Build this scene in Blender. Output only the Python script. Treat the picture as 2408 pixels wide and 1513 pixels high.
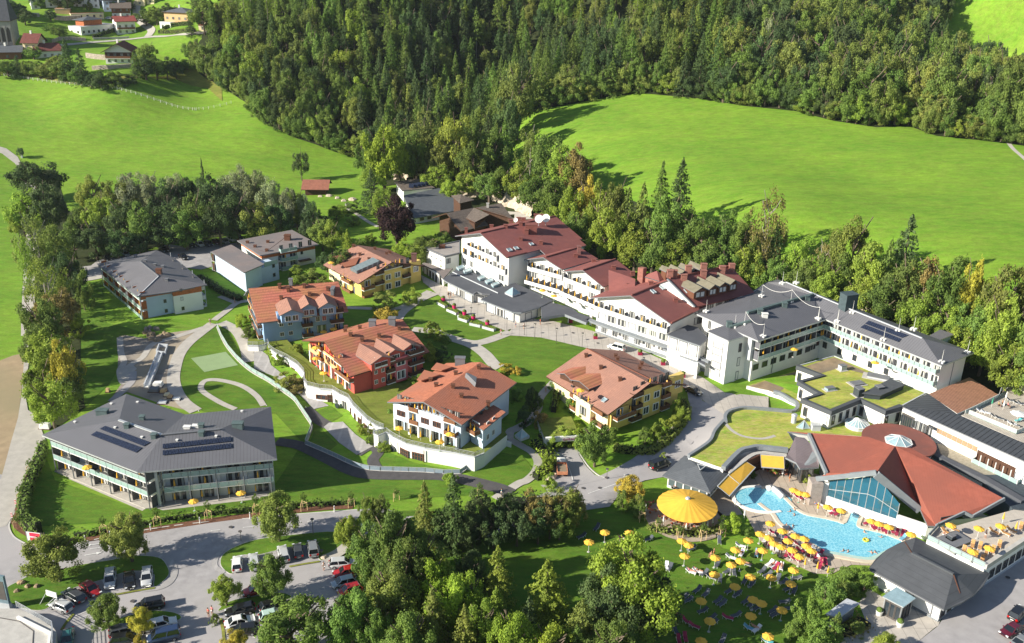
import bpy,math,random,numpy as np
from mathutils import Vector,Matrix
from mathutils.geometry import delaunay_2d_cdt,tessellate_polygon
random.seed(7);RNG=np.random.default_rng(7)
SC=bpy.context.scene
for _o in list(bpy.data.objects):bpy.data.objects.remove(_o)
COL=SC.collection
# ---------------- camera, sky, sun, exposure ----------------
FPX,PITCH,ROLL,CAMH=2200.,22.4,1.3,100.
cam_d=bpy.data.cameras.new('camera');cam=bpy.data.objects.new('camera',cam_d);COL.objects.link(cam)
cam_d.sensor_width=36;cam_d.lens=FPX/2408*36;cam_d.clip_start=1;cam_d.clip_end=9000
cam.matrix_world=Matrix.Translation((0,0,CAMH))@Matrix.Rotation(math.radians(90-PITCH),4,'X')@Matrix.Rotation(math.radians(ROLL),4,'Z')
SC.camera=cam
SUN_EL,SUN_AZ=25.5,200.
wd=bpy.data.worlds.new('World');SC.world=wd;wd.use_nodes=True
nt=wd.node_tree;nt.nodes.clear()
sky=nt.nodes.new('ShaderNodeTexSky');sky.sky_type='NISHITA';sky.sun_disc=False
sky.sun_elevation=math.radians(SUN_EL);sky.sun_rotation=math.radians(90-SUN_AZ)
sky.altitude=500;sky.air_density=1.0;sky.dust_density=0.6;sky.ozone_density=1.2
bg=nt.nodes.new('ShaderNodeBackground');bg.inputs[1].default_value=0.066
wo=nt.nodes.new('ShaderNodeOutputWorld');nt.links.new(sky.outputs[0],bg.inputs[0]);nt.links.new(bg.outputs[0],wo.inputs[0])
sd=bpy.data.lights.new('sun','SUN');sd.energy=5.0;sd.angle=math.radians(0.55);sd.color=(1.0,0.935,0.80)
so=bpy.data.objects.new('sun',sd);COL.objects.link(so)
SDIR=Vector((math.cos(math.radians(SUN_EL))*math.cos(math.radians(SUN_AZ)),math.cos(math.radians(SUN_EL))*math.sin(math.radians(SUN_AZ)),math.sin(math.radians(SUN_EL))))
so.rotation_euler=SDIR.to_track_quat('Z','Y').to_euler()
SC.view_settings.view_transform='Standard';SC.view_settings.look='None'
SC.view_settings.exposure=.93;SC.view_settings.gamma=1.0;SC.view_settings.use_curve_mapping=False
SC.cycles.max_bounces=6;SC.cycles.transparent_max_bounces=8;SC.cycles.caustics_reflective=False;SC.cycles.caustics_refractive=False
# ---------------- photograph measurements to places in the world ----------------
KD=2408/3225
TILES={'1':(0,810/2403),'2':(800,810/2403),'3':(1600,820/2408),'4':(2410,815/2408)}
TROW={'1':0,'2':500,'3':1000,'4':1516}
TEXT={'a':(1320,640,580/2404),'b':(1820,780,580/2404),'c':(2150,860,580/2404),'d':(2640,1060,585/2408),
        'e':(2050,1280,580/2404),'f':(2640,1380,585/2408),'g':(100,1340,580/2404),'h':(0,0,700/2407),'D':(0,0,1/KD)}
def tp(t,x,y):
    if t in TEXT:X,Y,s=TEXT[t]
    else:X,s=TILES[t[0]];Y=TROW[t[1]]
    return((X+x*s)*KD,(Y+y*s)*KD)
def px(s):
    out=[];t='D'
    for w in s.split():
        if ':' in w:t,w=w.split(':')
        a,b=w.split(',');out.append(tp(t,float(a),float(b)))
    return out
CM=np.array(cam.matrix_world.to_3x3());CO=np.array([0,0,CAMH])
def ray(uv):return CM@np.array([(uv[0]-1204)/FPX,-(uv[1]-756.5)/FPX,-1.])
def U(uv,z):
    d=ray(uv);t=(z-CAMH)/d[2];return Vector(CO+t*d)
def proj(p):
    c=CM.T@(np.array(p,float)-CO);return 1204+FPX*c[0]/-c[2],756.5-FPX*c[1]/-c[2]
def ztop(xy,v,lo=-5):
    hi=lo+90
    for _ in range(40):
        m=(lo+hi)/2
        if proj((xy[0],xy[1],m))[1]>v:lo=m
        else:hi=m
    return m
def zt(s,zb):
    t,b=px(s);q=U(b,zb);return ztop(q,t[1],zb)
def lerp(a,b,t):return a+(b-a)*t
# ---------------- terrain ----------------
CTRL="""D:0,1513,0 600,1513,0 1200,1513,0 1800,1513,0 2408,1513,0 0,1200,0 300,1350,0 600,1250,0 900,1200,0 1200,1200,0 1600,1350,0 1900,1400,0 2250,1350,0 1300,1150,.5
1450,1150,.6 1600,1010,2.4 1680,950,3.2 1600,880,4.2 1450,815,5 1250,780,5 1100,720,5 1010,670,5 700,1080,0 900,1120,0 1100,1140,.2 780,930,.8 650,850,2 600,800,3 1230,1060,1.2 1320,1060,.6 1320,1110,.4 1260,900,4.3 850,860,3.3 1060,960,3 750,870,2.6 980,1000,2.4
600,980,.3 450,860,1.5 560,760,3.5 480,800,2.6 300,850,1.6 200,1000,.4 100,1100,0 350,770,3.6 470,750,3.8 250,650,4.5 500,700,4.2 450,590,5 250,610,5 620,570,5.2 560,660,4.6 700,690,4.8 880,720,5
70,700,3 60,900,1.2 60,1050,.3 20,800,2 0,620,4 0,500,6 0,420,8.5 200,450,7 500,425,8 750,425,7.5 850,385,9.5 0,300,20 100,250,26 300,300,20 500,300,20 700,350,14
0,180,35 300,190,36 450,168,37 560,230,29 640,290,22 200,130,43 0,110,46 300,110,45 450,110,48 300,60,51 480,60,54 0,30,57 200,15,60 480,10,63 400,85,50
1400,400,20 1210,280,26 1300,250,31 1500,222,37 1800,255,36 2100,295,34 2400,335,32 2400,480,25 2400,620,19 2200,600,19 1850,545,20 1600,430,22 2000,430,25 1700,330,29
1500,650,6.5 1800,690,6 2100,810,6 2300,890,6 1330,570,7.5 1250,515,8 1190,465,9.5 1100,560,7 950,530,7 800,520,6.5 760,455,8 1000,450,8.5 1000,400,10 1060,300,17 1150,350,14 1180,230,24
2350,945,5.5 2400,900,7 2350,110,52 2380,60,60 2050,900,4.5 1800,950,4 2000,1000,4 2200,1050,3 2380,1100,3 1750,1080,2.5 1850,1150,0 1750,1180,0 2150,1200,0 2300,1300,0 2000,1250,0"""
CW=[(-320,620,78),(-420,900,118),(-150,560,86),(0,540,88),(130,560,98),(260,520,96),(380,520,92),(0,700,150),(300,700,150),(-160,700,125),(-60,500,68),(60,500,74),
      (520,560,90),(0,1000,240),(400,1000,240),(-500,1200,190),(0,1600,300),(1500,1500,300),(-1500,1500,250),(-2400,800,150),(2400,800,200),(-400,400,40),(-300,300,22),(-200,150,3),
      (400,300,32),(300,200,15),(250,110,4),(-250,60,0),(250,60,0),(0,60,0),(-2400,60,20),(2400,60,20),(0,3000,420),(-2000,3000,420),(2000,3000,420),(165,215,13),(200,205,15),(120,235,14),(85,262,14)]
_cp=[];_cz=[]
for w in CTRL.split():
    w=w.replace('D:','');a,b,z=map(float,w.split(','));q=U((a,b),z);_cp.append((q.x,q.y));_cz.append(z)
for a,b,z in CW:_cp.append((a,b));_cz.append(z)
_cp=np.array(_cp);_cz=np.array(_cz)
def _phi(r2):return-np.sqrt(r2+14.**2)
_d=((_cp[:,None]-_cp[None])**2).sum(-1);_n=len(_cp)
_A=np.zeros((_n+3,_n+3));_A[:_n,:_n]=_phi(_d)+np.eye(_n)*.6;_A[:_n,_n]=1;_A[:_n,_n+1:_n+3]=_cp;_A[_n:,:_n]=_A[:_n,_n:].T
_w=np.linalg.solve(_A,np.concatenate([_cz,[0,0,0]]))
XS=np.concatenate([-np.geomspace(2600,330,14)[:-1],np.arange(-320,321,4.),np.geomspace(330,2600,14)[1:]])
YS=np.concatenate([[20,50,70],np.arange(84,641,4.),np.geomspace(650,3400,22)])
gx,gy=np.meshgrid(XS,YS);_P=np.stack([gx.ravel(),gy.ravel()],-1);ZG=np.zeros(len(_P))
for i in range(0,len(_P),4000):
    q=_P[i:i+4000];ZG[i:i+4000]=_phi(((q[:,None]-_cp[None])**2).sum(-1))@_w[:_n]+_w[_n]+q@_w[_n+1:]
ZG=ZG.reshape(gx.shape)
ZG=ZG+np.where(gy>330,.35,.04)*(np.sin(gx*.071+gy*.03)+np.sin(gy*.093-gx*.027))*.5
def _flat(st,z,soft=5.):
    q=[U(p,z)for p in px(st)]
    for j in range(len(YS)):
        for i in range(len(XS)):
            x,y=XS[i],YS[j]
            if abs(x)>200 or y>330:continue
            d=0 if _ins((x,y),q)else min(_sd(x,y,q[k-1],q[k])for k in range(len(q)))
            if d<soft:ZG[j,i]=z+(ZG[j,i]-z)*(d/soft)
def _ins(p,poly):
    c=False
    for i in range(len(poly)):
        a,b=poly[i-1],poly[i]
        if(a[1]>p[1])!=(b[1]>p[1])and p[0]<(b[0]-a[0])*(p[1]-a[1])/(b[1]-a[1])+a[0]:c=not c
    return c
def _sd(x,y,a,b):
    dx,dy=b[0]-a[0],b[1]-a[1];t=max(0,min(1,((x-a[0])*dx+(y-a[1])*dy)/(dx*dx+dy*dy+1e-9)));return math.hypot(x-a[0]-t*dx,y-a[1]-t*dy)
_flat('e:-60,1000 200,900 600,700 1000,850 1400,620 1780,600 2250,700 D:2420,1150 2420,1560 1950,1560 1700,1300 1560,1250',0.)
_flat('e:1250,15 1500,35 1820,55 1880,0 1700,-100 1500,-180 1250,-150',2.6,3.)
_flat('33:380,1200 640,1180 700,1400 640,1500 420,1500',.3,4.)
def HT(x,y):
    i=min(max(int(np.searchsorted(XS,x))-1,0),len(XS)-2);j=min(max(int(np.searchsorted(YS,y))-1,0),len(YS)-2)
    s=(x-XS[i])/(XS[i+1]-XS[i]);t=(y-YS[j])/(YS[j+1]-YS[j]);z=ZG
    if s+t<=1:return float(z[j,i]+s*(z[j,i+1]-z[j,i])+t*(z[j+1,i]-z[j,i]))
    return float(z[j+1,i+1]+(1-s)*(z[j+1,i]-z[j+1,i+1])+(1-t)*(z[j,i+1]-z[j+1,i+1]))
def G(uv,off=0.):
    d=ray(uv);t=80.
    while t<2500:
        p=CO+t*d
        if p[2]<HT(p[0],p[1])+off:break
        t+=4
    lo,hi=t-4,t
    for _ in range(18):
        m=(lo+hi)/2;p=CO+m*d
        if p[2]<HT(p[0],p[1])+off:hi=m
        else:lo=m
    return Vector(CO+hi*d)
# ---------------- object helpers ----------------
LOC={}
def tag(o,label=None,cat=None,group=None,kind=None):
    if label:o['label']=label
    if cat:o['category']=cat
    if group:o['group']=group
    if kind:o['kind']=kind
    return o
def empty(name,loc,label,cat,group=None,rz=0):
    o=bpy.data.objects.new(name,None);COL.objects.link(o);o.location=loc;o.rotation_euler=(0,0,rz);o.empty_display_size=.5
    LOC[o]=Vector(loc);return tag(o,label,cat,group)
def mesh(name,vs,fs,mat=None,uv=None,smooth=False,mi=None):
    m=bpy.data.meshes.new(name);m.from_pydata([tuple(v)for v in vs],[],fs)
    if mat is not None:
        for q in(mat if isinstance(mat,(list,tuple))else[mat]):m.materials.append(q)
    if uv is not None:
        l=m.uv_layers.new(name='UVMap');l.data.foreach_set('uv',np.array(uv,float).ravel())
    if mi is not None:m.polygons.foreach_set('material_index',mi)
    if smooth:m.polygons.foreach_set('use_smooth',[True]*len(m.polygons))
    m.update();return m
def put(name,m,parent=None,loc=(0,0,0),rz=0,sc=None,color=None):
    o=bpy.data.objects.new(name,m);COL.objects.link(o)
    if parent is not None:o.parent=parent
    o.location=loc
    if rz:o.rotation_euler=(0,0,rz)
    if sc is not None:o.scale=sc
    if color:o.color=color
    return o
class MB:
    def __init__(s):s.v=[];s.f=[];s.m=[]
    def add(s,vs,fs,mi=0):
        k=len(s.v);s.v+=[tuple(v)for v in vs];s.f+=[[i+k for i in f]for f in fs];s.m+=[mi]*len(fs);return s
    def hexa(s,b,t,mi=0):
        n=len(b);fs=[list(range(n))[::-1],list(range(n,2*n))]+[[i,(i+1)%n,(i+1)%n+n,i+n]for i in range(n)]
        return s.add(list(b)+list(t),fs,mi)
    def prism(s,pts,z0,z1,mi=0):
        pts=ccw(pts);return s.hexa([(p[0],p[1],z0)for p in pts],[(p[0],p[1],z1)for p in pts],mi)
    def box(s,x0,x1,y0,y1,z0,z1,mi=0):return s.prism([(x0,y0),(x1,y0),(x1,y1),(x0,y1)],z0,z1,mi)
    def bar(s,p,q,w,h=None,mi=0,up=Vector((0,0,1))):
        p=Vector(p);q=Vector(q);d=(q-p).normalized();h=h or w
        if abs(d.dot(up))>.98:up=Vector((1,0,0))
        a=d.cross(up).normalized()*w/2;b=a.cross(d).normalized()*h/2
        c=[-a-b,a-b,a+b,-a+b];vs=[p+x for x in c]+[q+x for x in c]
        return s.add(vs,[[3,2,1,0],[4,5,6,7],[0,1,5,4],[1,2,6,5],[2,3,7,6],[3,0,4,7]],mi)
    def cyl(s,c,r,z0,z1,n=10,r2=None,mi=0):
        r2=r if r2 is None else r2
        return s.hexa([(c[0]+r*math.cos(6.2832*i/n),c[1]+r*math.sin(6.2832*i/n),z0)for i in range(n)],[(c[0]+r2*math.cos(6.2832*i/n),c[1]+r2*math.sin(6.2832*i/n),z1)for i in range(n)],mi)
    def mesh(s,name,mat,smooth=False):return mesh(name,s.v,s.f,mat,smooth=smooth,mi=s.m if isinstance(mat,(list,tuple))else None)
    def build(s,name,mat,parent=None,smooth=False):
        o=LOC.get(parent,Vector((0,0,0)))if parent is not None else Vector((0,0,0))
        if parent is None and s.v:
            a=np.array(s.v);o=Vector(((a[:,0].min()+a[:,0].max())/2,(a[:,1].min()+a[:,1].max())/2,a[:,2].min()))
        s.v=[(v[0]-o.x,v[1]-o.y,v[2]-o.z)for v in s.v]
        ob=put(name,s.mesh(name,mat,smooth),parent,(0,0,0)if parent is not None else o)
        LOC[ob]=o;return ob
def area2(p):return sum(p[i-1][0]*p[i][1]-p[i][0]*p[i-1][1]for i in range(len(p)))
def ccw(p):return list(p)if area2(p)>0 else list(p)[::-1]
def inside(p,poly):
    x,y=p[0],p[1];c=False
    for i in range(len(poly)):
        x1,y1=poly[i-1][0],poly[i-1][1];x2,y2=poly[i][0],poly[i][1]
        if(y1>y)!=(y2>y)and x<(x2-x1)*(y-y1)/(y2-y1)+x1:c=not c
    return c
def insetp(ring,d):
    n=len(ring);d=d if isinstance(d,(list,tuple))else[d]*n;L=[]
    for i in range(n):
        a,b=Vector(ring[i][:2]),Vector(ring[(i+1)%n][:2]);e=(b-a).normalized();nn=Vector((-e.y,e.x));L.append((a+nn*d[i],e))
    out=[]
    for i in range(n):
        (a,e),(b,f)=L[i-1],L[i];den=e.x*f.y-e.y*f.x
        if abs(den)<.05:out.append(b.copy());continue
        t=((b.x-a.x)*f.y-(b.y-a.y)*f.x)/den;out.append(a+e*t)
    return out
# ---------------- materials ----------------
MATS={}
def N(nt,t,**k):
    n=nt.nodes.new('ShaderNode'+t)
    for a,b in k.items():
        if a.startswith('i_'):n.inputs[a[2:].replace('_',' ')].default_value=b
        elif a.startswith('n'):n.inputs[int(a[1:])].default_value=b
        else:setattr(n,a,b)
    return n
def hexc(c):return tuple(c)+(1,)
def mat(name,rgb,rough=.85,var=.18,scale=1.5,bump=0,metal=0,coords='Object',pat=None,rgb2=None,spec=.3,detail=4,tint=False,w2=None,coat=0):
    if name in MATS:return MATS[name]
    m=bpy.data.materials.new(name);m.use_nodes=True;t=m.node_tree;L=t.links.new
    b=t.nodes['Principled BSDF'];b.inputs['Roughness'].default_value=rough;b.inputs['Metallic'].default_value=metal
    b.inputs['Specular IOR Level'].default_value=spec
    if coat:b.inputs['Coat Weight'].default_value=coat;b.inputs['Coat Roughness'].default_value=.06
    tc=N(t,'TexCoord');geo=N(t,'NewGeometry')
    src=geo.outputs['Position']if coords=='World' else tc.outputs[coords]
    nz=N(t,'TexNoise');nz.inputs['Scale'].default_value=scale;nz.inputs['Detail'].default_value=detail;nz.inputs['Roughness'].default_value=.6
    L(src,nz.inputs['Vector'])
    rgb2=rgb2 or tuple(x*(1-var)for x in rgb);a=tuple(min(1,x*(1+var))for x in rgb)
    rp=N(t,'ValToRGB');rp.color_ramp.elements[0].position=.32;rp.color_ramp.elements[1].position=.68
    rp.color_ramp.elements[0].color=hexc(rgb2);rp.color_ramp.elements[1].color=hexc(a);L(nz.outputs[0],rp.inputs[0])
    col=rp.outputs[0];height=nz.outputs[0]
    if w2:
        n2=N(t,'TexNoise');n2.inputs['Scale'].default_value=w2[0];n2.inputs['Detail'].default_value=3;L(src,n2.inputs['Vector'])
        r2=N(t,'ValToRGB');r2.color_ramp.elements[0].position=.4;r2.color_ramp.elements[1].position=.62;L(n2.outputs[0],r2.inputs[0])
        mx=N(t,'MixRGB');L(r2.outputs[0],mx.inputs[0]);L(col,mx.inputs[1]);mx.inputs[2].default_value=hexc(w2[1]);col=mx.outputs[0]
    if pat:
        sp=N(t,'SeparateXYZ');L(tc.outputs['UV']if coords=='UV' else src,sp.inputs[0])
        for ax,per,wid,fac in pat:
            d1=N(t,'Math',operation='DIVIDE',n1=per);L(sp.outputs[ax],d1.inputs[0])
            fr=N(t,'Math',operation='FRACT');L(d1.outputs[0],fr.inputs[0])
            lt=N(t,'Math',operation='LESS_THAN',n1=wid/per);L(fr.outputs[0],lt.inputs[0])
            mx=N(t,'MixRGB');L(lt.outputs[0],mx.inputs[0]);L(col,mx.inputs[1])
            ml=N(t,'MixRGB',blend_type='MULTIPLY');ml.inputs[0].default_value=1;L(col,ml.inputs[1]);ml.inputs[2].default_value=(fac,fac,fac,1)
            L(ml.outputs[0],mx.inputs[2]);col=mx.outputs[0]
            if bump:
                ad=N(t,'Math',operation='ADD');L(height,ad.inputs[0]);L(lt.outputs[0],ad.inputs[1]);height=ad.outputs[0]
    if tint:
        oi=N(t,'ObjectInfo');mx=N(t,'MixRGB',blend_type='MULTIPLY');mx.inputs[0].default_value=1
        L(col,mx.inputs[1]);L(oi.outputs['Color'],mx.inputs[2]);col=mx.outputs[0]
    L(col,b.inputs['Base Color'])
    if bump:
        bp=N(t,'Bump');bp.inputs['Strength'].default_value=min(1,bump);bp.inputs['Distance'].default_value=.05;L(height,bp.inputs['Height']);L(bp.outputs[0],b.inputs['Normal'])
    MATS[name]=m;return m
WHITE=mat('render_white',(.80,.79,.76),.9,.03,.35)
BLUEW=mat('render_pale_blue',(.50,.60,.72),.9,.05,.4)
BLUED=mat('render_blue',(.27,.40,.58),.9,.07,.5)
YELW=mat('render_yellow',(.72,.52,.16),.9,.06,.5)
CREAM=mat('render_cream',(.78,.66,.42),.9,.05,.5)
REDW=mat('render_red',(.52,.10,.075),.9,.08,.5)
ORANW=mat('render_orange',(.80,.42,.20),.9,.06,.5)
GREYW=mat('grey_panel',(.22,.24,.26),.6,.08,.8)
LGREY=mat('light_grey_panel',(.48,.50,.53),.7,.05,.8)
CONC=mat('concrete',(.46,.44,.41),.9,.12,.8)
ORWOOD=mat('orange_wood',(.42,.13,.045),.7,.25,2)
DWOOD=mat('dark_wood',(.085,.042,.026),.8,.3,3)
MWOOD=mat('brown_wood',(.20,.09,.045),.75,.25,3)
R_SEAM=mat('roof_grey_seam',(.135,.135,.15),.55,.06,.25,.5,coords='UV',pat=[(0,.62,.07,.55)],metal=.0,spec=.45)
R_SEAM2=mat('roof_grey_sheet',(.15,.145,.155),.55,.06,.25,.5,coords='UV',pat=[(0,.5,.06,.7)],spec=.45)
R_DARK=mat('roof_dark_shingle',(.075,.08,.095),.8,.15,.8,.4,coords='UV',pat=[(1,.8,.08,.75)])
R_DARKSEAM=mat('roof_dark_seam',(.06,.065,.075),.5,.1,.6,.6,coords='UV',pat=[(0,.95,.16,.35)])
R_BROWNGREY=mat('roof_brown_grey',(.23,.19,.18),.9,.1,.5,.2,coords='UV',w2=(.12,(.19,.17,.17)))
R_TERRA=mat('roof_terracotta',(.53,.190,.110),.85,.16,1.2,.6,coords='UV',pat=[(0,.45,.12,.55),(1,.42,.05,.8)],w2=(.15,(.46,.185,.12)))
R_TERRA2=mat('roof_terracotta_striped',(.50,.165,.115),.85,.16,1.2,.6,coords='UV',pat=[(1,.9,.4,.78),(0,.4,.05,.85)],w2=(.2,(.46,.20,.10)))
R_BROWN=mat('roof_brown_tile',(.40,.205,.15),.9,.14,1.,.5,coords='UV',pat=[(1,.4,.08,.75),(0,.35,.05,.85)],w2=(.2,(.35,.185,.14)))
R_RED=mat('roof_red_sheet',(.27,.095,.082),.7,.12,.5,.3,coords='UV',pat=[(1,.6,.04,.82)],w2=(.1,(.23,.085,.077)))
R_SPA=mat('roof_spa_red',(.33,.100,.068),.8,.12,.8,.2,coords='UV',pat=[(0,.5,.04,.85)],w2=(.12,(.28,.092,.066)))
R_COPPER=mat('roof_copper_batten',(.40,.20,.13),.45,.15,.8,.6,coords='UV',pat=[(0,.62,.22,.22)],spec=.5)
R_SLATE=mat('roof_slate',(.11,.12,.135),.75,.12,.8,.3,coords='UV',pat=[(1,.45,.06,.7)])
R_BITUM=mat('roof_bitumen',(.10,.105,.12),.85,.12,.6,.2,w2=(.2,(.085,.09,.105)))
R_OLIVE=mat('roof_olive_grey',(.20,.18,.13),.8,.12,.8,.3,coords='UV',pat=[(0,.5,.05,.8)])
R_OLDWOOD=mat('roof_old_shingle',(.155,.125,.105),.95,.25,1.2,.5,coords='UV',pat=[(1,.35,.07,.6)])
R_MAROON=mat('roof_maroon_tile',(.17,.055,.045),.85,.2,1,.3,coords='UV',pat=[(1,.4,.06,.7)])
TRIM=mat('grey_trim',(.17,.175,.19),.6,.08,1)
WTRIM=mat('white_trim',(.78,.77,.74),.6,.03,1)
METAL=mat('galvanised_metal',(.52,.54,.56),.45,.08,2,metal=.35)
ASPH=mat('asphalt_grey',(.34,.325,.33),.92,.16,.55,.15,coords='World',w2=(.07,(.385,.365,.365)),detail=8)
ASPHD=mat('asphalt_dark',(.085,.08,.083),.92,.14,.8,.1,coords='World')
LANE=mat('lane_concrete',(.44,.41,.37),.92,.1,.6,.1,coords='World')
PAVE=mat('paving_slabs',(.47,.43,.385),.9,.08,.7,.2,coords='World',pat=[(0,1.9,.10,.66),(1,3.3,.12,.8)])
PAVEG=mat('paving_grey',(.36,.345,.34),.9,.1,.6,.2,coords='World',pat=[(0,2.6,.5,1.16),(1,1.2,.06,.85)])
DECK=mat('deck_boards',(.46,.41,.35),.85,.1,1,.3,coords='World',pat=[(0,.5,.06,.6)])
KERB=mat('kerb_stone',(.55,.53,.50),.9,.08,1.5)
SOIL=mat('bare_soil',(.30,.22,.14),.97,.3,.45,.6,coords='World',w2=(.12,(.22,.18,.13)),detail=8)
SOILG=mat('excavated_ground',(.27,.235,.20),.97,.3,.45,.7,coords='World',w2=(.1,(.36,.30,.22)),detail=9)
MULCH=mat('bark_mulch',(.16,.075,.045),.97,.3,3,.4,coords='World')
DRYF=mat('stubble_field',(.36,.27,.17),.97,.14,.5,.4,coords='World',w2=(.05,(.30,.25,.15)),detail=9)
def grassmat(name,c1,c2,c3,sc=.25,fine=3.):
    m=bpy.data.materials.new(name);m.use_nodes=True;t=m.node_tree;L=t.links.new;b=t.nodes['Principled BSDF']
    b.inputs['Roughness'].default_value=.9;b.inputs['Specular IOR Level'].default_value=.15
    g=N(t,'NewGeometry');mp=N(t,'Mapping');mp.inputs['Scale'].default_value=(.55,1.5,1);mp.inputs['Rotation'].default_value=(0,0,.3);L(g.outputs['Position'],mp.inputs[0])
    n1=N(t,'TexNoise',i_Scale=sc*.2,i_Detail=4.);n2=N(t,'TexNoise',i_Scale=sc*1.6,i_Detail=8.,i_Roughness=.72);n3=N(t,'TexNoise',i_Scale=fine,i_Detail=6.,i_Roughness=.75)
    for n in(n1,n2,n3):L(mp.outputs[0],n.inputs['Vector'])
    r1=N(t,'ValToRGB');r1.color_ramp.elements[0].position=.38;r1.color_ramp.elements[1].position=.64;r1.color_ramp.elements[0].color=hexc(c1);r1.color_ramp.elements[1].color=hexc(c2);L(n1.outputs[0],r1.inputs[0])
    r2=N(t,'ValToRGB');r2.color_ramp.elements[0].position=.42;r2.color_ramp.elements[1].position=.75;L(n2.outputs[0],r2.inputs[0])
    mx=N(t,'MixRGB');L(r2.outputs[0],mx.inputs[0]);L(r1.outputs[0],mx.inputs[1]);mx.inputs[2].default_value=hexc(c3)
    r3=N(t,'MapRange');r3.inputs[1].default_value=.3;r3.inputs[2].default_value=.7;r3.inputs[3].default_value=.74;r3.inputs[4].default_value=1.22;L(n3.outputs[0],r3.inputs[0])
    ml=N(t,'MixRGB',blend_type='MULTIPLY');ml.inputs[0].default_value=1;L(mx.outputs[0],ml.inputs[1]);L(r3.outputs[0],ml.inputs[2]);L(ml.outputs[0],b.inputs['Base Color'])
    n7=N(t,'TexNoise',i_Scale=.42,i_Detail=9.,i_Roughness=.8);L(mp.outputs[0],n7.inputs['Vector']);r7=N(t,'MapRange');r7.inputs[1].default_value=.33;r7.inputs[2].default_value=.67;r7.inputs[3].default_value=.72;r7.inputs[4].default_value=1.26;L(n7.outputs[0],r7.inputs[0])
    m7=N(t,'MixRGB',blend_type='MULTIPLY');m7.inputs[0].default_value=1;L(ml.outputs[0],m7.inputs[1]);L(r7.outputs[0],m7.inputs[2]);L(m7.outputs[0],b.inputs['Base Color'])
    bp=N(t,'Bump',i_Strength=.5,i_Distance=.15);L(n3.outputs[0],bp.inputs['Height']);L(bp.outputs[0],b.inputs['Normal'])
    MATS[name]=m;return m
MEADOW=grassmat('meadow_grass',(.140,.285,.024),(.196,.340,.030),(.195,.265,.042))
LAWN=grassmat('lawn_grass',(.074,.172,.017),(.120,.228,.022),(.130,.170,.028),sc=.5,fine=5)
ROUGHG=grassmat('rough_grass',(.16,.20,.035),(.23,.25,.05),(.27,.22,.07),sc=.8,fine=2)
SEDUM=grassmat('sedum_roof',(.36,.40,.06),(.25,.38,.045),(.52,.36,.18),sc=1.,fine=2.4)
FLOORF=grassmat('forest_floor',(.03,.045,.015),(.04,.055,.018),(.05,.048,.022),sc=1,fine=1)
TERRG=grassmat('terrace_grass',(.15,.20,.03),(.20,.25,.04),(.22,.20,.06),sc=1,fine=3)
def glassmat(name,rgb,rough=.08,curtain=None):
    m=bpy.data.materials.new(name);m.use_nodes=True;t=m.node_tree;L=t.links.new;b=t.nodes['Principled BSDF']
    b.inputs['Roughness'].default_value=rough;b.inputs['Specular IOR Level'].default_value=.9;b.inputs['Base Color'].default_value=hexc(rgb)
    if curtain:
        tc=N(t,'TexCoord');sp=N(t,'SeparateXYZ');L(tc.outputs['Object'],sp.inputs[0]);oi=N(t,'ObjectInfo')
        ad=N(t,'Math',operation='ADD');L(sp.outputs[0],ad.inputs[0]);L(oi.outputs['Random'],ad.inputs[1])
        ml=N(t,'Math',operation='MULTIPLY',n1=2.);L(ad.outputs[0],ml.inputs[0]);fr=N(t,'Math',operation='FRACT');L(ml.outputs[0],fr.inputs[0])
        lt=N(t,'Math',operation='LESS_THAN',n1=curtain[0]);L(fr.outputs[0],lt.inputs[0])
        mx=N(t,'MixRGB');L(lt.outputs[0],mx.inputs[0]);mx.inputs[1].default_value=hexc(rgb);mx.inputs[2].default_value=hexc(curtain[1]);L(mx.outputs[0],b.inputs['Base Color'])
    MATS[name]=m;return m
GLASS=glassmat('window_glass',(.03,.04,.05))
GLASSC=glassmat('window_glass_curtains',(.05,.055,.06),curtain=(.42,(.42,.42,.40)))
BLIND=mat('white_blind',(.68,.68,.66),.7,.03,1)
GRAIL=mat('frosted_glass_panel',(.30,.42,.40),.25,.04,1,spec=.6)
WRAIL=mat('pale_grey_panel',(.60,.62,.63),.5,.03,1)
SKYGL=mat('skylight_glass',(.30,.42,.46),.12,.15,1,spec=.8)
SOLAR=mat('solar_cells',(.018,.024,.045),.25,.3,3,spec=.6,pat=[(0,.33,.03,3.2)])
YELC=mat('yellow_canvas',(.78,.45,.06),.85,.07,1.5)
PALEYEL=mat('folded_yellow_canvas',(.78,.42,.05),.85,.1,2)
def mset(b):
    return b
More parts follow.
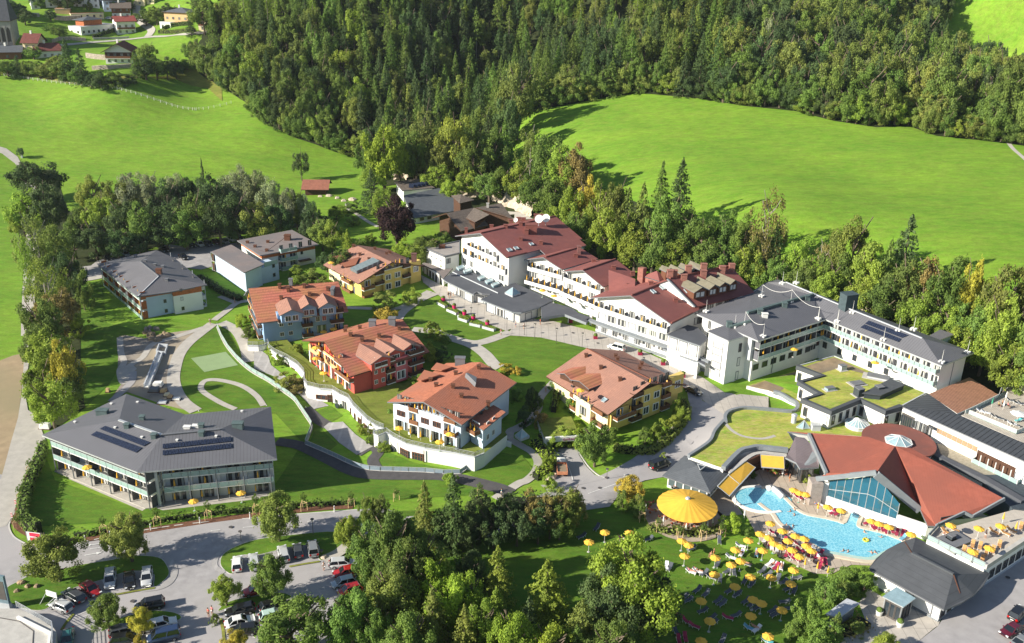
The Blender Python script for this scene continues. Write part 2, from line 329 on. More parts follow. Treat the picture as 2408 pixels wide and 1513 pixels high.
# ---------------- ground and drapes ----------------
ny,nx=ZG.shape
_vs=np.stack([gx.ravel(),gy.ravel(),ZG.ravel()],-1)
_fs=[]
for j in range(ny-1):
    r=j*nx
    for i in range(nx-1):a=r+i;_fs.append((a,a+1,a+nx));_fs.append((a+1,a+nx+1,a+nx))
_m=bpy.data.meshes.new('ground');_m.from_pydata(_vs.tolist(),[],_fs);_m.materials.append(MEADOW);_m.polygons.foreach_set('use_smooth',[True]*len(_fs));_m.update()
tag(put('ground',_m),kind='structure')
def sheet(name,poly,off,mt,lab=None,cat=None,kind='structure',h=None,dens=True):
    """a thin layer draped over the terrain inside a world polygon; h: a fixed height instead"""
    poly=ccw([(p[0],p[1])for p in poly]);q=[]
    for i in range(len(poly)):
        a,b=poly[i-1],poly[i];L=math.dist(a,b);k=max(1,int(L/4))if h is None else 1
        q+=[(a[0]+(b[0]-a[0])*t/k,a[1]+(b[1]-a[1])*t/k)for t in range(1,k+1)]
    n=len(q);pts=list(q)
    if h is None:
        x0,x1=min(p[0]for p in q),max(p[0]for p in q);y0,y1=min(p[1]for p in q),max(p[1]for p in q)
        for X in XS[(XS>x0)&(XS<x1)]:
            for Y in YS[(YS>y0)&(YS<y1)]:
                if inside((X,Y),q):pts.append((X,Y))
    v,e,f,*_=delaunay_2d_cdt([Vector(p)for p in pts],[],[list(range(n))],1,1e-4)
    vs=[(p.x,p.y,(HT(p.x,p.y)if h is None else h)+off)for p in v]
    o=put(name,mesh(name,vs,[list(x)for x in f],mt,smooth=h is None))
    return tag(o,lab,cat,None,kind)
def gp(s,off=0.):return[G(p,off)for p in px(s)]
def zp(s,z):return[U(p,z)for p in px(s)]
def smoothline(P,k=6):
    out=[]
    for i in range(len(P)-1):
        p0,p1,p2,p3=P[max(i-1,0)],P[i],P[i+1],P[min(i+2,len(P)-1)]
        for j in range(k):
            t=j/k;out.append(.5*((2*p1)+(p2-p0)*t+(2*p0-5*p1+4*p2-p3)*t*t+(3*p1-p0-3*p2+p3)*t**3))
    out.append(P[-1]);return out
def closed(P,k=5):
    n=len(P);out=[]
    for i in range(n):
        p0,p1,p2,p3=P[i-1],P[i],P[(i+1)%n],P[(i+2)%n]
        for j in range(k):
            t=j/k;out.append(.5*((2*p1)+(p2-p0)*t+(2*p0-5*p1+4*p2-p3)*t*t+(3*p1-p0-3*p2+p3)*t**3))
    return out
def offline(P,d):
    out=[]
    for i,p in enumerate(P):
        e=(P[min(i+1,len(P)-1)]-P[max(i-1,0)]);e=Vector((e.x,e.y)).normalized();out.append(Vector((p.x-e.y*d,p.y+e.x*d,0)))
    return out
def path(name,s,w,off,mt,smooth=True,kind='structure',lab=None,cat=None,h=None):
    P=[Vector((p.x,p.y,0))for p in(gp(s)if isinstance(s,str)else s)]
    if smooth:P=smoothline(P)
    return sheet(name,offline(P,w/2)+offline(P,-w/2)[::-1],off,mt,kind=kind,lab=lab,cat=cat,h=h)
def ridge(mb,P,w,z0,z1,mi=0,zf=None):
    L,R=offline(P,w/2),offline(P,-w/2)
    for i in range(len(P)-1):
        q=[R[i],R[i+1],L[i+1],L[i]];zz=[(HT(p.x,p.y)if zf is None else zf)for p in q]
        mb.hexa([(p.x,p.y,z+z0)for p,z in zip(q,zz)],[(p.x,p.y,z+z1)for p,z in zip(q,zz)],mi)
def kerb(s,w=.22,hgt=.12,smooth=True,close=False,name='kerb',mt=None):
    P=[Vector((p.x,p.y,0))for p in(gp(s)if isinstance(s,str)else s)]
    if close:P=P+[P[0]]
    if smooth:P=smoothline(P,5)
    mb=MB();ridge(mb,P,w,-.2,hgt);o=mb.build(name,mt or KERB);return tag(o,kind='structure')
# forest floors (dark soil under the trees)
def wpoly(s,far):return[(p.x,p.y)for p in gp(s)]+far
FOREST_L=wpoly('D:455,150 470,175 520,205 575,240 620,290 680,320 740,340 800,362 850,375 900,440 960,430 1010,415 1100,430 1185,440 1200,330 1210,285',[(60,430),(80,520),(60,780),(-225,780),(-168,580),(-150,505)])
FOREST_R=wpoly('D:1210,285 1260,262 1400,235 1500,220 1560,225 1640,232 1750,250 1870,262 1960,285 2060,300 2140,298 2200,320 2300,330 2420,345',[(420,330),(470,560),(330,520),(255,470),(215,505),(300,640),(60,780),(60,430)])
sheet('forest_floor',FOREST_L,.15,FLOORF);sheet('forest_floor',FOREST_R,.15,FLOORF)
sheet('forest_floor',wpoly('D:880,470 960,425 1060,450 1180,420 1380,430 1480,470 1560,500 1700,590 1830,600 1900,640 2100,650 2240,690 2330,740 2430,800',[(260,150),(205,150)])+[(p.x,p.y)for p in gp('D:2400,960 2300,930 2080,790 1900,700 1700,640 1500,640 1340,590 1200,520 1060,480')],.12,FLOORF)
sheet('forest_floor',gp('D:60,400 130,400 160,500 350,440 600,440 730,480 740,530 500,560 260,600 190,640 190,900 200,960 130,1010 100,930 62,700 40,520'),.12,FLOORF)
sheet('forest_floor',gp('D:810,1210 1000,1200 1350,1160 1370,1200 1180,1250 1330,1420 1560,1440 1560,1560 900,1560 870,1400 860,1300'),.10,LAWN)
# lawns
sheet('lawn',gp('D:110,1080 60,1190 75,1240 240,1230 480,1200 830,1180 1190,1160 1180,1130 900,1120 700,1060 640,1150 330,1200 130,1130'),.06,LAWN)
sheet('lawn',gp('D:1180,1240 1300,1180 1560,1200 1700,1290 1850,1330 1960,1360 1900,1420 1870,1580 1300,1580 1150,1400'),.06,LAWN)
sheet('lawn',gp('D:945,745 1040,700 1195,778 1400,820 1300,910 1250,960 1180,870 1060,830 960,790'),.05,LAWN)
sheet('lawn',gp('13:2000,85 1700,280 1640,430 1660,600 1700,700 1870,870 1950,900 23:200,900 480,1200 560,980 400,780 150,600 0,500 13:2300,480 2150,330 2060,140'),.05,LAWN)
sheet('lawn',gp('23:570,880 720,830 830,920 700,990'),.06,LAWN);sheet('lawn',gp('23:530,950 780,1190 690,1260 1080,1400 700,1300 500,1200 560,1080'),.06,LAWN)
sheet('lawn',gp('23:1120,1280 1230,1250 1500,1360 1820,1420 1180,1410'),.06,LAWN)
sheet('lawn',gp('D:1090,1110 1180,1065 1230,1075 1255,1105 1220,1140 1180,1150'),.07,LAWN)
sheet('lawn',gp('D:180,670 240,660 250,760 330,780 300,830 260,900 200,960 180,800'),.05,LAWN)
# roads
sheet('road',gp('14:-260,-60 0,-60 220,-30 190,100 120,330 80,420 130,520 250,592 560,590 740,577 1100,508 1400,452 1800,398 2403,340 24:440,308 975,268 1200,255 1500,330 1000,520 850,620 760,700 960,760 960,900 800,1060 750,1300 830,1513 840,1650 14:2403,1650 -260,1650'),.10,ASPH)
path('road','D:1050,1262 1200,1225 1300,1180 1400,1150 1500,1105 1580,1045 1640,985 1670,950',6.2,.11,ASPH)
sheet('road',gp('33:1300,1340 1060,1480 900,1500 34:300,40 600,290 940,240 1080,60 1250,0 33:1440,1480 1600,1400 1760,1290 1880,1120 1960,980 2030,900 1790,770 1620,560 1440,420 1280,380 1080,330 1500,620 1660,660 1670,820 1560,1080'),.13,ASPH)
sheet('lane',gp('D:-20,340 15,350 42,370 52,390 48,405 35,385 5,362 -20,355'),.12,LANE)
path('lane','D:55,395 72,440 78,500 74,560 70,620 68,680 66,740 66,790',3.2,.3,LANE)
sheet('lane',gp('13:230,190 240,150 285,190 275,400 245,600 235,720 262,870 355,930 388,1050 440,1190 330,1290 280,1400 225,1513 14:190,100 120,330 60,420 -200,500 -230,200 13:10,1513 100,1180 170,940 205,700 225,400'),.13,LANE)
sheet('parking_lot',gp('12:850,950 1250,900 1480,850 1560,800 1750,830 1900,820 2200,790 2350,830 1960,880 1990,1010 1880,1040 1640,1010 1400,1040 960,1110 740,1150 700,1080'),.12,ASPH)
path('lane','12:690,1140 850,1125 980,1100',2.6,.13,LANE)
# hotel forecourt and paths
sheet('plaza',gp('22:1560,1090 1760,1190 2000,1250 2403,1480 33:420,40 780,130 1300,340 1800,560 1700,640 1400,480 1000,350 690,280 300,190 0,170 23:2403,110 2350,130 22:2100,1513 1880,1400 1750,1300 1620,1190 1580,1160'),.14,PAVE)
sheet('plaza',gp('33:1640,610 1800,770 1990,900 2408,850 2408,740 2000,700 1800,560'),.15,PAVE)
path('footpath','22:870,1395 1150,1405 1350,1400 1480,1330 1640,1240',1.9,.12,LANE)
path('footpath','22:1340,1513 1400,1430 1560,1320 1700,1260',2.6,.13,LANE)
path('footpath','23:1480,115 1700,140 1860,200 2100,240 2403,140',3.0,.12,LANE)
path('footpath','23:1850,200 2030,260 2150,340 2240,440 2300,470',3.2,.13,LANE)
path('footpath','33:425,600 300,740 275,850 200,960 80,1030 20,1060 10,1130',1.9,.12,LANE)
path('footpath','33:10,1130 120,1190 230,1260 280,1350 250,1440 170,1513 34:90,30 23:2250,1700',1.9,.13,LANE)
path('footpath','23:210,1165 420,1200 640,1300 900,1430 1100,1475 1500,1480 1800,1490 24:2250,60 2403,120',3.1,.14,ASPHD)
path('footpath','23:480,850 600,960 700,1020',2.8,.12,ASPHD);path('footpath','23:960,1280 1090,1210 1160,1260 1110,1340 1150,1420',2.4,.13,ASPHD)
sheet('paving',gp('23:650,1030 700,990 830,980 850,1000 950,1100 1110,1210 960,1290 800,1180'),.15,PAVEG)
sheet('paving',gp('23:0,260 130,360 160,450 300,560 400,640 480,680 700,830 560,860 420,720 200,560 0,480'),.12,PAVEG)
path('footpath','12:2340,1330 2220,1350 2110,1430 2000,1513',1.9,.12,LANE);path('footpath','12:2050,1290 2180,1340 2240,1350',1.6,.12,LANE)
path('footpath','13:1990,60 1870,150 1760,240 1680,340 1640,450 1620,580 1650,700 1720,800 1830,880',3.0,.12,LANE)
path('footpath','13:2070,50 2200,120 2270,220 2310,330 2320,420',3.0,.12,LANE)
ell=[Vector((p.x,p.y,0))for p in gp('13:2200,862 2060,800 1900,700 1880,640 1930,592 2060,592 2250,640 2390,730 23:90,830')]
path('footpath',ell,1.4,.13,LANE)
path('footpath','22:870,420 880,470 960,520 1080,600 1160,640',1.5,.12,LANE)
path('road','h:610,498 820,480 1100,455 1400,430 1700,400 2000,375 2240,355',3.,.2,LANE);path('road','h:1600,400 1640,330 1560,270 1490,200 1480,100 1490,20',4.,.22,LANE)
path('footpath','41:2210,1250 2290,1370 2400,1470 2500,1560',1.6,.12,LANE)
# soil, works, fields
sheet('excavation',gp('13:1110,180 1180,170 1350,200 1500,160 1850,110 1960,70 1700,280 1630,450 1620,600 1700,760 1780,880 1530,820 1190,700 1040,760 1150,600 1100,480'),.09,SOILG)
path('gravel_path','13:1120,190 1130,330 1160,420 1120,500 1140,600 1180,620',1.5,.13,LANE);path('gravel_path','13:1900,100 1600,200 1420,260 1330,380 1200,470 1170,600',1.6,.14,LANE)
path('gravel_path','13:1240,510 1230,600 1150,690 1040,790',1.8,.15,ASPH);sheet('gravel_pad',gp('13:1110,480 1150,455 1250,455 1280,485 1250,515 1150,520'),.15,LANE)
sheet('stubble_field',gp('13:0,405 120,360 228,335 225,420 200,700 170,940 100,1180 10,1510 -200,1513 -500,1200 -500,500'),.08,DRYF)
sheet('play_surface',gp('13:1785,385 2110,325 2225,450 1910,515'),.10,mat('pale_green_rubber',(.25,.34,.17),.9,.05,.5))
path('mulch_bed','D:200,1270 290,1258 400,1240 520,1222 640,1208 760,1196 830,1192',1.6,.12,MULCH);path('mulch_bed','D:80,1080 55,1140 36,1190 34,1220 50,1245 80,1262',1.5,.12,MULCH)
sheet('paving',gp('14:640,-20 1330,280 1400,230 1520,275 2403,170 24:60,160 60,60 14:1500,0 700,-60 '),.07,LANE)
sheet('slope_grass',gp('h:1560,830 1990,740 2180,760 2400,960 2407,1100 2250,960 1900,860'),.14,ROUGHG);path('slope_grass','h:0,780 300,800 600,860 1000,900 1300,850 1560,825',3.,.14,ROUGHG)
# kerbs
kerb('14:190,100 120,330 85,420 130,520 250,592');kerb('14:740,577 1100,508 1400,452 1800,398 2403,343 24:440,308 975,268')
ISL=['14:250,1200 60,1120 60,1010 180,940 300,880 400,870 750,790 1030,745 1250,705 1480,720 1560,800 1575,880 1500,960 1440,985 1430,860 1200,850 960,925 700,1000 560,1080 430,1200',
       '14:2170,870 2070,800 2080,700 2200,620 2403,552 24:300,515 780,480 835,605 700,715 610,735 600,600 380,620 220,650 60,690 14:2403,690 2180,715',
       '14:950,1410 1000,1340 1150,1280 1400,1220 1600,1230 1690,1270 1640,1310 1380,1330 1300,1400 1330,1513 1260,1513 1240,1360 1100,1340','14:2040,1220 2150,1130 2403,1080 24:250,1050 350,1090 240,1130 80,1150 14:2400,1180 2380,1300 2403,1440 2360,1440 2350,1200 2200,1170',
       '24:850,1040 980,1010 1130,1100 1180,1350 1180,1513 840,1600 780,1513 760,1300 800,1100']
for k in ISL:
    P=[Vector((p.x,p.y,0))for p in gp(k)];P=closed(P,4);sheet('lawn_island',P,.17,LAWN);mb=MB();ridge(mb,P+[P[0]],.18,-.1,.16);tag(mb.build('kerb',KERB),kind='structure')
path('footpath','14:1480,710 1590,760 1625,860 1580,950 1480,1000 1320,1020',1.3,.16,PAVEG);path('footpath','14:2100,860 2010,800 2030,700 2120,620',.9,.16,PAVEG);path('footpath','24:650,740 780,680 870,610',2.2,.2,LANE)
kerb('33:1650,640 1670,820 1560,1090 1300,1350 1060,1480 900,1490 760,1400 640,1230');kerb('33:1790,770 1990,905 2408,850');kerb('33:1000,350 1280,400 1440,440 1620,570 1790,770')
kerb('23:120,830 40,740',.2,.1)
for s in('23:210,1165 420,1215 640,1320 900,1450 1100,1513','23:700,1020 480,835','13:1980,85 1740,260 1665,400 1655,560 1690,690 1860,880'):kerb(s,.16,.08)
# painted markings
PAINT=mat('road_paint',(.72,.72,.70),.8,.08,2)
def dash(s,w=.13):path('road_marking',s,w,.18,PAINT,smooth=False)
for s in('14:840,640 950,626','14:1540,612 1640,600','14:1970,470 2060,462','14:2270,440 2370,430','24:400,392 440,388','24:500,383 590,378','34:740,122 1000,30','34:670,138 700,132','33:1070,1460 1110,1480'):dash(s)
for s in('14:790,700 945,675','14:805,610 960,586'):
    dash(s,.16)
sheet('road_marking',gp('14:900,672 950,674 905,692'),.185,PAINT);sheet('road_marking',gp('14:800,613 850,595 845,612'),.185,PAINT)
path('road_marking','33:430,1240 500,1320 560,1400 600,1513',.18,.26,PAINT)
for i in range(4):dash('33:%d,%d %d,%d'%(1420+i*12,500+i*7,1490+i*12,492+i*7),.1)
for i in range(6):dash('14:%d,%d %d,%d'%(700+i*38,1270+i*22,830+i*34,1215+i*26),.07)

sheet('road',gp('33:385,1225 640,1212 655,1280 720,1380 800,1460 900,1500 34:560,60 300,120 33:430,1600 420,1480 400,1340'),.16,ASPH)

for q in('14:1080,1068 1260,1035 1450,1005','24:330,805 470,780 615,757','14:2062,1290 2085,1400 2095,1513','14:690,1245 620,1330 575,1400'):path('moss_strip',q,.45,.2,ROUGHG,smooth=False)
for i,q in enumerate(px('14:2157,437 14:2470,420 33:1480,1300 33:2200,400 33:910,1490 34:695,72 34:848,70 33:1240,340 33:830,245 14:1240,1130 44:2255,905 33:600,150')):
    c=G(q);sheet('manhole_cover',[Vector((c.x+.4*math.cos(a*.628),c.y+.4*math.sin(a*.628),0))for a in range(10)],.24,ASPHD)
# ---------------- building kit ----------------
def V3(p,z):return Vector((p[0],p[1],z))
def nfac(f):
    n=Vector((0,0,0))
    for i in range(len(f)):a,b=f[i-1],f[i];n+=Vector(((a.y-b.y)*(a.z+b.z),(a.z-b.z)*(a.x+b.x),(a.x-b.x)*(a.y+b.y)))
    return n.normalized()
class Bld:
    def __init__(s,name,label,cat,at,zb,group=None):
        s.e=empty(name,(at[0],at[1],zb),label,cat,group);s.zb=zb;s.F=[];s.label=label
    def roof(s,faces,rmat,th=.28,fascia=None,name='roof',keep=True,parent=None):
        fs=[]
        for f in faces:
            f=[Vector(v)for v in f]
            if nfac(f).z<0:f=f[::-1]
            fs.append(f)
        if keep:s.F+=fs
        key={};vs=[];F=[];uv=[];mi=[];edges={}
        def vid(v,low):
            k=(round(v.x,2),round(v.y,2),round(v.z,2),low)
            if k not in key:key[k]=len(vs);vs.append((v.x,v.y,v.z-(th if low else 0)))
            return key[k]
        for f in fs:
            n=nfac(f);h=Vector((-n.y,n.x,0));h=h.normalized()if h.length>1e-3 else(f[1]-f[0]).normalized();u2=n.cross(h)
            if h.length>1e-3 and n.z>.9995:h=(f[1]-f[0]);h.z=0;h.normalize();u2=Vector((-h.y,h.x,0))
            F.append([vid(v,0)for v in f]);uv+=[(v.dot(h),v.dot(u2))for v in f];mi.append(0)
            F.append([vid(v,1)for v in f[::-1]]);uv+=[(0,0)]*len(f);mi.append(1)
            for i in range(len(f)):
                a,b=vid(f[i-1],0),vid(f[i],0);edges[(a,b)]=(f[i-1],f[i])
        for(a,b),(p,q)in edges.items():
            if(b,a)not in edges:F.append([vid(p,1),vid(q,1),vid(q,0),vid(p,0)]);uv+=[(0,0)]*4;mi.append(1)
        o=LOC[s.e];m=mesh(name,[(v[0]-o.x,v[1]-o.y,v[2]-o.z)for v in vs],F,[rmat,fascia or TRIM],uv,mi=mi)
        ob=put(name,m,s.e if parent is None else parent);LOC[ob]=o;return ob
    def zr(s,x,y,d=None):
        best=d
        for f in s.F:
            for i in range(1,len(f)-1):
                a,b,c=f[0],f[i],f[i+1];den=(b.y-c.y)*(a.x-c.x)+(c.x-b.x)*(a.y-c.y)
                if abs(den)<1e-6:continue
                u=((b.y-c.y)*(x-c.x)+(c.x-b.x)*(y-c.y))/den;v=((c.y-a.y)*(x-c.x)+(a.x-c.x)*(y-c.y))/den
                if u>-.01 and v>-.01 and u+v<1.01:
                    z=u*a.z+v*b.z+(1-u-v)*c.z;best=z if best is None or z>best else best
        return best
    def shell(s,ring,wmat,zb=None,name='wall',gap=.12,cap=None):
        ring=ccw(ring);zb=s.zb if zb is None else zb;q=[]
        for i in range(len(ring)):
            a,b=Vector(ring[i][:2]),Vector(ring[(i+1)%len(ring)][:2]);L=(b-a).length;k=max(1,int(L/.7))
            q+=[a.lerp(b,t/k)for t in range(k)]
        top=[]
        for p in q:
            z=s.zr(p.x,p.y)if cap is None else cap
            top.append(z if z is not None else(top[-1]if top else zb+6))
        mb=MB();mb.hexa([(p.x,p.y,zb-1.0)for p in q],[(p.x,p.y,z-gap)for p,z in zip(q,top)])
        mb.f.pop(1);mb.m.pop(1)if False else None
        mb.m=[0]*len(mb.f);return mb.build(name,wmat,s.e)
    def box(s,name,pts,z0,z1,mt):return MB().prism(pts,z0,z1).build(name,mt,s.e)
    def hit(s,uv):
        d=Vector(ray(uv));o=Vector(CO);best=None
        for f in s.F:
            n=nfac(f);den=n.dot(d)
            if abs(den)<1e-6:continue
            t=n.dot(f[0]-o)/den;p=o+d*t
            e=[(f[i]-f[i-1]).cross(p-f[i-1]).dot(n)for i in range(len(f))]
            if min(e)>-2 and(best is None or t<best[0]):best=(t,p,n)
        if best is None:
            f=s.F[0];n=nfac(f);t=n.dot(f[0]-o)/n.dot(d);best=(t,o+d*t,n)
        return best[1],best[2]
    def vents(s,st,w=.8,d=.8,h=.9,mt=None,name='roof_vent',ang=0,lab=None):
        for uv in px(st):
            p,n=s.hit(uv);mb=MB();c,sn=math.cos(ang),math.sin(ang)
            def R(x,y):return(p.x+x*c-y*sn,p.y+x*sn+y*c)
            mb.prism([R(-w/2,-d/2),R(w/2,-d/2),R(w/2,d/2),R(-w/2,d/2)],p.z-.5,p.z+h)
            k=.12;mb.prism([R(-w/2-k,-d/2-k),R(w/2+k,-d/2-k),R(w/2+k,d/2+k),R(-w/2-k,d/2+k)],p.z+h,p.z+h+.1)
            tag(mb.build(name,mt or TRIM,s.e),lab)
    def quad(s,name,st,mt,lift=.12,th=.1,frame=None,lab=None):
        P=[s.hit(uv)for uv in px(st)];n=P[0][1];base=P[0][0]
        pts=[]
        for uv,_ in zip(px(st),P):
            d=Vector(ray(uv));o=Vector(CO);t=n.dot(base-o)/n.dot(d);pts.append(o+d*t)
        if nfac(pts).z<0:pts=pts[::-1]
        mb=MB();mb.hexa([p+n*(lift-th)for p in pts],[p+n*lift for p in pts])
        o=mb.build(name,mt,s.e);tag(o,lab)
        if frame:
            f=MB();c=sum(pts,Vector((0,0,0)))/len(pts)
            for i in range(len(pts)):f.bar(pts[i-1]+n*(lift+.02),pts[i]+n*(lift+.02),.12,.14)
            oo=LOC[s.e];f.v=[(v[0]-oo.x,v[1]-oo.y,v[2]-oo.z)for v in f.v];put('frame',f.mesh('frame',frame),o)
        return pts,n
    def solar(s,st,k):
        P=[s.hit(uv)for uv in px(st)];n=P[0][1];base=P[0][0];pts=[]
        for uv in px(st):
            d=Vector(ray(uv));o=Vector(CO);t=n.dot(base-o)/n.dot(d);pts.append(o+d*t+n*.22)
        a,b,c,d=pts
        for i in range(k):
            f,g=(i+.05)/k,(i+.93)/k;q=[a.lerp(b,f),a.lerp(b,g),d.lerp(c,g),d.lerp(c,f)]
            if nfac(q).z<0:q=q[::-1]
            MB().hexa([p-n*.07 for p in q],q).build('solar_panel',SOLAR,s.e)
    def line(s,name,st,w,h,mt):
        P=[s.hit(uv)[0]for uv in px(st)];mb=MB()
        for i in range(len(P)-1):mb.bar(P[i]+Vector((0,0,h*.4)),P[i+1]+Vector((0,0,h*.4)),w,h)
        return mb.build(name,mt,s.e)
def framemesh(name,mt,mull=1,fw=.07,cross=0):
    mb=MB();a=.05;b=-.07
    mb.box(-.5,-.5+fw,b,a,0,1);mb.box(.5-fw,.5,b,a,0,1);mb.box(-.5+fw,.5-fw,b,a,0,fw);mb.box(-.5+fw,.5-fw,b,a,1-fw,1)
    for i in range(mull):x=-.5+(i+1)/(mull+1);mb.box(x-fw*.4,x+fw*.4,b+.015,a,fw,1-fw)
    if cross:mb.box(-.5+fw,.5-fw,b+.02,a,.62,.62+fw*.6)
    return mb.mesh(name,mt)
DFRAME=mat('dark_frame',(.10,.09,.085),.5,.05,1);BFRAME=mat('brown_frame',(.14,.06,.035),.6,.1,2)
WK={'w':(framemesh('window',WTRIM,1,.09),GLASS),'W':(framemesh('window',WTRIM,1,.08),GLASSC),'c':(framemesh('window',TRIM,1,.05),GLASSC),'d':(framemesh('window',DFRAME,1,.06),GLASS),
      'b':(framemesh('window',TRIM,0,.05),BLIND),'B':(framemesh('window',BFRAME,1,.12),GLASS),'s':(framemesh('window',DFRAME,0,.12),GLASS),'p':(framemesh('glass_door',DFRAME,2,.04),GLASSC),
      'D':(framemesh('door',DFRAME,0,.1),DWOOD),'F':(framemesh('door',BFRAME,3,.07,1),GLASS),'R':(framemesh('window',WTRIM,1,.1),mat('red_curtain',(.35,.03,.04),.7,.1,2))}
_pm=MB().box(-.47,.47,0,.03,.03,.97)
PANE={k:_pm.mesh('pane',v[1])for k,v in WK.items()}
def window(par,p,rz,w,h,kind):
    o=LOC[par];nm={'p':'glass_door','D':'door','F':'glass_door'}.get(kind,'window')
    f=put(nm,WK[kind][0],par,(p[0]-o.x,p[1]-o.y,p[2]-o.z),rz,(w,1,h));put('pane',PANE[kind],f)
class Fac:
    """one outside wall, seen from outside running from p0 (left) to p1 (right)"""
    def __init__(s,B,p0,p1,zb=None):
        s.B=B;s.p0=Vector(p0[:2]);s.p1=Vector(p1[:2]);s.e=(s.p1-s.p0).normalized();s.n=Vector((s.e.y,-s.e.x));s.L=(s.p1-s.p0).length;s.zb=B.zb if zb is None else zb
        s.rz=math.atan2(s.e.y,s.e.x)
    def at(s,t,out=0.):return s.p0.lerp(s.p1,t)+s.n*out
    def win(s,t0,t1,n,z,w=1.1,h=1.3,kind='c',out=.03,skip=()):
        for i in range(n):
            if i in skip:continue
            t=t0 if n==1 else t0+(t1-t0)*i/(n-1);p=s.at(t,out);k=kind if len(kind)==1 else kind[i%len(kind)]
            if k=='.':continue
            window(s.B.e,(p.x,p.y,s.zb+z),s.rz,w,h,k)
    def band(s,name,t0,t1,z0,z1,mt,out=.06,th=.1):
        a,b=s.at(t0,out),s.at(t1,out);c,d=s.at(t1,out-th),s.at(t0,out-th);return MB().prism([a,b,c,d],s.zb+z0,s.zb+z1).build(name,mt,s.B.e)
    def balc(s,t0,t1,z,d=1.5,n=4,rail=None,rh=1.0,part=None,posts=None,ph=2.7,slab=True,npan=1,sides=True,out=0.,smat=None,umb=0,lab='',roofp=True,gap=.08):
        rail=rail or GRAIL;B=s.B;z+=s.zb;o=LOC[B.e]
        A,C=s.at(t0,out),s.at(t1,out);A2,C2=s.at(t0,out+d),s.at(t1,out+d)
        if slab:MB().prism([A,A2,C2,C],z-.2,z).build('balcony_slab',smat or WTRIM,B.e)
        m=n*npan;bw=(C2-A2).length/m
        pm=PANC.get((rail.name,round(bw,1),rh))
        if pm is None:pm=PANC[(rail.name,round(bw,1),rh)]=MB().box(-bw/2+gap/2,bw/2-gap/2,-.03,.03,.05,rh).mesh('railing_panel',rail)
        for i in range(m):
            p=A2.lerp(C2,(i+.5)/m);put('railing_panel',pm,B.e,(p.x-o.x,p.y-o.y,z-o.z),s.rz)
        mb=MB();mb.bar(V3(A2,z+rh+.03),V3(C2,z+rh+.03),.07);mb.build('handrail',METAL if rail in(GRAIL,WRAIL)else rail,B.e)
        if sides:
            for q in((A,A2),(C,C2)):
                e=(q[1]-q[0]).normalized()*.03;e=Vector((-e.y,e.x));MB().prism([q[0]-e,q[1]-e,q[1]+e,q[0]+e],z,z+rh).build('railing_panel',rail,B.e)
        if part is not None:
            for i in range(0 if part[1]else 1,n+(1 if part[1]else 0)):
                a,b=s.at(lerp(t0,t1,i/n),out+.02),s.at(lerp(t0,t1,i/n),out+d*part[2]);e=s.e*.05
                MB().prism([a-e,b-e,b+e,a+e],z,z+part[3]).build('partition',part[0],B.e)
        if posts is not None:
            for i in range(n+1):
                a=s.at(lerp(t0,t1,i/n),out+d-.02);MB().prism([a+Vector((-.07,-.07)),a+Vector((.07,-.07)),a+Vector((.07,.07)),a+Vector((-.07,.07))],z-.2,z+ph).build('post',posts,B.e)
        if umb:
            for i in range(n):
                if random.random()<umb:
                    p=s.at(lerp(t0,t1,(i+.35+.3*random.random())/n),out+d*.72);FOLD.append((p.x,p.y,z,lab,i+1))
PANC={};FOLD=[]
def cnt(P):return sum((Vector((p[0],p[1]))for p in P),Vector((0,0)))/len(P)
def gable(A,Bq,R0,R1,ze,zr=None,hip=0):
    """A, Bq: measured eave corners of the near gable, R0 its top, R1 the far end of the ridge -> corner vectors and the ridge"""
    a,b=U(px(A)[0],ze),U(px(Bq)[0],ze);m=(a+b)/2;zr=zr or ztop(m,px(R0)[0][1],ze-2);r0=V3(m,zr);r1=U(px(R1)[0],zr);d=r1-r0;d.z=0
    return a,b,b+d,a+d,r0,r1
def gfaces(g):a,b,c,d,r0,r1=g;return[[a,r0,r1,d],[b,c,r1,r0]]
def report(n,**k):import sys;sys.stderr.write("BLD %s %s\n"%(n,{a:round(b,1)for a,b in k.items()}))
# ================= guest houses of the resort =================
mat('dark_partition',(.10,.10,.11),.6);mat('green_grey_sheet',(.10,.14,.14),.6)
# --- apartment house with the dark seamed roof and two angled wings ---
ze=zt('g:250,175 345,655',0)+.1;report('SW',ze=ze)
E0,E1,E1b,E2,E3,E4,E5=[U(p,ze)for p in px('13:390,1100 1282,1447 1480,1430 23:215,1323 158,835 13:1730,907 1180,715')]
zr=ze+2.7;R0,R1,R2=[U(p,zr)for p in px('13:1112,960 1515,1098 2055,1046')]
B=SW=Bld('apartment_house','white three storey apartment house with two angled wings under a dark seamed roof, nearest the street','house',cnt([E0,E2,E4]),0)
B.roof([[E0,R0,E5],[E0,E1,R1,R0],[E1,E1b,R1],[E1b,E2,R2,R1],[E2,E3,R2],[E3,E4,R1,R2],[E4,E5,R0,R1]],R_SEAM,.3,METAL)
ring=[E0,E1,E1b,E2,E3,E4,E5];wr=insetp(ring,[2.7,.9,2.5,.8,.9,.9,1.2]);B.shell(wr,WHITE)
fr=insetp(ring,.7);F1=Fac(B,wr[0],wr[1]);F2=Fac(B,wr[2],wr[3]);FM=Fac(B,wr[1],wr[2]);FE=Fac(B,wr[3],wr[4])
B.box('terrace_slab',[fr[0],fr[1],fr[2],fr[3],wr[3],wr[2],wr[1],wr[0]],-.3,.12,LANE)
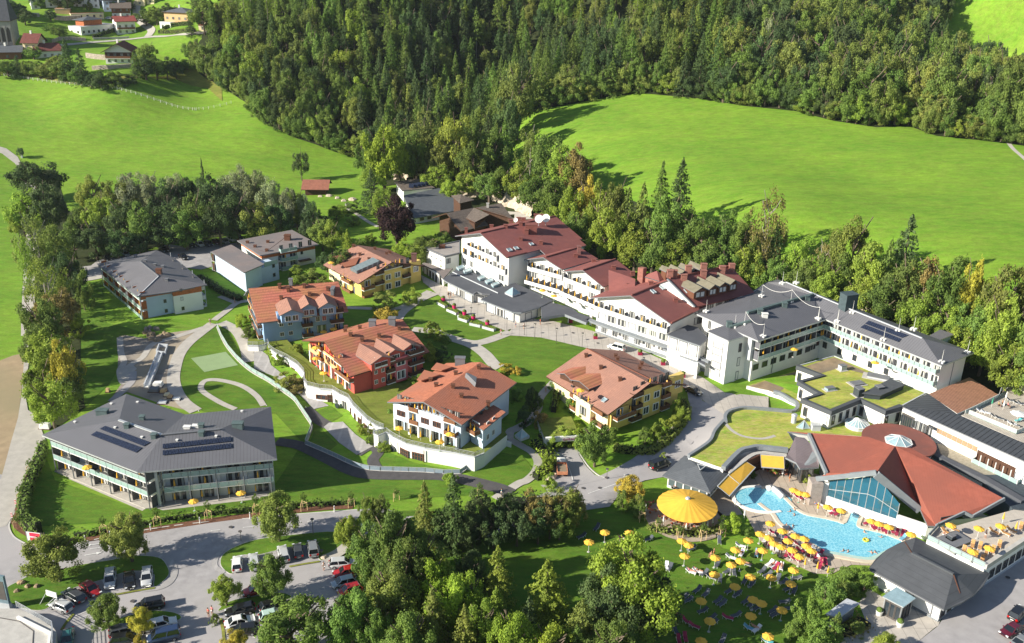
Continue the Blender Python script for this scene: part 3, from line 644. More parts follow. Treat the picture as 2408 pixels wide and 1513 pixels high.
for lv in(0,1,2):
    z=lv*2.95+.12
    F1.win(.1,.87,5,z+.05,2.1,2.15,'p');F2.win(.13,.88,4,z+.05,2.5,2.15,'p')
    if lv:
        F1.balc(.0,.97,z,1.9,5,GRAIL,1.0,(MATS['dark_partition'],True,.95,2.3),None,npan=3,umb=.55,lab='%s floor balcony on the left wing of the apartment house nearest the street'%('first','second')[lv-1])
        F2.balc(.02,1.0,z,1.7,4,GRAIL,1.0,(WTRIM,True,.6,2.3),None,npan=3,umb=.8,lab='%s floor balcony on the right wing of the apartment house nearest the street'%('first','second')[lv-1])
    else:
        for F,n,lab in((F1,5,'left'),(F2,4,'right')):
            for i in range(n+1):
                a,b=F.at(i/n*.97,.02),F.at(i/n*.97,1.3);e=F.e*.05;MB().prism([a-e,b-e,b+e,a+e],.12,2.5).build('partition',MATS['dark_partition'],B.e)
            for i in range(n):p=F.at((i+.4)/n*.97,1.1);FOLD.append((p.x,p.y,.12,'ground floor terrace along the %s wing of the apartment house nearest the street'%lab,i+1))
for F,n,a in((F1,5,1.9),(F2,4,1.7)):
    for i in range(n+1):
        p=F.at(min(i/n,1)*.97,a-.04);MB().prism([p+Vector((-.08,-.08)),p+Vector((.08,-.08)),p+Vector((.08,.08)),p+Vector((-.08,.08))],.1,ze-.1).build('post',TRIM,B.e)
F2.band('wood_band',0,1,ze-1.0,ze-.35,ORWOOD);FM.win(.5,.5,1,.9,1.1,1.2,'d');FM.win(.5,.5,1,3.8,1.1,1.2,'b');FM.win(.5,.5,1,6.7,1.1,.9,'d');FE.win(.2,.8,3,6.5,1,1,'d')
for a,b in(('13:950,1045 1385,1190 1330,1228 905,1070',0),):
    pass
B.solar('13:935,1048 985,1020 1407,1175 1345,1210'.replace('935,1048 985,1020 1407,1175 1345,1210','985,1020 1407,1175 1345,1210 935,1048'),22)
B.solar('13:905,1070 1332,1225 1275,1270 850,1105',22);B.solar('13:1520,1190 2160,1120 2163,1164 1520,1233',22);B.solar('13:1520,1250 2165,1182 2168,1226 1520,1294',22)
B.vents('13:960,905',2.2,1.2,1.0,mat('green_grey_sheet',(.10,.14,.14),.6));B.vents('13:1330,955 1188,1030 1440,1125 1883,1030 1885,1100',.9,.9,.8,MATS['green_grey_sheet']);B.vents('13:1750,1040 1830,1030',1.2,.7,.5,WTRIM,'air_unit')
B.vents('13:2225,1030',2.0,1.2,1.1,MATS['green_grey_sheet']);B.vents('13:700,985 1040,815 1285,800 1075,1038 1325,1128 1655,1155 2020,1118 2260,885',.25,.25,.25,WTRIM,'vent_pipe')
B.line('ridge_cap','13:1112,962 1513,1100',.5,.2,METAL);B.line('ridge_cap','13:1517,1100 2055,1048',.4,.2,TRIM)
# --- guest house at the upper left ---
ze=3.6+zt('12:1390,1312 1422,1545',3.6)-3.6+.15;report('NW',ze=ze)
N0,N1,N1b,N1c,N2,N3,N3b,N4=[U(p,ze)for p in px('12:905,982 1280,1287 1553,1228 1572,1248 1937,1178 1800,1068 1640,935 1465,855')]
R0,R1=[U(p,ze+2.6)for p in px('12:1310,960 1482,1098')]
B=Bld('guest_house','pale blue and white guest house with a plain grey hipped roof, upper left beside the trees','house',cnt([N0,N1,N2,N4]),3.6)
B.roof([[N0,N1,R1,R0],[N1,N1c,N2,R1],[N2,N3b,N4,R0,R1],[N4,N0,R0]],R_SEAM2,.3)
wr=insetp([N0,N1,N2,N3b,N4],[2.4,1.0,1.6,1,1]);B.shell(wr,BLUEW);FL,FR,FE=Fac(B,wr[0],wr[1]),Fac(B,wr[1],wr[2]),Fac(B,wr[2],wr[3])
FR.band('white_bay',.47,1,-.5,ze-5.2,WHITE,1.2,1.2);FR.band('wood_band',0,.46,ze-4.7,ze-3.6-.1,ORWOOD);FR.band('wood_band',.47,1,ze-5.2,ze-3.6-.1,ORWOOD,1.25,1.25)
FR.win(.33,.33,1,.9,.75,1,'d');FR.win(.33,.33,1,3.7,.75,1,'d');FR.win(.33,.33,1,6.5,.75,.8,'d');FR.win(.62,.62,1,1.2,.75,1,'d',1.23);FR.win(.62,.62,1,4.0,.75,1,'b',1.23);FR.win(.62,.62,1,6.6,.75,.8,'d',1.28)
for lv in range(3):
    z=lv*2.8+.1;FL.win(.06,.94,8,z,1.6,2.1,'p');FE.win(.2,.8,3,z,1.3,2.1,'p')
    FL.balc(0,1,z,1.7,6,GRAIL,.95,(ORWOOD,True,.8,2.2),METAL,2.6,npan=2,umb=.7,lab='%s floor balcony of the upper left guest house'%('ground','first','second')[lv]);FE.balc(0,1,z,1.2,3,WRAIL,.95,None,METAL,2.6)
B.vents('12:1488,1080',1.4,1.1,1.5,BFRAME);B.vents('12:1523,1022 1560,1145 1268,925 1360,970 1450,1005',.7,.7,.7);B.line('ridge_cap','12:1310,962 1482,1100',.3,.15,TRIM)
B.line('ridge_cap','12:1310,962 1482,1100 1290,1285',.2,.12,LGREY)
# --- long guest house with two flat brown roofs ---
z1=4.9+zt('22:227,985 228,1165',4.9)-4.9;z2=5+zt('22:570,858 572,1025',5)-5;report('N',z1=z1,z2=z2)
B=Bld('guest_house','long pale guest house with two flat brown grey roofs, blue end wall and orange boards under the eaves','house',U(px('22:230,980')[0],6),4.9)
a,b,c,d=[U(p,z2+.4)for p in px('22:-158,765 55,905 605,802 355,665')];B.roof([[a,b,c,d]],R_BROWNGREY,.3)
wr=insetp(ccw([a,b,c,d]),.9);B.shell(wr,WHITE);F=Fac(B,wr[0],wr[1]);fs=[Fac(B,wr[i],wr[(i+1)%4])for i in range(4)];fs.sort(key=lambda f:f.at(.5).y);FF=fs[0];FS=fs[1]
for f in fs:f.band('wood_band',0,1,z2-4.9-1.1,z2-4.9+.1,ORWOOD)
FF.balc(.32,.62,3.2,1.5,2,GRAIL,1,None,None,npan=2,umb=.5,lab='middle balcony of the long brown roofed guest house');FF.balc(.32,.62,.4,1.5,2,GRAIL,1,None,None);FF.balc(.32,.62,6.0,1.5,2,GRAIL,1,None,None)
FF.win(.36,.58,2,3.3,2.2,2.1,'p');FF.win(.36,.58,2,.5,2.2,2.1,'p');FF.win(.36,.9,4,6.2,1.2,1.7,'p',.1);FF.win(.74,.74,1,3.8,.8,1.1,'s');FF.band('porch_roof',.66,.88,1.9,2.15,DWOOD,1.6,1.5)
a,b,c,d=[U(p,z1+.3)for p in px('22:-403,870 -93,1066 97,985 -213,803')];g=1.0
B.roof([[a,b,c,d]],R_BROWNGREY,.28);wr=insetp(ccw([a,b,c,d]),[1,1,1,1]);e=[V3(q,0)for q in wr]
lo=[a,b,c,d];r2=ccw(lo);wr=insetp(r2,.8);B.shell(wr,BLUEW);fs=[Fac(B,wr[i],wr[(i+1)%4])for i in range(4)];FLL=min(fs,key=lambda f:f.n.x);FRR=min(fs,key=lambda f:f.n.y)
for lv in range(2):
    z=.2+lv*3.0;FLL.win(.05,.95,7,z,1.6,2.1,'p');FLL.balc(0,1,z,1.6,6,GRAIL,.95,(DWOOD,True,.8,2.2),METAL,2.7,npan=2,umb=.8,lab='%s floor balcony of the long brown roofed guest house'%('ground','first')[lv])
e1=U(px('22:228,985')[0],z1-1.2);e0=U(px('22:-10,1040')[0],z1-1.2);FX=Fac(B,e0,e1)
B.box('wing_wall',[e0,e1,e1-V3(FX.n,0)*6,e0-V3(FX.n,0)*6],4,z1-1.2,BLUEW);FX.win(.8,.8,1,1.2,.8,1.1,'s',.06);FX.win(.8,.8,1,4,.8,1.1,'s',.06);FX.band('glass_screen',.45,.98,z1-1.2-4.9,z1-4.9+.2,GRAIL,-.1,.08)
B.vents('22:315,760',1.8,1.6,1.6,BFRAME);B.vents('22:130,785 120,865 10,828 -60,790',.8,.8,.6,BFRAME)
B.line('snow_guard','22:20,850 110,872 180,820 280,745',.06,.06,BFRAME)
def dormers(B,rows,rm,wallm,drop=2.2,win=None,thick=.18):
    """small gabled dormers: each row 'back-of-ridge front-of-ridge left-eave-front right-eave-front' measured on the photograph"""
    for st in rows:
        q=px(st);r0,n=B.hit(q[0]);zr=r0.z+.1
        rf=U(q[1],zr);d=rf-r0;d.z=0;zl=zr-drop*.5
        l=U(q[2],zl);r=U(q[3],zl);m=(l+r)/2;hw=(r-l).length/2;dn=d.normalized();sd=Vector((dn.y,-dn.x,0))
        if(r-l).dot(sd)<0:sd=-sd
        l=rf-sd*hw;r=rf+sd*hw;l.z=r.z=zl
        F=[[r0,rf,l,l-d],[r0,r-d,r,rf]];o=B.roof(F,rm,thick,name='dormer',keep=False)
        LOC[o]=LOC[B.e];ww=hw*.82;bk=rf-dn*.6
        pts=[bk-sd*ww,bk+sd*ww];v=[V3(pts[0],zl-drop*.9),V3(pts[1],zl-drop*.9),V3(pts[1],zl-thick+.25*0),V3(bk,zr-thick-.05),V3(pts[0],zl-thick)]
        mb=MB();k=len(v);mb.hexa([p for p in v],[p-d*.85 for p in v]);w=mb.build('dormer_wall',wallm,o)
        if win:
            f=Fac(B,*((pts[0],pts[1])if(Vector((sd.x,sd.y)).cross(Vector((dn.x,dn.y)))<0)else(pts[1],pts[0])),zb=0)
            f.n=Vector((dn.x,dn.y));f.win(.32,.68,2,zl-drop*.75,ww*.62,drop*.6,win,.04)
def house(name,label,cat,zb,ze,g,rm,wmat,ins=(1.0,1.0,1.0,1.0),fascia=None,group=None):
    a,b,c,d,r0,r1=g;B=Bld(name,label,cat,cnt([a,b,c,d]),zb,group);B.roof(gfaces(g),rm,.28,fascia)
    r=[a,b,c,d];k=list(ins)
    if area2(r)<0:r=r[::-1];k=[k[2],k[1],k[0],k[3]]
    B.ring=r;B.wr=insetp(r,k);B.shell(B.wr,wmat);B.fs=[Fac(B,B.wr[i],B.wr[(i+1)%4])for i in range(4)];B.ze=ze
    B.FF=min(B.fs,key=lambda f:f.n.y-f.n.x*.5);B.FL=min(B.fs,key=lambda f:f.n.x);B.FR=max(B.fs,key=lambda f:f.n.x-f.n.y*.5);return B
# --- blue house with the striped roof ---
zb=4.2;ze=zt('23:138,30 150,225',zb);report('blue',ze=ze)
FL,FR=[U(p,ze)for p in px('22:30,1540 882,1428')];RL,RR=[U(p,ze+5.6)for p in px('22:-53,1212 787,1148')];BL,BR=V3(2*RL.to_2d()-FL.to_2d(),ze),V3(2*RR.to_2d()-FR.to_2d(),ze)
B=Bld('guest_house','blue guest house with a striped terracotta roof and three brown dormers','house',cnt([FL,FR,BL,BR]),zb)
B.roof([[FL,FR,RR,RL],[BL,RL,RR,BR]],R_TERRA2,.28);wr=insetp(ccw([FL,FR,BR,BL]),[1.2,1.2,1,1.6]);B.shell(wr,BLUED)
fs=[Fac(B,wr[i],wr[(i+1)%4])for i in range(4)];F=min(fs,key=lambda f:f.n.y);L=min(fs,key=lambda f:f.n.x)
F.win(.22,.33,2,.8,1.1,1.2,'w');F.win(.22,.33,2,3.5,1.1,1.2,'w');F.win(.68,.76,2,3.5,1.1,1.5,'wR');F.win(.72,.72,1,.3,2.4,2.2,'p')
F.band('bay_wall',.17,.45,5.0,ze-zb+1.6,BLUED,1.0,3);F.win(.24,.36,2,6.1,1.2,1.5,'wR',1.05);F.balc(.17,.41,5.4,1.1,3,DWOOD,.8,out=1.0);F.band('bay_wall',.62,.8,5.0,ze-zb+.6,BLUED,.5,2)
for z in(.2,3.0,5.8):
    F.balc(.47,.6,z,1.4,1,DWOOD,.95,umb=.6,lab='left recessed balcony of the blue guest house');F.balc(.83,1,z,1.4,1,DWOOD,.95,umb=.9,lab='right recessed balcony of the blue guest house');F.win(.54,.92,2,z+.05,1.4,2.1,'p')
    L.balc(.1,.9,z,1.2,3,MWOOD,.9,umb=.6,lab='side balcony of the blue guest house');L.win(.2,.8,3,z+.05,1.4,2.1,'p')
dormers(B,['22:300,1290 350,1412 238,1465 468,1437','22:470,1270 512,1358 435,1408 612,1387','22:640,1255 690,1345 610,1387 797,1373'],R_BROWN,BLUED,2.6,'w')
B.vents('22:240,1195 320,1228 520,1275 690,1225 470,1195 255,1308',.7,.7,.7,BFRAME);B.vents('22:345,1165',.9,.9,1.2,TRIM);B.vents('22:738,1245',.8,2.6,1.1,TRIM,'stair_light')
# --- yellow house at the top ---
zb=4.8;ze=zt('22:980,1188 982,1325',zb)+.4;g=gable('22:975,1168','22:1590,1003','22:1340,968','22:950,806',ze);report('yelN',ze=ze,zr=g[4].z)
B=house('guest_house','yellow guest house with a brown roof and a slatted dark skylight, in front of the rock garden','house',zb,ze,g,R_BROWN,YELW,(1.1,1.2,1.2,1.2),DWOOD)
F,L=B.FR,B.FL;F=max(B.fs,key=lambda f:f.n.x-f.n.y);report('F',L=F.L,LL=L.L)
F.band('yellow_bay',.36,.68,-.5,6.4,YELW,.7,1.2);F.band('yellow_bay',.82,1.0,-.5,6.8,YELW,.9,1.4);F.band('yellow_bay',0,.22,-.5,5.2,YELW,.6,1.0)
F.win(.44,.6,2,3.3,2.,1.7,'w',.75);F.win(.44,.6,2,.4,2.,1.9,'w',.75);F.win(.91,.91,1,3.6,1.9,1.8,'w',.95);F.win(.1,.1,1,2.9,1.9,2.0,'w',.65)
F.balc(.0,.18,.1+2.4,1.3,1,MWOOD,.9,out=.6,umb=1,lab='left corner balcony of the yellow guest house by the rock garden');F.balc(.0,.18,-.1,1.3,1,MWOOD,.9,out=.6)
for z in(2.8,5.8):F.balc(.22,.36,z,1.3,1,DWOOD,.95);F.balc(.69,.81,z,1.3,1,DWOOD,.95)
F.balc(.36,.69,6.5,.9,4,DWOOD,.2,umb=.9,lab='top balcony of the yellow guest house by the rock garden');F.win(.3,.8,6,6.3,1.1,1.9,'p',.04)
for z in(.1,3.0):L.balc(.52,.78,z,1.2,2,MWOOD,.9,out=.0,umb=.6,lab='left side balcony of the yellow guest house by the rock garden');L.win(.55,.8,2,z+.1,1.3,2,'p')
L.band('sunlit_tone_wall',0,.5,-.5,4.6,CREAM,.04,.1);L.win(.15,.4,2,1.0,.8,1.2,'d',.06);L.win(.4,.4,1,3.0,.8,1.1,'d',.06)  # paler cream carries the sunlit tone of the yellow left side
pp,n=B.quad('slatted_skylight','22:905,1050 1120,950 1185,982 965,1080',mat('slatted_louvre',(.12,.15,.16),.4,.1,2,pat=[(1,.7,.2,2.2)]),1.0,.9)
B.quad('loggia_roof','22:720,935 910,885 880,935 760,965',R_TERRA,.5,.2);B.quad('loggia_roof','22:800,985 990,930 955,1005 850,1025',R_TERRA,.5,.2)
B.vents('22:930,825 990,905 1075,950 1130,850 1240,895 1270,885',.7,.7,.7,BFRAME);B.vents('22:1495,945',1.4,1.1,1.8,mat('brown_stack',(.16,.08,.07)))
# --- red house ---
zb=4.3;ze=zt('23:962,548 965,725',zb)+.3;g=gable('23:445,215','23:900,553','23:628,222','23:1385,17',ze);report('red',ze=ze,zr=g[4].z)
# gable front is the lit left side; the long red wall looks to the lower right
B=house('guest_house','red and orange guest house with a red striped roof and three dormers','house',zb,ze,g,R_TERRA2,REDW,(1.5,1.2,1.2,1.2),DWOOD)
F=min(B.fs,key=lambda f:f.n.x+f.n.y*.4);S=min(B.fs,key=lambda f:f.n.y-f.n.x*.4);report('red',FL=F.L,SL=S.L)
F.band('orange_wall',.02,.27,2.7,ze-zb-.6,ORANW,.5,.9);F.band('orange_wall',.38,.68,2.7,ze-zb+.2,ORANW,.5,.9)
for t in(.03,.27,.38,.53,.68,.84):F.band('pier',t-.012,t+.012,-.4,2.7,WHITE,.5,.5)
F.win(.1,.19,2,3.8,.9,1.2,'B',.54);F.win(.45,.51,2,3.8,.9,1.2,'B',.54);F.win(.58,.64,2,3.8,.9,1.2,'B',.54);F.win(.1,.9,9,.1,1.2,2.1,'p')
for z in(2.8,5.6):F.balc(.27,.38,z,1.2,1,MWOOD,.9,umb=.8,lab='left gable balcony of the red guest house');F.balc(.68,.84,z,1.2,1,MWOOD,.9,umb=.8,lab='right gable balcony of the red guest house');F.win(.32,.76,2,z+.05,1.4,2,'p')
F.balc(.38,.68,ze-zb+.1,.6,3,ORANW,.5,umb=.7,lab='top gable balcony of the red guest house');F.balc(.84,1,2.8,1.2,1,MWOOD,.9,umb=1,lab='corner balcony of the red guest house')
for i in range(6):p=F.at(.1+.15*i,1.0);FOLD.append((p.x,p.y,zb,'ground floor terraces on the orange gable side of the red guest house',i+1))
S.band('red_bay',.24,.42,-.5,ze-zb+1.6,REDW,.8,2.5);S.band('pink_bay',.56,.75,-.5,5.6,mat('render_pink_red',(.60,.16,.17),.9,.05),.6,1.2)
S.win(.28,.38,2,.9,.9,1.1,'w',.84);S.win(.28,.38,2,3.4,.9,1.1,'w',.84);S.win(.29,.37,2,6.1,1,1.5,'w',.84);S.balc(.25,.42,5.5,.9,2,DWOOD,.8,out=.8)
S.win(.65,.65,1,3.5,2.4,1.6,'w',.64);S.win(.65,.65,1,.1,2.4,2.2,'W',.64)
for z in(.1,2.8,5.6):S.balc(.43,.55,z,1.2,1,DWOOD,.9,umb=.8,lab='middle recess of the red guest house');S.balc(.77,.98,z,1.2,1,DWOOD,.9,umb=.8,lab='right recess of the red guest house');S.win(.49,.87,2,z+.05,1.3,2,'p')
dormers(B,['23:985,240 1198,362 1082,437 1312,378','23:1142,193 1318,300 1215,338 1422,298','23:1303,152 1470,250 1395,300 1592,262'],R_BROWN,REDW,2.4,'w')
B.vents('23:1108,85 1290,62',1.6,1.4,1.6,TRIM);B.vents('23:853,135 990,108 903,172 1170,180 1358,112 1010,220 860,105',.7,.7,.7,BFRAME)
# --- light blue house above the curved white wall ---
zb=4.0;ze=zt('23:1285,830 1300,1080',zb)+.2;g=gable('23:1243,790','23:1940,1005','23:1603,790','23:2120,418',ze);report('lb',ze=ze,zr=g[4].z)
B=house('guest_house','light blue guest house with a terracotta roof standing above the curved white wall','house',zb,ze,g,R_TERRA,BLUEW,(1.6,1.2,1.2,1.2),TRIM)
F=min(B.fs,key=lambda f:f.n.y+f.n.x*.5);S=max(B.fs,key=lambda f:f.n.x-f.n.y*.3);report('lb',FL=F.L,SL=S.L);PB=mat('render_blue_sunlit',(.62,.70,.80),.9,.04)  # lighter copy of the blue render, brightness of the sunlit front painted in
F.band('front_wall',0,.25,2.7,6.0,PB,1.1,1.2);F.band('front_wall',.39,.79,2.7,6.3,PB,1.1,1.2)
for t in(.01,.24,.39,.58,.78,.97):F.band('pier',t-.012,t+.012,-.4,2.7,WHITE,1.1,1.0)
F.band('back_boards',.02,.98,6.3,ze-zb-.2,DWOOD,.05,.1)
F.win(.09,.16,2,3.8,.95,1.3,'B',1.14);F.win(.47,.53,2,3.8,.95,1.3,'B',1.14);F.win(.65,.71,2,3.8,.95,1.3,'B',1.14);F.win(.06,.95,9,.1,1.3,2.1,'p');F.win(.06,.95,9,6.2,1.2,1.9,'p',.1)
for z in(2.8,5.7):F.balc(.25,.39,z,1.25,1,MWOOD,.9,umb=.8,lab='left balcony of the light blue guest house');F.balc(.79,.96,z,1.25,1,MWOOD,.9,umb=.8,lab='right balcony of the light blue guest house')
F.balc(.0,.25,5.9,1.1,2,PB,.5,umb=.6,lab='top left balcony of the light blue guest house');F.balc(.39,.79,5.9,1.1,4,PB,.6,umb=.8,lab='top middle balcony of the light blue guest house')
for t in(.1,.24,.4,.5,.6,.7,.82):MB().bar(V3(F.at(t,1.0),zb+6.4),V3(F.at(t,1.0),min((B.zr(*F.at(t,1.0))or ze),ze+4)-.2),.22).build('post',MWOOD,B.e)
for i in range(4):p=F.at(.3+.16*i,1.8);FOLD.append((p.x,p.y,zb,'ground floor terraces under the light blue guest house',i+1))
q=[U(p,ze-2.0)for p in px('23:1905,1010 2128,1065')];q[0]=V3(F.p1,0);ex=U(px('23:2143,1062')[0],ze-1.7);b=g[1]
bay=[U(p,zb)for p in px('23:1905,1262 2143,1270 2360,1105')];bay.append(bay[0]+bay[2]-bay[1])
k=[Vector(p)for p in bay];lo=[U(p,ze-1.5)for p in px('23:1985,962 2143,1055 2352,885 2238,818')];B.roof([[lo[0],lo[1],lo[2],lo[3]]],R_TERRA,.25,name='lower_roof');B.box('side_wing',[V3(p,0)for p in insetp(ccw(lo),.7)],zb-1,ze-1.75,BLUEW)
wl=insetp(ccw(lo),.7);fl=[Fac(B,wl[i],wl[(i+1)%4])for i in range(4)];SR=max(fl,key=lambda f:f.n.x-f.n.y*.3);SR.win(.25,.55,2,1.2,1,1.3,'w');SR.win(.25,.55,2,4.1,1,1.3,'w');SF=min(fl,key=lambda f:f.n.y+f.n.x*.5);SF.win(.3,.6,2,3.2,1.2,2.2,'w');SF.balc(.1,.8,3.1,1.5,2,MWOOD,.9,umb=1,lab='corner balcony of the light blue guest house')
B.quad('loggia_roof','23:1600,522 1747,565 1570,622 1530,612',R_TERRA2,.8,.2);B.quad('loggia_roof','23:1715,453 1862,492 1760,528 1662,512',R_TERRA2,.8,.2)
B.vents('23:1925,440',2.2,1.2,1.7,TRIM);B.vents('23:2100,478 1885,535 1650,598 1702,645 1860,658 1938,745 2188,815',.7,.7,.7,BFRAME);B.quad('roof_window','23:2105,890 2125,880 2140,900 2118,910',GLASS,.2,.2);B.quad('roof_window','23:2155,850 2175,842 2190,862 2170,870',GLASS,.2,.2)
B.quad('stair_light','23:1968,562 1985,560 2068,600 2062,655',TRIM,1.2,1.1)
# --- yellow house beside the hotel drive ---
zb=3.4;ze=zt('33:928,908 925,1062',zb)+.3;g=gable('33:925,900','33:1650,622','33:1395,610','33:725,286',ze);report('yelS',ze=ze,zr=g[4].z)
B=house('guest_house','yellow guest house with a brown roof beside the curving drive below the hotel','house',zb,ze,g,R_BROWN,YELW,(1.2,1.3,1.2,1.2),DWOOD)
F=max(B.fs,key=lambda f:f.n.x-f.n.y);L=min(B.fs,key=lambda f:f.n.x);report('yS',FL=F.L,LL=L.L)
F.band('yellow_bay',.02,.26,-.5,4.2,YELW,.5,1.0);F.band('yellow_bay',.42,.7,-.5,6.6,YELW,.8,1.4);F.band('yellow_bay',.82,1.02,2.6,7.2,YELW,.9,1.2)
F.win(.13,.13,1,2.6,1.9,1.7,'w',.56);F.win(.49,.63,2,3.6,1.8,1.7,'w',.85);F.win(.49,.63,2,.5,1.8,1.9,'w',.85);F.win(.93,.93,1,4.2,1.8,1.8,'w',.95)
F.balc(.04,.3,2.3,1.5,2,MWOOD,.9,out=.5,umb=.9,lab='left corner balcony of the yellow guest house beside the drive')
for z in(.1,2.9,5.8):F.balc(.28,.42,z,1.3,1,DWOOD,.95,umb=.5,lab='left recess of the yellow guest house beside the drive');F.balc(.7,.82,z,1.4,1,MWOOD,.95);F.win(.35,.76,2,z+.05,1.3,2,'p')
F.balc(.42,.7,6.6,.7,4,DWOOD,.25,umb=.8,lab='top balcony of the yellow guest house beside the drive');F.win(.45,.8,5,6.5,1.2,1.9,'p',.04)
L.band('sunlit_tone_wall',0,1,-.5,ze-zb-.25,CREAM,.05,.1);L.band('sunlit_tone_bay',.52,.78,-.5,ze-zb-.1,CREAM,1.3,1.5);L.win(.15,.36,2,1.1,.8,1.1,'d',.07);L.win(.36,.36,1,4.0,.8,1.1,'d',.07);L.win(.62,.68,2,3.6,.7,1.5,'d',1.33);L.win(.65,.65,1,.6,2,2,'p',1.33)  # left side of the yellow house, sunlight put into its paler wall colour
for z in(.1,3.0):L.balc(.4,.51,z,1.3,1,MWOOD,.9,umb=.7,lab='left side balcony of the yellow guest house beside the drive');L.balc(.79,.98,z,1.3,1,MWOOD,.9)
L.balc(.5,.8,ze-zb-.4,.9,3,CREAM,.6,out=.9,umb=.9,lab='dormer loggia of the yellow guest house beside the drive')
dormers(B,['33:720,452 522,520 425,520 582,580','33:855,517 657,588 578,580 742,676'],R_TERRA2,DWOOD,1.6)
B.vents('33:722,365 858,475 1035,585 1012,395 995,368 1217,480 1235,440',.7,.7,.7,BFRAME);B.quad('roof_window','33:860,778 890,745 922,765 890,790',SKYGL,.2,.25,METAL);B.line('ridge_cap','33:728,290 1060,450 1393,612',.25,.2,R_TERRA)
# ================= main hotel =================
PZ=8.6;DPART=mat('grey_partition',(.14,.14,.16),.6,.05,1)
def roofbox(B,st,z,rm,wm,ins=.8,th=.35,zb=None,name='flat_roof',fascia=None,shell=True):
    r=ccw([U(p,z)for p in px(st)])if isinstance(st,str)else ccw(st);B.roof([[V3(p,z)for p in r]],rm,th,fascia,name)
    w=insetp(r,ins)
    if shell:B.shell(w,wm,zb,cap=z-.1)
    return r,w
def parapet(B,r,z,w=.4,h=.4,mt=None,close=True,name='parapet'):
    mb=MB();P=[Vector((p[0],p[1],0))for p in r];P=P+[P[0]]if close else P
    for i in range(len(P)-1):mb.bar(V3(P[i],z+h/2),V3(P[i+1],z+h/2),w,h)
    return mb.build(name,mt or TRIM,B.e)
# podium with shops and the skylight pyramid
P=Bld('hotel_arcade','low dark roofed arcade along the hotel forecourt with a glass pyramid skylight','building',U(px('a:900,1150')[0],5).to_2d(),5)
pr=[U(p,PZ)for p in px('a:310,990 440,895 530,828 700,905 900,1000 1112,1092 1255,1045 1500,1155 1745,1272 1590,1350 1335,1428 1212,1420 800,1257 925,1200 750,1168 712,1196 352,1022')]
FLR=[[V3(p,PZ)for p in(pr[i]for i in k)]for k in([0,1,2,3,16],[3,4,14,15,16],[4,5,6,13,14],[13,6,7,12],[7,8,9,10,11,12])]
P.roof([[V3(p,PZ)for p in pr]],R_BITUM,.4,GREYW,'flat_roof')
w=insetp(pr if area2(pr)>0 else pr[::-1],1.3);P.shell(w,WHITE,cap=PZ-.3)
w=[Vector(p)for p in w];n=len(w);FA=[]
for i in range(n):
    f=Fac(P,w[i],w[(i+1)%n])
    if f.L>3 and f.n.y<.2 and f.n.x<.8:FA.append(f)
for f in FA:
    k=max(1,int(f.L/3.2));f.win(.5/k,1-.5/k,k,.1,2.3,2.2,'bpb',.05);f.band('plinth',0,1,0,.35,GREYW,.08)
    for i in range(k+1):f.band('pier',max(0,i/k-.006),min(1,i/k+.006),0,3.2,GREYW,.25,.3)
for st in('a:485,858 570,830 600,858 520,888','a:575,900 655,870 688,900 605,930','a:762,990 840,958 875,988 795,1020','a:858,1035 935,1003 970,1035 890,1066','a:938,1080 1020,1045 1052,1075 970,1108'):
    P.quad('roof_light',st,SKYGL,.55,.55,LGREY)
P.line('roof_step','a:435,905 1030,1180',.2,.25,LGREY);P.line('roof_step','a:705,1195 755,1165 830,1195 925,1200',.3,.3,TRIM)
def pyramid(name,lab,cat,st,z,h,bh=.4,tri=6,par=None):
    pts=[U(p,z)for p in px(st)];c=cnt(pts);o=empty(name,(c.x,c.y,z),lab,cat)
    mb=MB();mb.prism(pts,z,z+bh);mb.build('base',LGREY,o);r=ccw(pts);c2=[]
    g=MB();top=(c.x,c.y,z+bh+h)
    for i in range(len(r)):MB().add([V3(r[i-1],z+bh),V3(r[i],z+bh),top],[[0,1,2]]).build('glass_pane',SKYGL,o)
    fr=MB()
    for i in range(len(r)):fr.bar(V3(r[i],z+bh),top,.12);fr.bar(V3(r[i-1],z+bh),V3(r[i],z+bh),.14)
    fr.build('frame',METAL,o);return o
pyramid('pyramid_skylight','glass pyramid skylight on the dark arcade roof of the hotel','skylight','a:1118,1187 1218,1232 1325,1192 1225,1150',PZ,1.7)
# grey porch building and canopy in front of the entrance
f=Fac(P,U(px('a:1340,1500')[0],5),U(px('a:1600,1440')[0],5));f.band('grey_wall',0,1,0,3.4,GREYW,.1,.4);f.win(.55,.55,1,.6,3.2,1.6,'b',.14)
roofbox(P,'a:1590,1330 1720,1288 2000,1372 2080,1430 2240,1490 2180,1560 1900,1450 1700,1480 1600,1500',8.4,R_BITUM,GREYW,.6,.7,5,'canopy_roof',GREYW,False)
P.box('grey_pier',[U(p,5)for p in px('a:1610,1560 1700,1530 1690,1505 1605,1535')],5,8,GREYW)
for st in('a:1940,1560 1952,1560 1952,1548 1940,1548','b:150,1000 175,1010 185,990 160,985'):P.box('column',[U(p,5)for p in px(st)],4.5,8,WHITE)
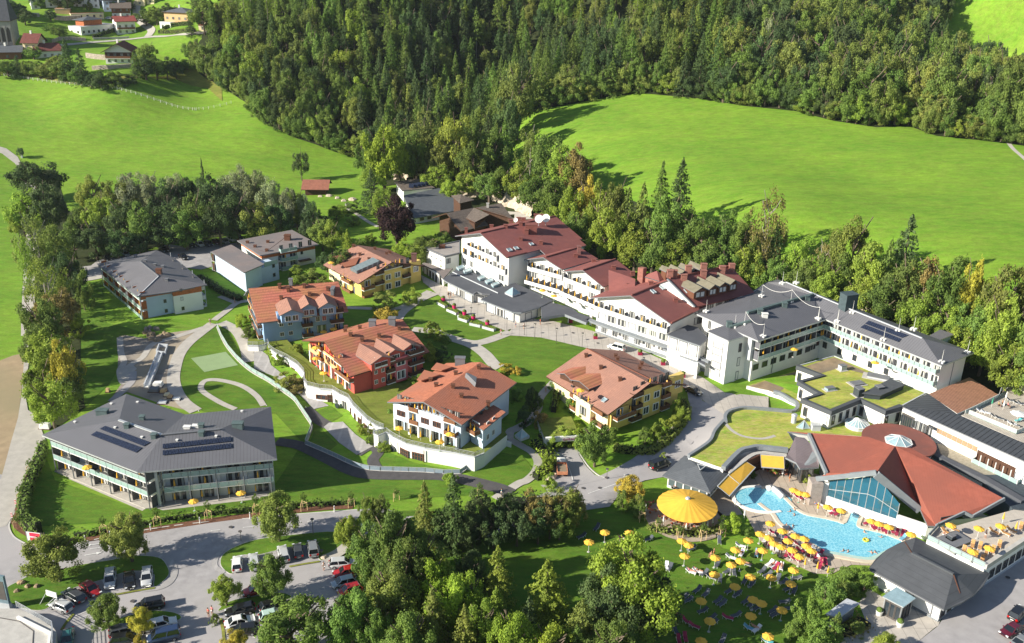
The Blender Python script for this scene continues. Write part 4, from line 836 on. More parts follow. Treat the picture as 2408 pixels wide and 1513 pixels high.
# flat white annexe
B=Bld('annexe','flat roofed white annexe at the left end of the main hotel','building',U(px('a:330,750')[0],8).to_2d(),5)
za=7.9+zt('a:335,706 330,862',7.9)-7.9;report('annexe',za=za);r,w=roofbox(B,'a:78,592 335,702 530,655 530,500',za,mat('gravel_roof',(.33,.30,.28),.95,.15,.6),WHITE,.25,.3,7,fascia=TRIM);parapet(B,r,za,.35,.3)
fs=[Fac(B,w[i],w[(i+1)%4])for i in range(4)];f=[q for q in fs if q.n.y<-.1 and q.n.x>0];
for q in f:q.win(.25,.25,1,4.2,1.5,1.6,'c',.05)
for q in fs:
    if q.n.x<0 and q.n.y<0:q.win(.3,.8,3,4.6,.9,.3,'s',.05)
B.vents('a:300,585',1.8,1.2,.9,BFRAME)
r,w=roofbox(B,'a:60,775 130,790 290,855 300,870 440,850 310,990 262,905 190,870 40,800',8.2,mat('brown_flat_roof',(.20,.17,.16),.9,.1,.6),WHITE,.5,.35,4.5,'low_roof',R_SLATE)
f=Fac(B,U(px('a:50,905')[0],5),U(px('a:262,1055')[0],5));f.band('front_wall',0,1,0,2.9,WHITE,.1,.3);f.win(.12,.85,5,.1,1.1,2.2,'s',.14)
# hotel blocks
def hblock(name,lab,g,zb,ins,rm=R_RED):
    B=house(name,lab,'hotel',zb,g[0].z,g,rm,WHITE,ins,TRIM);B.G=min(B.fs,key=lambda f:f.n.y+f.n.x*.6);B.S=max(B.fs,key=lambda f:f.n.x-f.n.y*.3);return B
def toprow(F,zb,t0,t1,z,n,lab,d=1.5,umb=.8,out=0.):
    F.balc(t0,t1,z,d,n,WRAIL,1.05,(DPART,True,.85,1.7),WTRIM,2.4,npan=2,umb=umb,lab=lab,out=out,roofp=False);F.win(t0+.4/n*(t1-t0),t1-.5/n*(t1-t0),n,z+.05,1.5,2.1,'p',.05+out*0)
zeA=PZ+zt('a:1130,718 1110,1088',PZ)-PZ;report('A',z=zeA)
gA=gable('a:468,428','a:1142,716','a:800,392','a:1780,170',zeA);B=HA=hblock('hotel_block','tallest white hotel block with a dark red roof and two satellite dishes',gA,5,(1.6,1.0,1.0,1.2));F=B.G;hz=PZ-5;report('A',FL=F.L,zr=gA[4].z,w=(gA[1]-gA[0]).length)
T=zeA-5
for t,k in((.22,'c'),(.38,'c'),(.53,'b'),(.69,'c'),(.86,'b')):F.win(t,t,1,T-11.1,2.1,1.7,k)
for t,k in((.07,'c'),(.22,'c'),(.38,'b'),(.54,'b'),(.70,'b'),(.87,'c')):F.win(t,t,1,T-8.3,2.5 if t>.3 else 1.6,1.7,k)
F.band('glass_bay',.33,.44,T-12,T-5.6,LGREY,.12,.2)
F.win(.08,.24,2,T-5.3,2.2,1.9,'s');FOLD+=[(F.at(t,.5).x,F.at(t,.5).y,zeA-5.3,'upper loggias on the tall hotel block',i+1)for i,t in enumerate((.08,.24))]
toprow(F,5,.33,.97,T-5.6,4,'lower balcony row of the tall hotel block',.7);toprow(F,5,.18,.8,T-2.7,4,'top balcony row under the gable of the tall hotel block',.9)
B.vents('a:945,320 1130,318 1325,285 1325,482 1590,530',1.1,.9,.8,mat('red_vent',(.21,.075,.062)));B.vents('a:1200,258 1300,232 1360,238',1.4,1.2,1.,MATS['red_vent']);B.vents('a:1460,370',3.4,2.6,2.2,MATS['red_vent'],'lift_house');B.vents('a:1400,395',1.2,1.2,1.2,MATS['red_vent']);B.vents('a:615,375',.9,.9,1.2,MATS['red_vent']);B.vents('a:1560,185',3,1.2,.9,MATS['red_vent'])
for st in('a:1138,605 1185,597 1220,628 1170,637','a:1228,583 1270,576 1305,605 1260,613','a:1430,530 1470,525 1500,550 1458,558'):B.quad('roof_window',st,SKYGL,.25,.3,METAL)
B.line('verge','a:1148,712 1400,650',.35,.3,R_RED);B.line('ridge_cap','a:805,392 1300,280 1775,172',.4,.25,R_RED)
e1=gA[4].z;ex=[U(p,zeA)for p in px('a:1400,650 1475,690 1820,585 1650,430')];d=(gA[5]-gA[4]);d.z=0;d.normalize();sd=(gA[1]-gA[0]).normalized()
a0=gA[1]+d*12.5;B2r=[a0,a0+sd*3.0-Vector((0,0,1.0)),a0+sd*3.0+d*16-Vector((0,0,1.0)),a0+d*16];B.roof([B2r],R_RED,.28,TRIM,'lower_roof');B.shell(insetp(ccw([V3(p-sd*.0,0)for p in(a0-sd*2,a0+sd*3,a0+sd*3+d*16,a0-sd*2+d*16)]),.6),WHITE,cap=zeA-1.2,name='side_wing')
S=B.S;S.win(.75,.95,3,T-3.4,2.6,2.2,'p');S.balc(.7,1,T-3.5,1.2,3,YELW,.9,None,WTRIM,3);S.balc(.7,1,T-6.5,1.2,3,YELW,.9,None,WTRIM,3)
# lower double gabled block
zeB=PZ+zt('a:1372,765 1333,1060',PZ)-PZ;report('B',z=zeB)
gB=gable('a:1370,735','a:1868,868','a:1642,708','a:2092,575',zeB);B=B1=hblock('hotel_block','white hotel block under the first lower red gable, beside the tall block',gB,5,(1.5,.1,1.0,.6));F=B.G;T=zeB-5;report('B1',FL=F.L,zr=gB[4].z)
gC=gable('a:1872,890','b:330,515','b:52,297','b:495,150',zeB-.2);Bb=B2=hblock('hotel_block','white hotel block under the second lower red gable, left of the brick coloured stair tower',gC,5,(1.5,.8,1.0,.1));report('B2',FL=Bb.G.L)
for BB,lab,n in((B1,'first',4),(B2,'second',4)):
    F=BB.G;toprow(F,5,.02,.98,T-2.9,n,'top balcony row under the %s lower gable'%lab,1.3,.9)
    F.win(.12,.9,5,T-5.3,2.1,1.6,'cbb');F.band('grey_bay',.78,.92,T-9,T-3.1,LGREY,.1,.15);F.win(.1,.9,6,T-8.5,1.3,2.1,'p')
    for i in range(6):
        t=(i+.5)/6;a,b=F.at(t,.05),F.at(t,1.9);e=F.e*.05;MB().prism([a-e,b-e,b+e,a+e],PZ,PZ+1.7).build('partition',DPART,BB.e);p=F.at(t-.05,1.6);FOLD.append((p.x,p.y,PZ+.1,'arcade roof terrace below the %s lower gable'%lab,i+1))
    F.balc(0,1,PZ-5+.12,2.3,4,WHITE,.8,slab=True,sides=False)
B1.vents('a:1805,615 2045,700',1.1,.9,.8,MATS['red_vent']);B1.vents('a:2085,650',1.0,1.4,2.0,mat('brown_chimney',(.22,.10,.09)));B2.vents('b:205,190 468,275 715,355',1.1,.9,.8,MATS['red_vent'])
B1.line('ridge_cap','a:1650,706 2088,578',.4,.25,R_RED);B2.line('ridge_cap','b:60,297 490,152',.4,.25,R_RED)
# right gabled block
CZ=8.4;zeC=CZ+zt('b:1150,990 1112,1308',CZ)-CZ;report('C',z=zeC)
gD=gable('b:160,655','b:1215,997','b:695,625','b:1175,412',zeC);B=C_=hblock('hotel_block','wide white hotel block with a red gable facing the plaza, third from the left',gD,5,(1.6,1.2,.6,1.2));F=B.G;T=zeC-5;report('C',FL=F.L,zr=gD[4].z)
toprow(F,5,.0,1,T-3.0,7,'long top balcony row of the right hotel gable',1.3,.85)
for z,ks in((T-5.6,'cccbcWc'),(T-8.4,'bbcbcWc')):F.win(.08,.93,7,z,2.4,1.7,ks)
F.band('grey_bay',.04,.15,T-9.2,T-3.1,LGREY,.1,.15);F.band('grey_bay',.46,.58,T-9.2,T-3.1,LGREY,.1,.15)
F.band('canopy',-.1,1.55,CZ-5-.5,CZ-5,GREYW,1.5,1.5);F.win(.12,.75,5,.8,1.5,1.4,'c',.1);F.band('grey_base',0,1.5,-.3,.5,GREYW,.12,.2);F.band('white_wall',.98,1.5,0,CZ-5-.5,WHITE,.05,.3)
for t in(1.08,1.2,1.32,1.44):F.band('column',t-.006,t+.006,0,CZ-5-.5,WHITE,1.3,.4)
B.vents('b:665,505 950,485 1275,700',1.1,.9,.8,MATS['red_vent']);B.quad('roof_window','b:940,562 975,557 1025,598 990,606',SKYGL,.25,.3,METAL);B.quad('roof_window','b:1060,512 1100,507 1145,548 1108,555',SKYGL,.25,.3,METAL)
B.line('ridge_cap','b:700,625 1080,470',.4,.3,R_RED);B.line('gutter','b:1220,992 1490,855',.4,.4,MATS['red_vent'])
# stair tower between the gables
B=Bld('stair_tower','brick coloured stair tower and chimney with a small hipped roof between the hotel gables','tower',U(px('b:950,420')[0],zeC).to_2d(),5)
zt0=gD[4].z+.6;r,w=roofbox(B,'b:845,372 1065,438 1180,400 1010,330',zt0-.8,R_RED,mat('brick_render',(.32,.14,.11),.9),.15,.25,5,'flat_roof')
rr=ccw(r);c=cnt(rr);B.roof([[V3(rr[i-1],zt0-.8),V3(rr[i],zt0-.8),V3(c,zt0+.9)]for i in range(4)],R_RED,.2,name='hip_roof');B.box('chimney',[U(p,zt0+1.5)for p in px('b:785,262 855,275 900,265 830,250')],5,zt0+1.5,MATS['brick_render']);w2=[U(p,zt0-1.6)for p in px('b:400,290 750,410 745,560 410,480')];B.roof([[V3(p,zt0-1.6+q)for p,q in zip(w2,(0,0,-2.5,-2.5))]],R_RED,.2,name='linking_roof');B.box('linking_wall',[V3(p,0)for p in insetp(ccw(w2),.6)],5,zt0-4.4,MATS['brick_render'])
# rear block with olive dormers
zD=zeC+.9;D0,D1=U(px('b:1530,778')[0],zD),U(px('b:2312,592')[0],zD);zrD=zD+5.2;Q0,Q1=U(px('b:1168,415')[0],zrD),U(px('b:1995,238')[0],zrD)
B=DB=Bld('hotel_block','rear hotel block with a long red roof and two banks of olive grey dormers','hotel',cnt([D0,D1,Q0,Q1]),5)
K0,K1=V3(2*Q0.to_2d()-D0.to_2d(),zD),V3(2*Q1.to_2d()-D1.to_2d(),zD);B.roof([[D0,D1,Q1,Q0],[K0,Q0,Q1,K1]],R_RED,.3,MATS['red_vent']);wr=insetp(ccw([D0,D1,K1,K0]),[1,.6,1,.6]);B.shell(wr,WHITE)
fs=[Fac(B,wr[i],wr[(i+1)%4])for i in range(4)];F=min(fs,key=lambda f:f.n.y);F.win(.02,.98,20,zD-5-2.4,1.2,1.9,'cbc');F.win(.02,.98,20,zD-5-5.4,1.2,1.9,'cbc');F.band('dark_band',0,1,zD-5-2.6,zD-5-2.4,GREYW,.06)
dormers(B,['b:1395,405 1625,520 1530,570 1690,520','b:1560,375 1790,485 1690,520 1830,500','b:1690,345 1920,455 1830,500 1960,465','b:1820,320 2055,425 1960,465 2085,440'],R_OLIVE,BFRAME,2.2,'b',.15)
back=[U(p,zrD+.35)for p in px('b:1170,255 1280,300 1380,330 1420,345 1330,235 1230,240')]
for st in('b:1060,275 1130,250 1270,290 1150,318','b:1180,262 1240,238 1440,330 1345,345','b:1310,245 1370,215 1590,300 1470,322','b:1440,215 1490,190 1725,275 1610,305'):
    q=[U(p,zrD+.25)for p in px(st)];mid0,mid1=(q[0]+q[1])/2,(q[2]+q[3])/2;mid0.z+=.7;mid1.z+=.7;B.roof([[q[0],mid0,mid1,q[3]],[mid0,q[1],q[2],mid1]],R_OLIVE,.2,name='dormer',keep=False)
    B.box('dormer_wall',[V3(p,0)for p in insetp(ccw(q),.5)],zD,zrD+.1,BFRAME)
B.vents('b:1380,425 1635,370 1880,315 2005,285 1440,310 1640,285 1200,370 1255,370',1.5,1.0,1.5,MATS['brick_render']);B.quad('roof_window','b:1378,550 1415,545 1455,590 1420,598',SKYGL,.25,.3,METAL)
B.line('verge','b:1168,418 1528,782',.45,.35,GREYW);B.line('ridge_cap','b:1200,405 1990,242',.5,.35,MATS['red_vent'])
# ---------------- right L shaped wing ----------------
LB=4.2;zL=LB+zt('c:925,885 832,1465',LB)-LB;report('L',z=zL)
def LU(st,z):return[U(p,z)for p in px(st)]
W_,Q_,IN,S_,T_,BB_,B3,BL_=LU('c:185,537 985,887 1868,606 43:1642,452 1945,327 c:1240,85 1085,122 915,238',zL);RA,RV,RS,RE=LU('c:845,527 1700,292 1350,122 43:1470,196',zL+2.6)
B=LW=Bld('hotel_wing','L shaped white hotel wing with a grey seamed roof, long glass balconies and lightning rods','hotel',cnt([Q_,IN,S_,T_]),LB)
B.roof([[W_,Q_,RA],[Q_,IN,RV,RA],[IN,S_,RE,RV],[RV,RE,RS],[S_,T_,RE],[T_,BB_,RS,RE],[BB_,B3,RV,RS],[B3,BL_,W_,RA,RV]],R_SEAM,.35,METAL)
ring=[W_,Q_,IN,S_,T_,BB_];ring=ring if area2(ring)>0 else ring[::-1];assert area2([W_,Q_,IN,S_,T_,BB_])>0
wr=insetp([W_,Q_,IN,S_,T_,BB_],[1.6,2.2,2.2,1.2,.8,.8]);B.shell(wr,WHITE);F0,F1,F2,F3=[Fac(B,wr[i],wr[i+1])for i in range(4)];T=zL-LB;report('Lf',a=F0.L,b=F1.L,c=F2.L,d=F3.L,T=T)
F1.win(.06,.82,7,T-9.0,1.9,1.5,'d');F1.win(.88,.92,2,T-8.8,.7,1.3,'d');F1.win(.965,.965,1,T-8.1,1.1,2.1,'D')
for k,z in((0,T-5.7),(1,T-2.75)):
    nm=('lower','upper')[k]
    F1.balc(0.0,1.0,z,1.6,6,GRAIL,1.0,(DPART,True,.9,2.2),METAL,2.5,npan=2,umb=.9,lab='%s balcony on the left arm of the L shaped hotel wing'%nm,sides=False);F1.win(.04,.96,12,z+.05,1.8,2.1,'p')
    F2.balc(0.0,.995,z,1.5,12,GRAIL,1.0,(DPART,False,.65,2.0),None,2.5,npan=2,umb=.6,lab='%s balcony on the right arm of the L shaped hotel wing'%nm);F2.win(.05,.97,12,z+.05,1.9,2.1,'W',.04)
F2.win(.05,.6,5,T-8.4,1.2,1.6,'d');F3.band('downpipe',.5,.51,-1,T-.4,GREYW,.12)
for t in(0,.5):F1.band('downpipe',.3+t*.0,.304+t*.0,0,T-5.9,GREYW,.15)
# tower in front
zT=zL-.35;tz=4.0;tr=LU('c:315,757 600,887 832,818 930,640 600,640',zT);B.roof([[V3(tr[0],zT),V3(tr[1],zT),V3(U(px('c:598,690')[0],zT+.7),zT+.7)],[V3(tr[1],zT),V3(tr[2],zT),U(px('c:880,635')[0],zT+.7),U(px('c:598,690')[0],zT+.7)],[V3(tr[0],zT),U(px('c:598,690')[0],zT+.7),U(px('c:880,635')[0],zT+.7),U(px('c:600,640')[0],zT+.5),U(px('c:520,690')[0],zT+.2)]],R_SEAM,.3,METAL,'tower_roof')
t0,t1,t2=[U(p,zT-.3)for p in px('c:342,790 598,895 828,828')];dd=(t2-t1);dd.z=0;dd.normalize();bk=[t0+dd*14,t2+dd*3]
MB().prism([t0,t1,t2,t2+dd*3,t0+dd*12],2.5,zT-.3).build('stair_tower',WHITE,B.e);FT=Fac(B,t0,t1,LB);FT2=Fac(B,t1,t2,LB)
H_=zT-.3-LB;MB()
for i in range(5):FT.win(.53,.53,1,H_-2.6-i*(H_-3.2)/4.3,FT.L*.5,(H_-3.2)/4.6,'b',.06)
for i,k in enumerate('dbb'):FT2.win(.72,.72,1,H_-3.6-i*3.6,.9,2.2,k,.05)
F0.win(.15,.15,1,T-3.2,.9,2.4,'c',.06);F0.win(.15,.15,1,T-6.2,.9,2.4,'c',.06);F0.band('end_panels',.93,1,T-6.0,T-.6,LGREY,1.0,1.1)
B.solar('43:965,35 1338,172 1275,195 930,62',14);B.solar('43:925,70 1268,205 1243,235 885,98',14)
B.line('ridge_duct','c:845,530 1700,292',.7,.55,MATS['green_grey_sheet']);B.line('ridge_duct','c:605,715 885,635',.6,.5,MATS['green_grey_sheet']);B.line('ridge_cap','c:1350,124 2200,482 43:1460,196',.35,.2,LGREY)
B.vents('c:1005,525 1325,440 1625,350',1.2,1.0,1.0,MATS['green_grey_sheet']);B.vents('c:1070,575',1.3,.8,.9,WTRIM,'air_unit');B.vents('c:2150,450',3.4,2.6,3.6,mat('dark_lift_house',(.06,.085,.095),.6),'lift_house',.35);B.vents('c:605,700',1.2,1,1.2,MATS['green_grey_sheet'])
rods=px('c:305,500 1030,300 1410,370 2215,515 1300,135 1480,130 1770,600 1050,825 2020,635 680,700 805,660 43:490,10 670,35 1240,120 1380,110 1100,205 1640,415 1880,325')
for uv in rods:
    p,n=B.hit(uv);mb=MB();mb.cyl(p,.05,p.z,p.z+3.0,5,.02);mb.build('lightning_rod',WTRIM,B.e)
    mb=MB()
    for dx,dy in((.5,0),(-.5,0),(0,.5),(0,-.5)):mb.cyl((p.x+dx,p.y+dy),.28,p.z-.2,p.z+.25,8)
    mb.build('rod_foot',WTRIM,B.e)
tips=[B.hit(rods[i])[0]+Vector((0,0,3))for i in(1,2,6)];mb=MB()
for a,b in((tips[0],tips[1]),(tips[1],tips[2]),(B.hit(rods[10])[0]+Vector((0,0,3)),B.hit(rods[7])[0]+Vector((0,0,3)))):
    q=[a.lerp(b,i/8)-Vector((0,0,1.2*(1-(2*i/8-1)**2)))for i in range(9)]
    for i in range(8):mb.bar(q[i],q[i+1],.07)
mb.build('cable',WTRIM,B.e)
q=LU('43:1490,190 1630,112 1757,157 1612,217',zL+.2);B.roof([q],R_SEAM2,.3,METAL,'rear_roof',keep=False);B.box('rear_wall',[V3(p,0)for p in insetp(ccw(q),.4)],4,zL-.1,BLUEW)
# connector between C and the tower
B=Bld('link_building','low white link building with shop windows between the hotel gable and the stair tower','building',U(px('b:1400,1300')[0],5).to_2d(),4.5);zk=CZ+zt('b:1165,1140 1155,1335',CZ)-CZ;report('link',z=zk)
r,w=roofbox(B,'b:1160,1135 1592,1280 1700,1180 1560,1040 1430,1010',zk,R_BITUM,WHITE,.35,.35,4,'flat_roof',GREYW);f=Fac(B,*([q for q in[(w[i],w[(i+1)%len(w)])for i in range(len(w))]if Fac(B,*q).n.y<-.5 and Fac(B,*q).L>8][0]));f.win(.17,.83,3,zk-4.5-3.4,f.L*.28,2.9,'b',.06)
cr=LU('b:900,1290 1120,1320 1590,1440 1700,1500 33:1820,440 1740,385 1640,330',CZ-.3)
B.roof([[V3(p,CZ-.3)for p in LU('b:1110,1318 1590,1500 33:1825,445 1815,410 b:1650,1370 1150,1300',CZ-.3)]],R_BITUM,.5,GREYW,'canopy',keep=False)
for st in('33:1718,555 1740,562 1745,545 1722,540','33:1610,470 1622,474 1625,462 1612,458'):B.box('column',LU(st,4.3),3.8,CZ-.5,WHITE)
# ---------------- terrace with the curved white wall ----------------
TZ=4.0;tw=LU('23:-60,262 40,268 90,258 128,236 145,290 195,330 300,378 400,440 468,515 466,590 500,638 615,665 730,675 800,718 880,755 930,830 1000,900 1060,960 1130,1005 1215,1040 1118,1060 1118,1088 1160,1105 1235,1072 1300,1120 1420,1180 1600,1222 1850,1262 2062,1305 2150,1270 2365,1100',TZ)
B=Bld('terrace_building','curving white terrace building with round windows and a railed lawn on its roof','building',U(px('23:800,760')[0],0).to_2d(),0)
tail=LU('23:2240,900 2000,650 1500,560 1400,620 700,560 420,330 300,200 -60,200',TZ)
mb=MB();mb.prism(tw+tail,-1,TZ-.02);mb.build('wall',WHITE,B.e);sheet('terrace_lawn',tw+tail,.02,TERRG,h=TZ)
T3=[Vector((p.x,p.y,0))for p in tw[:-1]];mb=MB();ridge(mb,T3,.3,TZ-.15,TZ+.12,zf=0);mb.build('coping',LGREY,B.e)
def rail(par,P,z,h=1.0,step=1.6,mt=None,name='railing',glass=None,bars=3,zf=None):
    """railing along P: posts and rails as one part, glass as panels"""
    mb=MB();L=0;P=[Vector(p)for p in P]
    for i in range(len(P)-1):
        a,b=P[i].copy(),P[i+1].copy()
        if z is not None:a.z=b.z=z
        k=max(1,round((b-a).length/step))
        for j in range(k+1):q=a.lerp(b,j/k);mb.bar(q,q+Vector((0,0,h)),.06)
        for j in range(bars):zz=h*(j+1)/bars;mb.bar(a+Vector((0,0,zz)),b+Vector((0,0,zz)),.05 if j<bars-1 else.07)
        if glass:
            for j in range(k):
                q0,q1=a.lerp(b,(j+.04)/k),a.lerp(b,(j+.96)/k);e=(q1-q0).normalized()*.015;e=Vector((-e.y,e.x,0));up=Vector((0,0,h*.9));lo=Vector((0,0,.1))
                MB().hexa([q0-e+lo,q1-e+lo,q1+e+lo,q0+e+lo],[q0-e+up,q1-e+up,q1+e+up,q0+e+up]).build('railing_panel',glass,par)
    return mb.build(name,mt or METAL,par)
rail(B.e,T3,TZ+.1,.95,1.5)
wf=[(tw[i],tw[i+1])for i in range(len(tw)-1)]
def wallwin(st,z,w,h,k):
    uv=px(st)[0];d=Vector(ray(uv));o=Vector(CO);best=None
    for a,b in wf:
        e=(b-a);e.z=0;n=Vector((e.y,-e.x,0)).normalized();t=n.dot(a-o)/n.dot(d);p=o+d*t
        s=(p-a).dot(e)/e.length_squared
        if n.dot(d)>0:n=-n
        if-.05<s<1.05 and(best is None or abs(p.z-z)<best[0]):best=(abs(p.z-z),p,math.atan2(e.y,e.x),n)
    if best:p,r,n=best[1],best[2],best[3];p=p+n*.05;window(B.e,(p.x,p.y,z),r if Vector((math.sin(r),-math.cos(r),0)).dot(n)>0 else r+math.pi,w,h,k)
for st,w,h,k,z in(('23:190,430',1.3,2.4,'F',.1),('23:247,465',2.0,2.4,'F',.1),('23:315,490',2.4,2.4,'F',.1),('23:370,520',1.6,2.3,'F',.1),('23:630,755',2.6,1.1,'B',1.3),('23:712,775',1.2,2.4,'F',.2),('23:775,825',.9,.9,'s',1.2),('23:845,860',1.5,2.6,'p',.1),
                      ('23:907,915',.9,1.5,'B',.9),('23:945,950',.9,2.,'B',.5),('23:988,1005',1.7,2.4,'F',.1),('23:1045,1045',1.9,2.4,'F',.1),('23:1103,1080',1.2,2.2,'F',.1),('23:1405,1280',2.4,2.4,'F',.1),('23:1530,1310',2.6,2.4,'F',.1)):wallwin(st,z,w,h,k)
for st in('23:1292,1232','23:775,825'):
    uv=px(st)[0];q=min(((abs((U(uv,z0).to_2d()-a.to_2d()).dot(Vector(((b-a).y,-(b-a).x)).normalized())),z0,a,b)for z0 in(1.4,1.8,2.2,2.6)for a,b in wf if-.05<(U(uv,z0)-a).dot(b-a)/(b-a).length_squared<1.05),default=None,key=lambda t:t[0])
    if q:
        p=U(uv,q[1]);e=(q[3]-q[2]).to_2d().normalized();n=Vector((e.y,-e.x));n=n if n.y<0 else-n;mb=MB();ring=[(p.x+e.x*.65*math.cos(a)+n.x*.1,p.y+e.y*.65*math.cos(a)+n.y*.1,p.z+.65*math.sin(a))for a in[i*math.pi/8 for i in range(16)]]
        mb.hexa([tuple(Vector(v)-V3(n,0)*.3)for v in ring],ring);mb.build('round_window',GLASS,B.e)
for st in('23:1350,1190 1348,1305','23:1593,1255 1590,1380','23:735,730 733,830','23:1005,955 1006,1050'):
    a=U(px(st)[1],.2);MB().bar(a,a+Vector((0,0,3.4)),.16).build('downpipe',DWOOD,B.e);
# lower retaining wall with glass railing beside the lawn
B=Bld('retaining_wall','pale retaining wall with a glass and steel railing winding past the lawns','wall',U(px('23:450,900')[0],0).to_2d(),0)
lw=[G(p)for p in px('13:2030,95 2100,250 2210,390 2320,490 2403,545 23:130,600 260,690 370,770 430,850 490,940 540,1020 520,1090 480,1190')];lw=smoothline(lw,3)
mb=MB();ridge(mb,[Vector((p.x,p.y,0))for p in lw],.45,-1.2,.35);mb.build('wall',mat('pale_stone_wall',(.40,.385,.36),.9,.1,2),B.e);rail(B.e,[p+Vector((0,0,.3))for p in lw[::2]],None,1.0,2,glass=GRAIL)
lw=[G(p)for p in px('23:480,1190 600,1240 780,1320 930,1390 1080,1430 1300,1440 1600,1450 1925,1465 2070,1330')];rail(B.e,[p+Vector((0,0,.1))for p in smoothline(lw,2)],None,1.0,1.8,glass=mat('blue_grey_glass',(.25,.33,.40),.3,.05,1))
mb=MB();ridge(mb,[Vector((p.x,p.y,0))for p in smoothline(lw,2)],.3,-.5,.15);mb.build('kerb',KERB,B.e)
mb=MB();P=[G(p)for p in px('23:2075,1290 2180,1200 2240,1165 2403,1215')];ridge(mb,[Vector((p.x,p.y,0))for p in P],.3,-.5,1.2);mb.build('garden_wall',WHITE,B.e)
# ================= baths and south side =================
# planted roof hall (garage and bath hall)
SZ=4.0
B=HALL=Bld('planted_roof_hall','low bath hall with a yellow green planted roof and curved dark parapets','building',U(px('e:1300,400')[0],0).to_2d(),0)
hp=LU('e:490,655 700,520 790,440 830,330 965,180 1000,95 1200,40 1500,58 1830,82 1900,45 1915,-10 1890,-50 1820,-85 1700,-150 1500,-225 c:835,1472 1480,1275 1990,1090 43:900,560 1265,820 1240,1000 1040,1040 955,1110 205,1062 e:1870,480 1780,580 1400,540 1150,605 945,812',SZ)
MB().prism(hp,-1,SZ-.03).build('wall',WHITE,B.e);sheet('planted_roof',hp,.02,SEDUM,h=SZ)
for st,w,h in(('e:490,660 690,530 785,445 835,330 965,185',.6,.5),('e:975,225 965,160 985,110 1050,70 1200,38 1350,42 1600,62 1830,82 1895,55 1915,10 1890,-40 1820,-75 1700,-150 1600,-180',.7,.6),('e:945,815 1150,605 1280,560 1400,540 1600,560 1785,580',.9,.55)):
    P=smoothline([Vector((p.x,p.y,0))for p in LU(st,SZ)],3);mb=MB();ridge(mb,P,w,SZ-.3,SZ+h,zf=0);mb.build('parapet',GREYW,B.e)
for st in('e:975,230 1060,320 1180,385 1320,415 1450,425 1560,405 1620,385',):P=smoothline(LU(st,SZ),4);sheet('gravel_strip',offline(P,.4)+offline(P,-.4)[::-1],.05,LANE,h=SZ)
for st,m_ in(('43:380,455 640,365 950,520 800,600 560,560',SOIL),('43:0,590 290,500 300,620 60,700 -100,690',SOIL),('e:1020,120 1200,60 1500,120 1300,180',DRYF)):pass
f0=LU('43:0,715 150,770 290,840',SZ)
sheet('soil_patch',LU('c:860,1480 1480,1290 1460,1400 1330,1500 e:1650,-160 1500,-215',SZ),.04,SOIL,h=SZ)
# front of the curved hall with awnings
def awning(lab,st,z0,z1):
    a,b=px(st)[0:2];c,d=px(st)[2:4];A,C=U(a,z1),U(b,z1);E_,D=U(c,z0),U(d,z0);o=empty('awning',tuple((A+C)/2-Vector((0,0,1))),lab,'awning')
    n=nfac([A,C,E_,D]);n=n if n.z>0 else-n;mb=MB();q=[A,C,E_,D];q=q if nfac(q).z>0 else q[::-1];mb.hexa([p-n*.05 for p in q],q);mb.build('canvas',YELC,o);mb=MB();mb.bar(E_,D,.16);mb.bar(A,C,.2);mb.bar(A,D,.07);mb.bar(C,E_,.07);mb.build('frame',METAL,o)
awning('yellow awning beside the conservatory, facing the bath terrace','e:1430,632 1735,655 1742,820 1442,795',3.0,3.9);awning('larger yellow awning along the slanting bath hall front','e:1010,893 1235,715 1365,800 1165,1022',3.0,3.9);awning('smaller yellow awning at the corner of the slate pavilion','e:870,1045 1008,898 1160,1022 1025,1172',3.0,3.8)
fw=LU('e:1060,900 1250,725 1430,640 1740,650',3.4)
for i in range(3):
    f=Fac(HALL,fw[i],fw[i+1],0);f.band('front_wall',0,1,0,3.6,BFRAME,.1,.3);f.win(.15,.85,4,.1,1.1,2.3,'F',.14)
P=smoothline([Vector((p.x,p.y,0))for p in LU('e:1040,870 1240,690 1420,612 1770,640',3.6)],3);mb=MB();ridge(mb,P,.9,3.3,3.75,zf=0);mb.build('eave',CONC,HALL.e)
def disc(B,c,rx,z0,z1,mt,name,n=24,ry=None):
    MB().hexa([(c.x+rx*math.cos(i*6.2832/n),c.y+(ry or rx)*math.sin(i*6.2832/n),z0)for i in range(n)],[(c.x+rx*math.cos(i*6.2832/n),c.y+(ry or rx)*math.sin(i*6.2832/n),z1)for i in range(n)]).build(name,mt,B)
def oct_sky(lab,st,z,r,h,n=12,bh=.6,yr=1.):
    c=U(px(st)[0],z+bh);o=empty('skylight',(c.x,c.y,z),lab,'skylight');ring=[Vector((c.x+r*math.cos(i*6.2832/n+.2),c.y+r*yr*math.sin(i*6.2832/n+.2),z+bh))for i in range(n)];t=Vector((c.x,c.y,z+bh+h))
    MB().hexa([Vector((p.x,p.y,z))for p in ring],[tuple(c+(p-c)*.95)for p in ring]).build('base',LGREY,o);fr=MB()
    for i in range(n):MB().add([ring[i-1],ring[i],t],[[0,1,2]]).build('glass_pane',SKYGL,o);fr.bar(ring[i],t,.1);fr.bar(ring[i-1],ring[i],.14)
    fr.build('frame',WTRIM,o)
oct_sky('round glass skylight with many ribs on the planted roof','43:855,985',SZ,2.5,1.3,16,.8)
pyramid('pyramid_skylight','small glass pyramid on the planted roof beside the red bath roof','skylight','43:288,1030 350,1045 418,1040 355,1010',SZ,1.7,.2)
pyramid('pyramid_skylight','glass pyramid set in the lawn beside the garage ramp','skylight','33:62,1110 118,1150 198,1118 135,1085',2.6,1.6,.5)
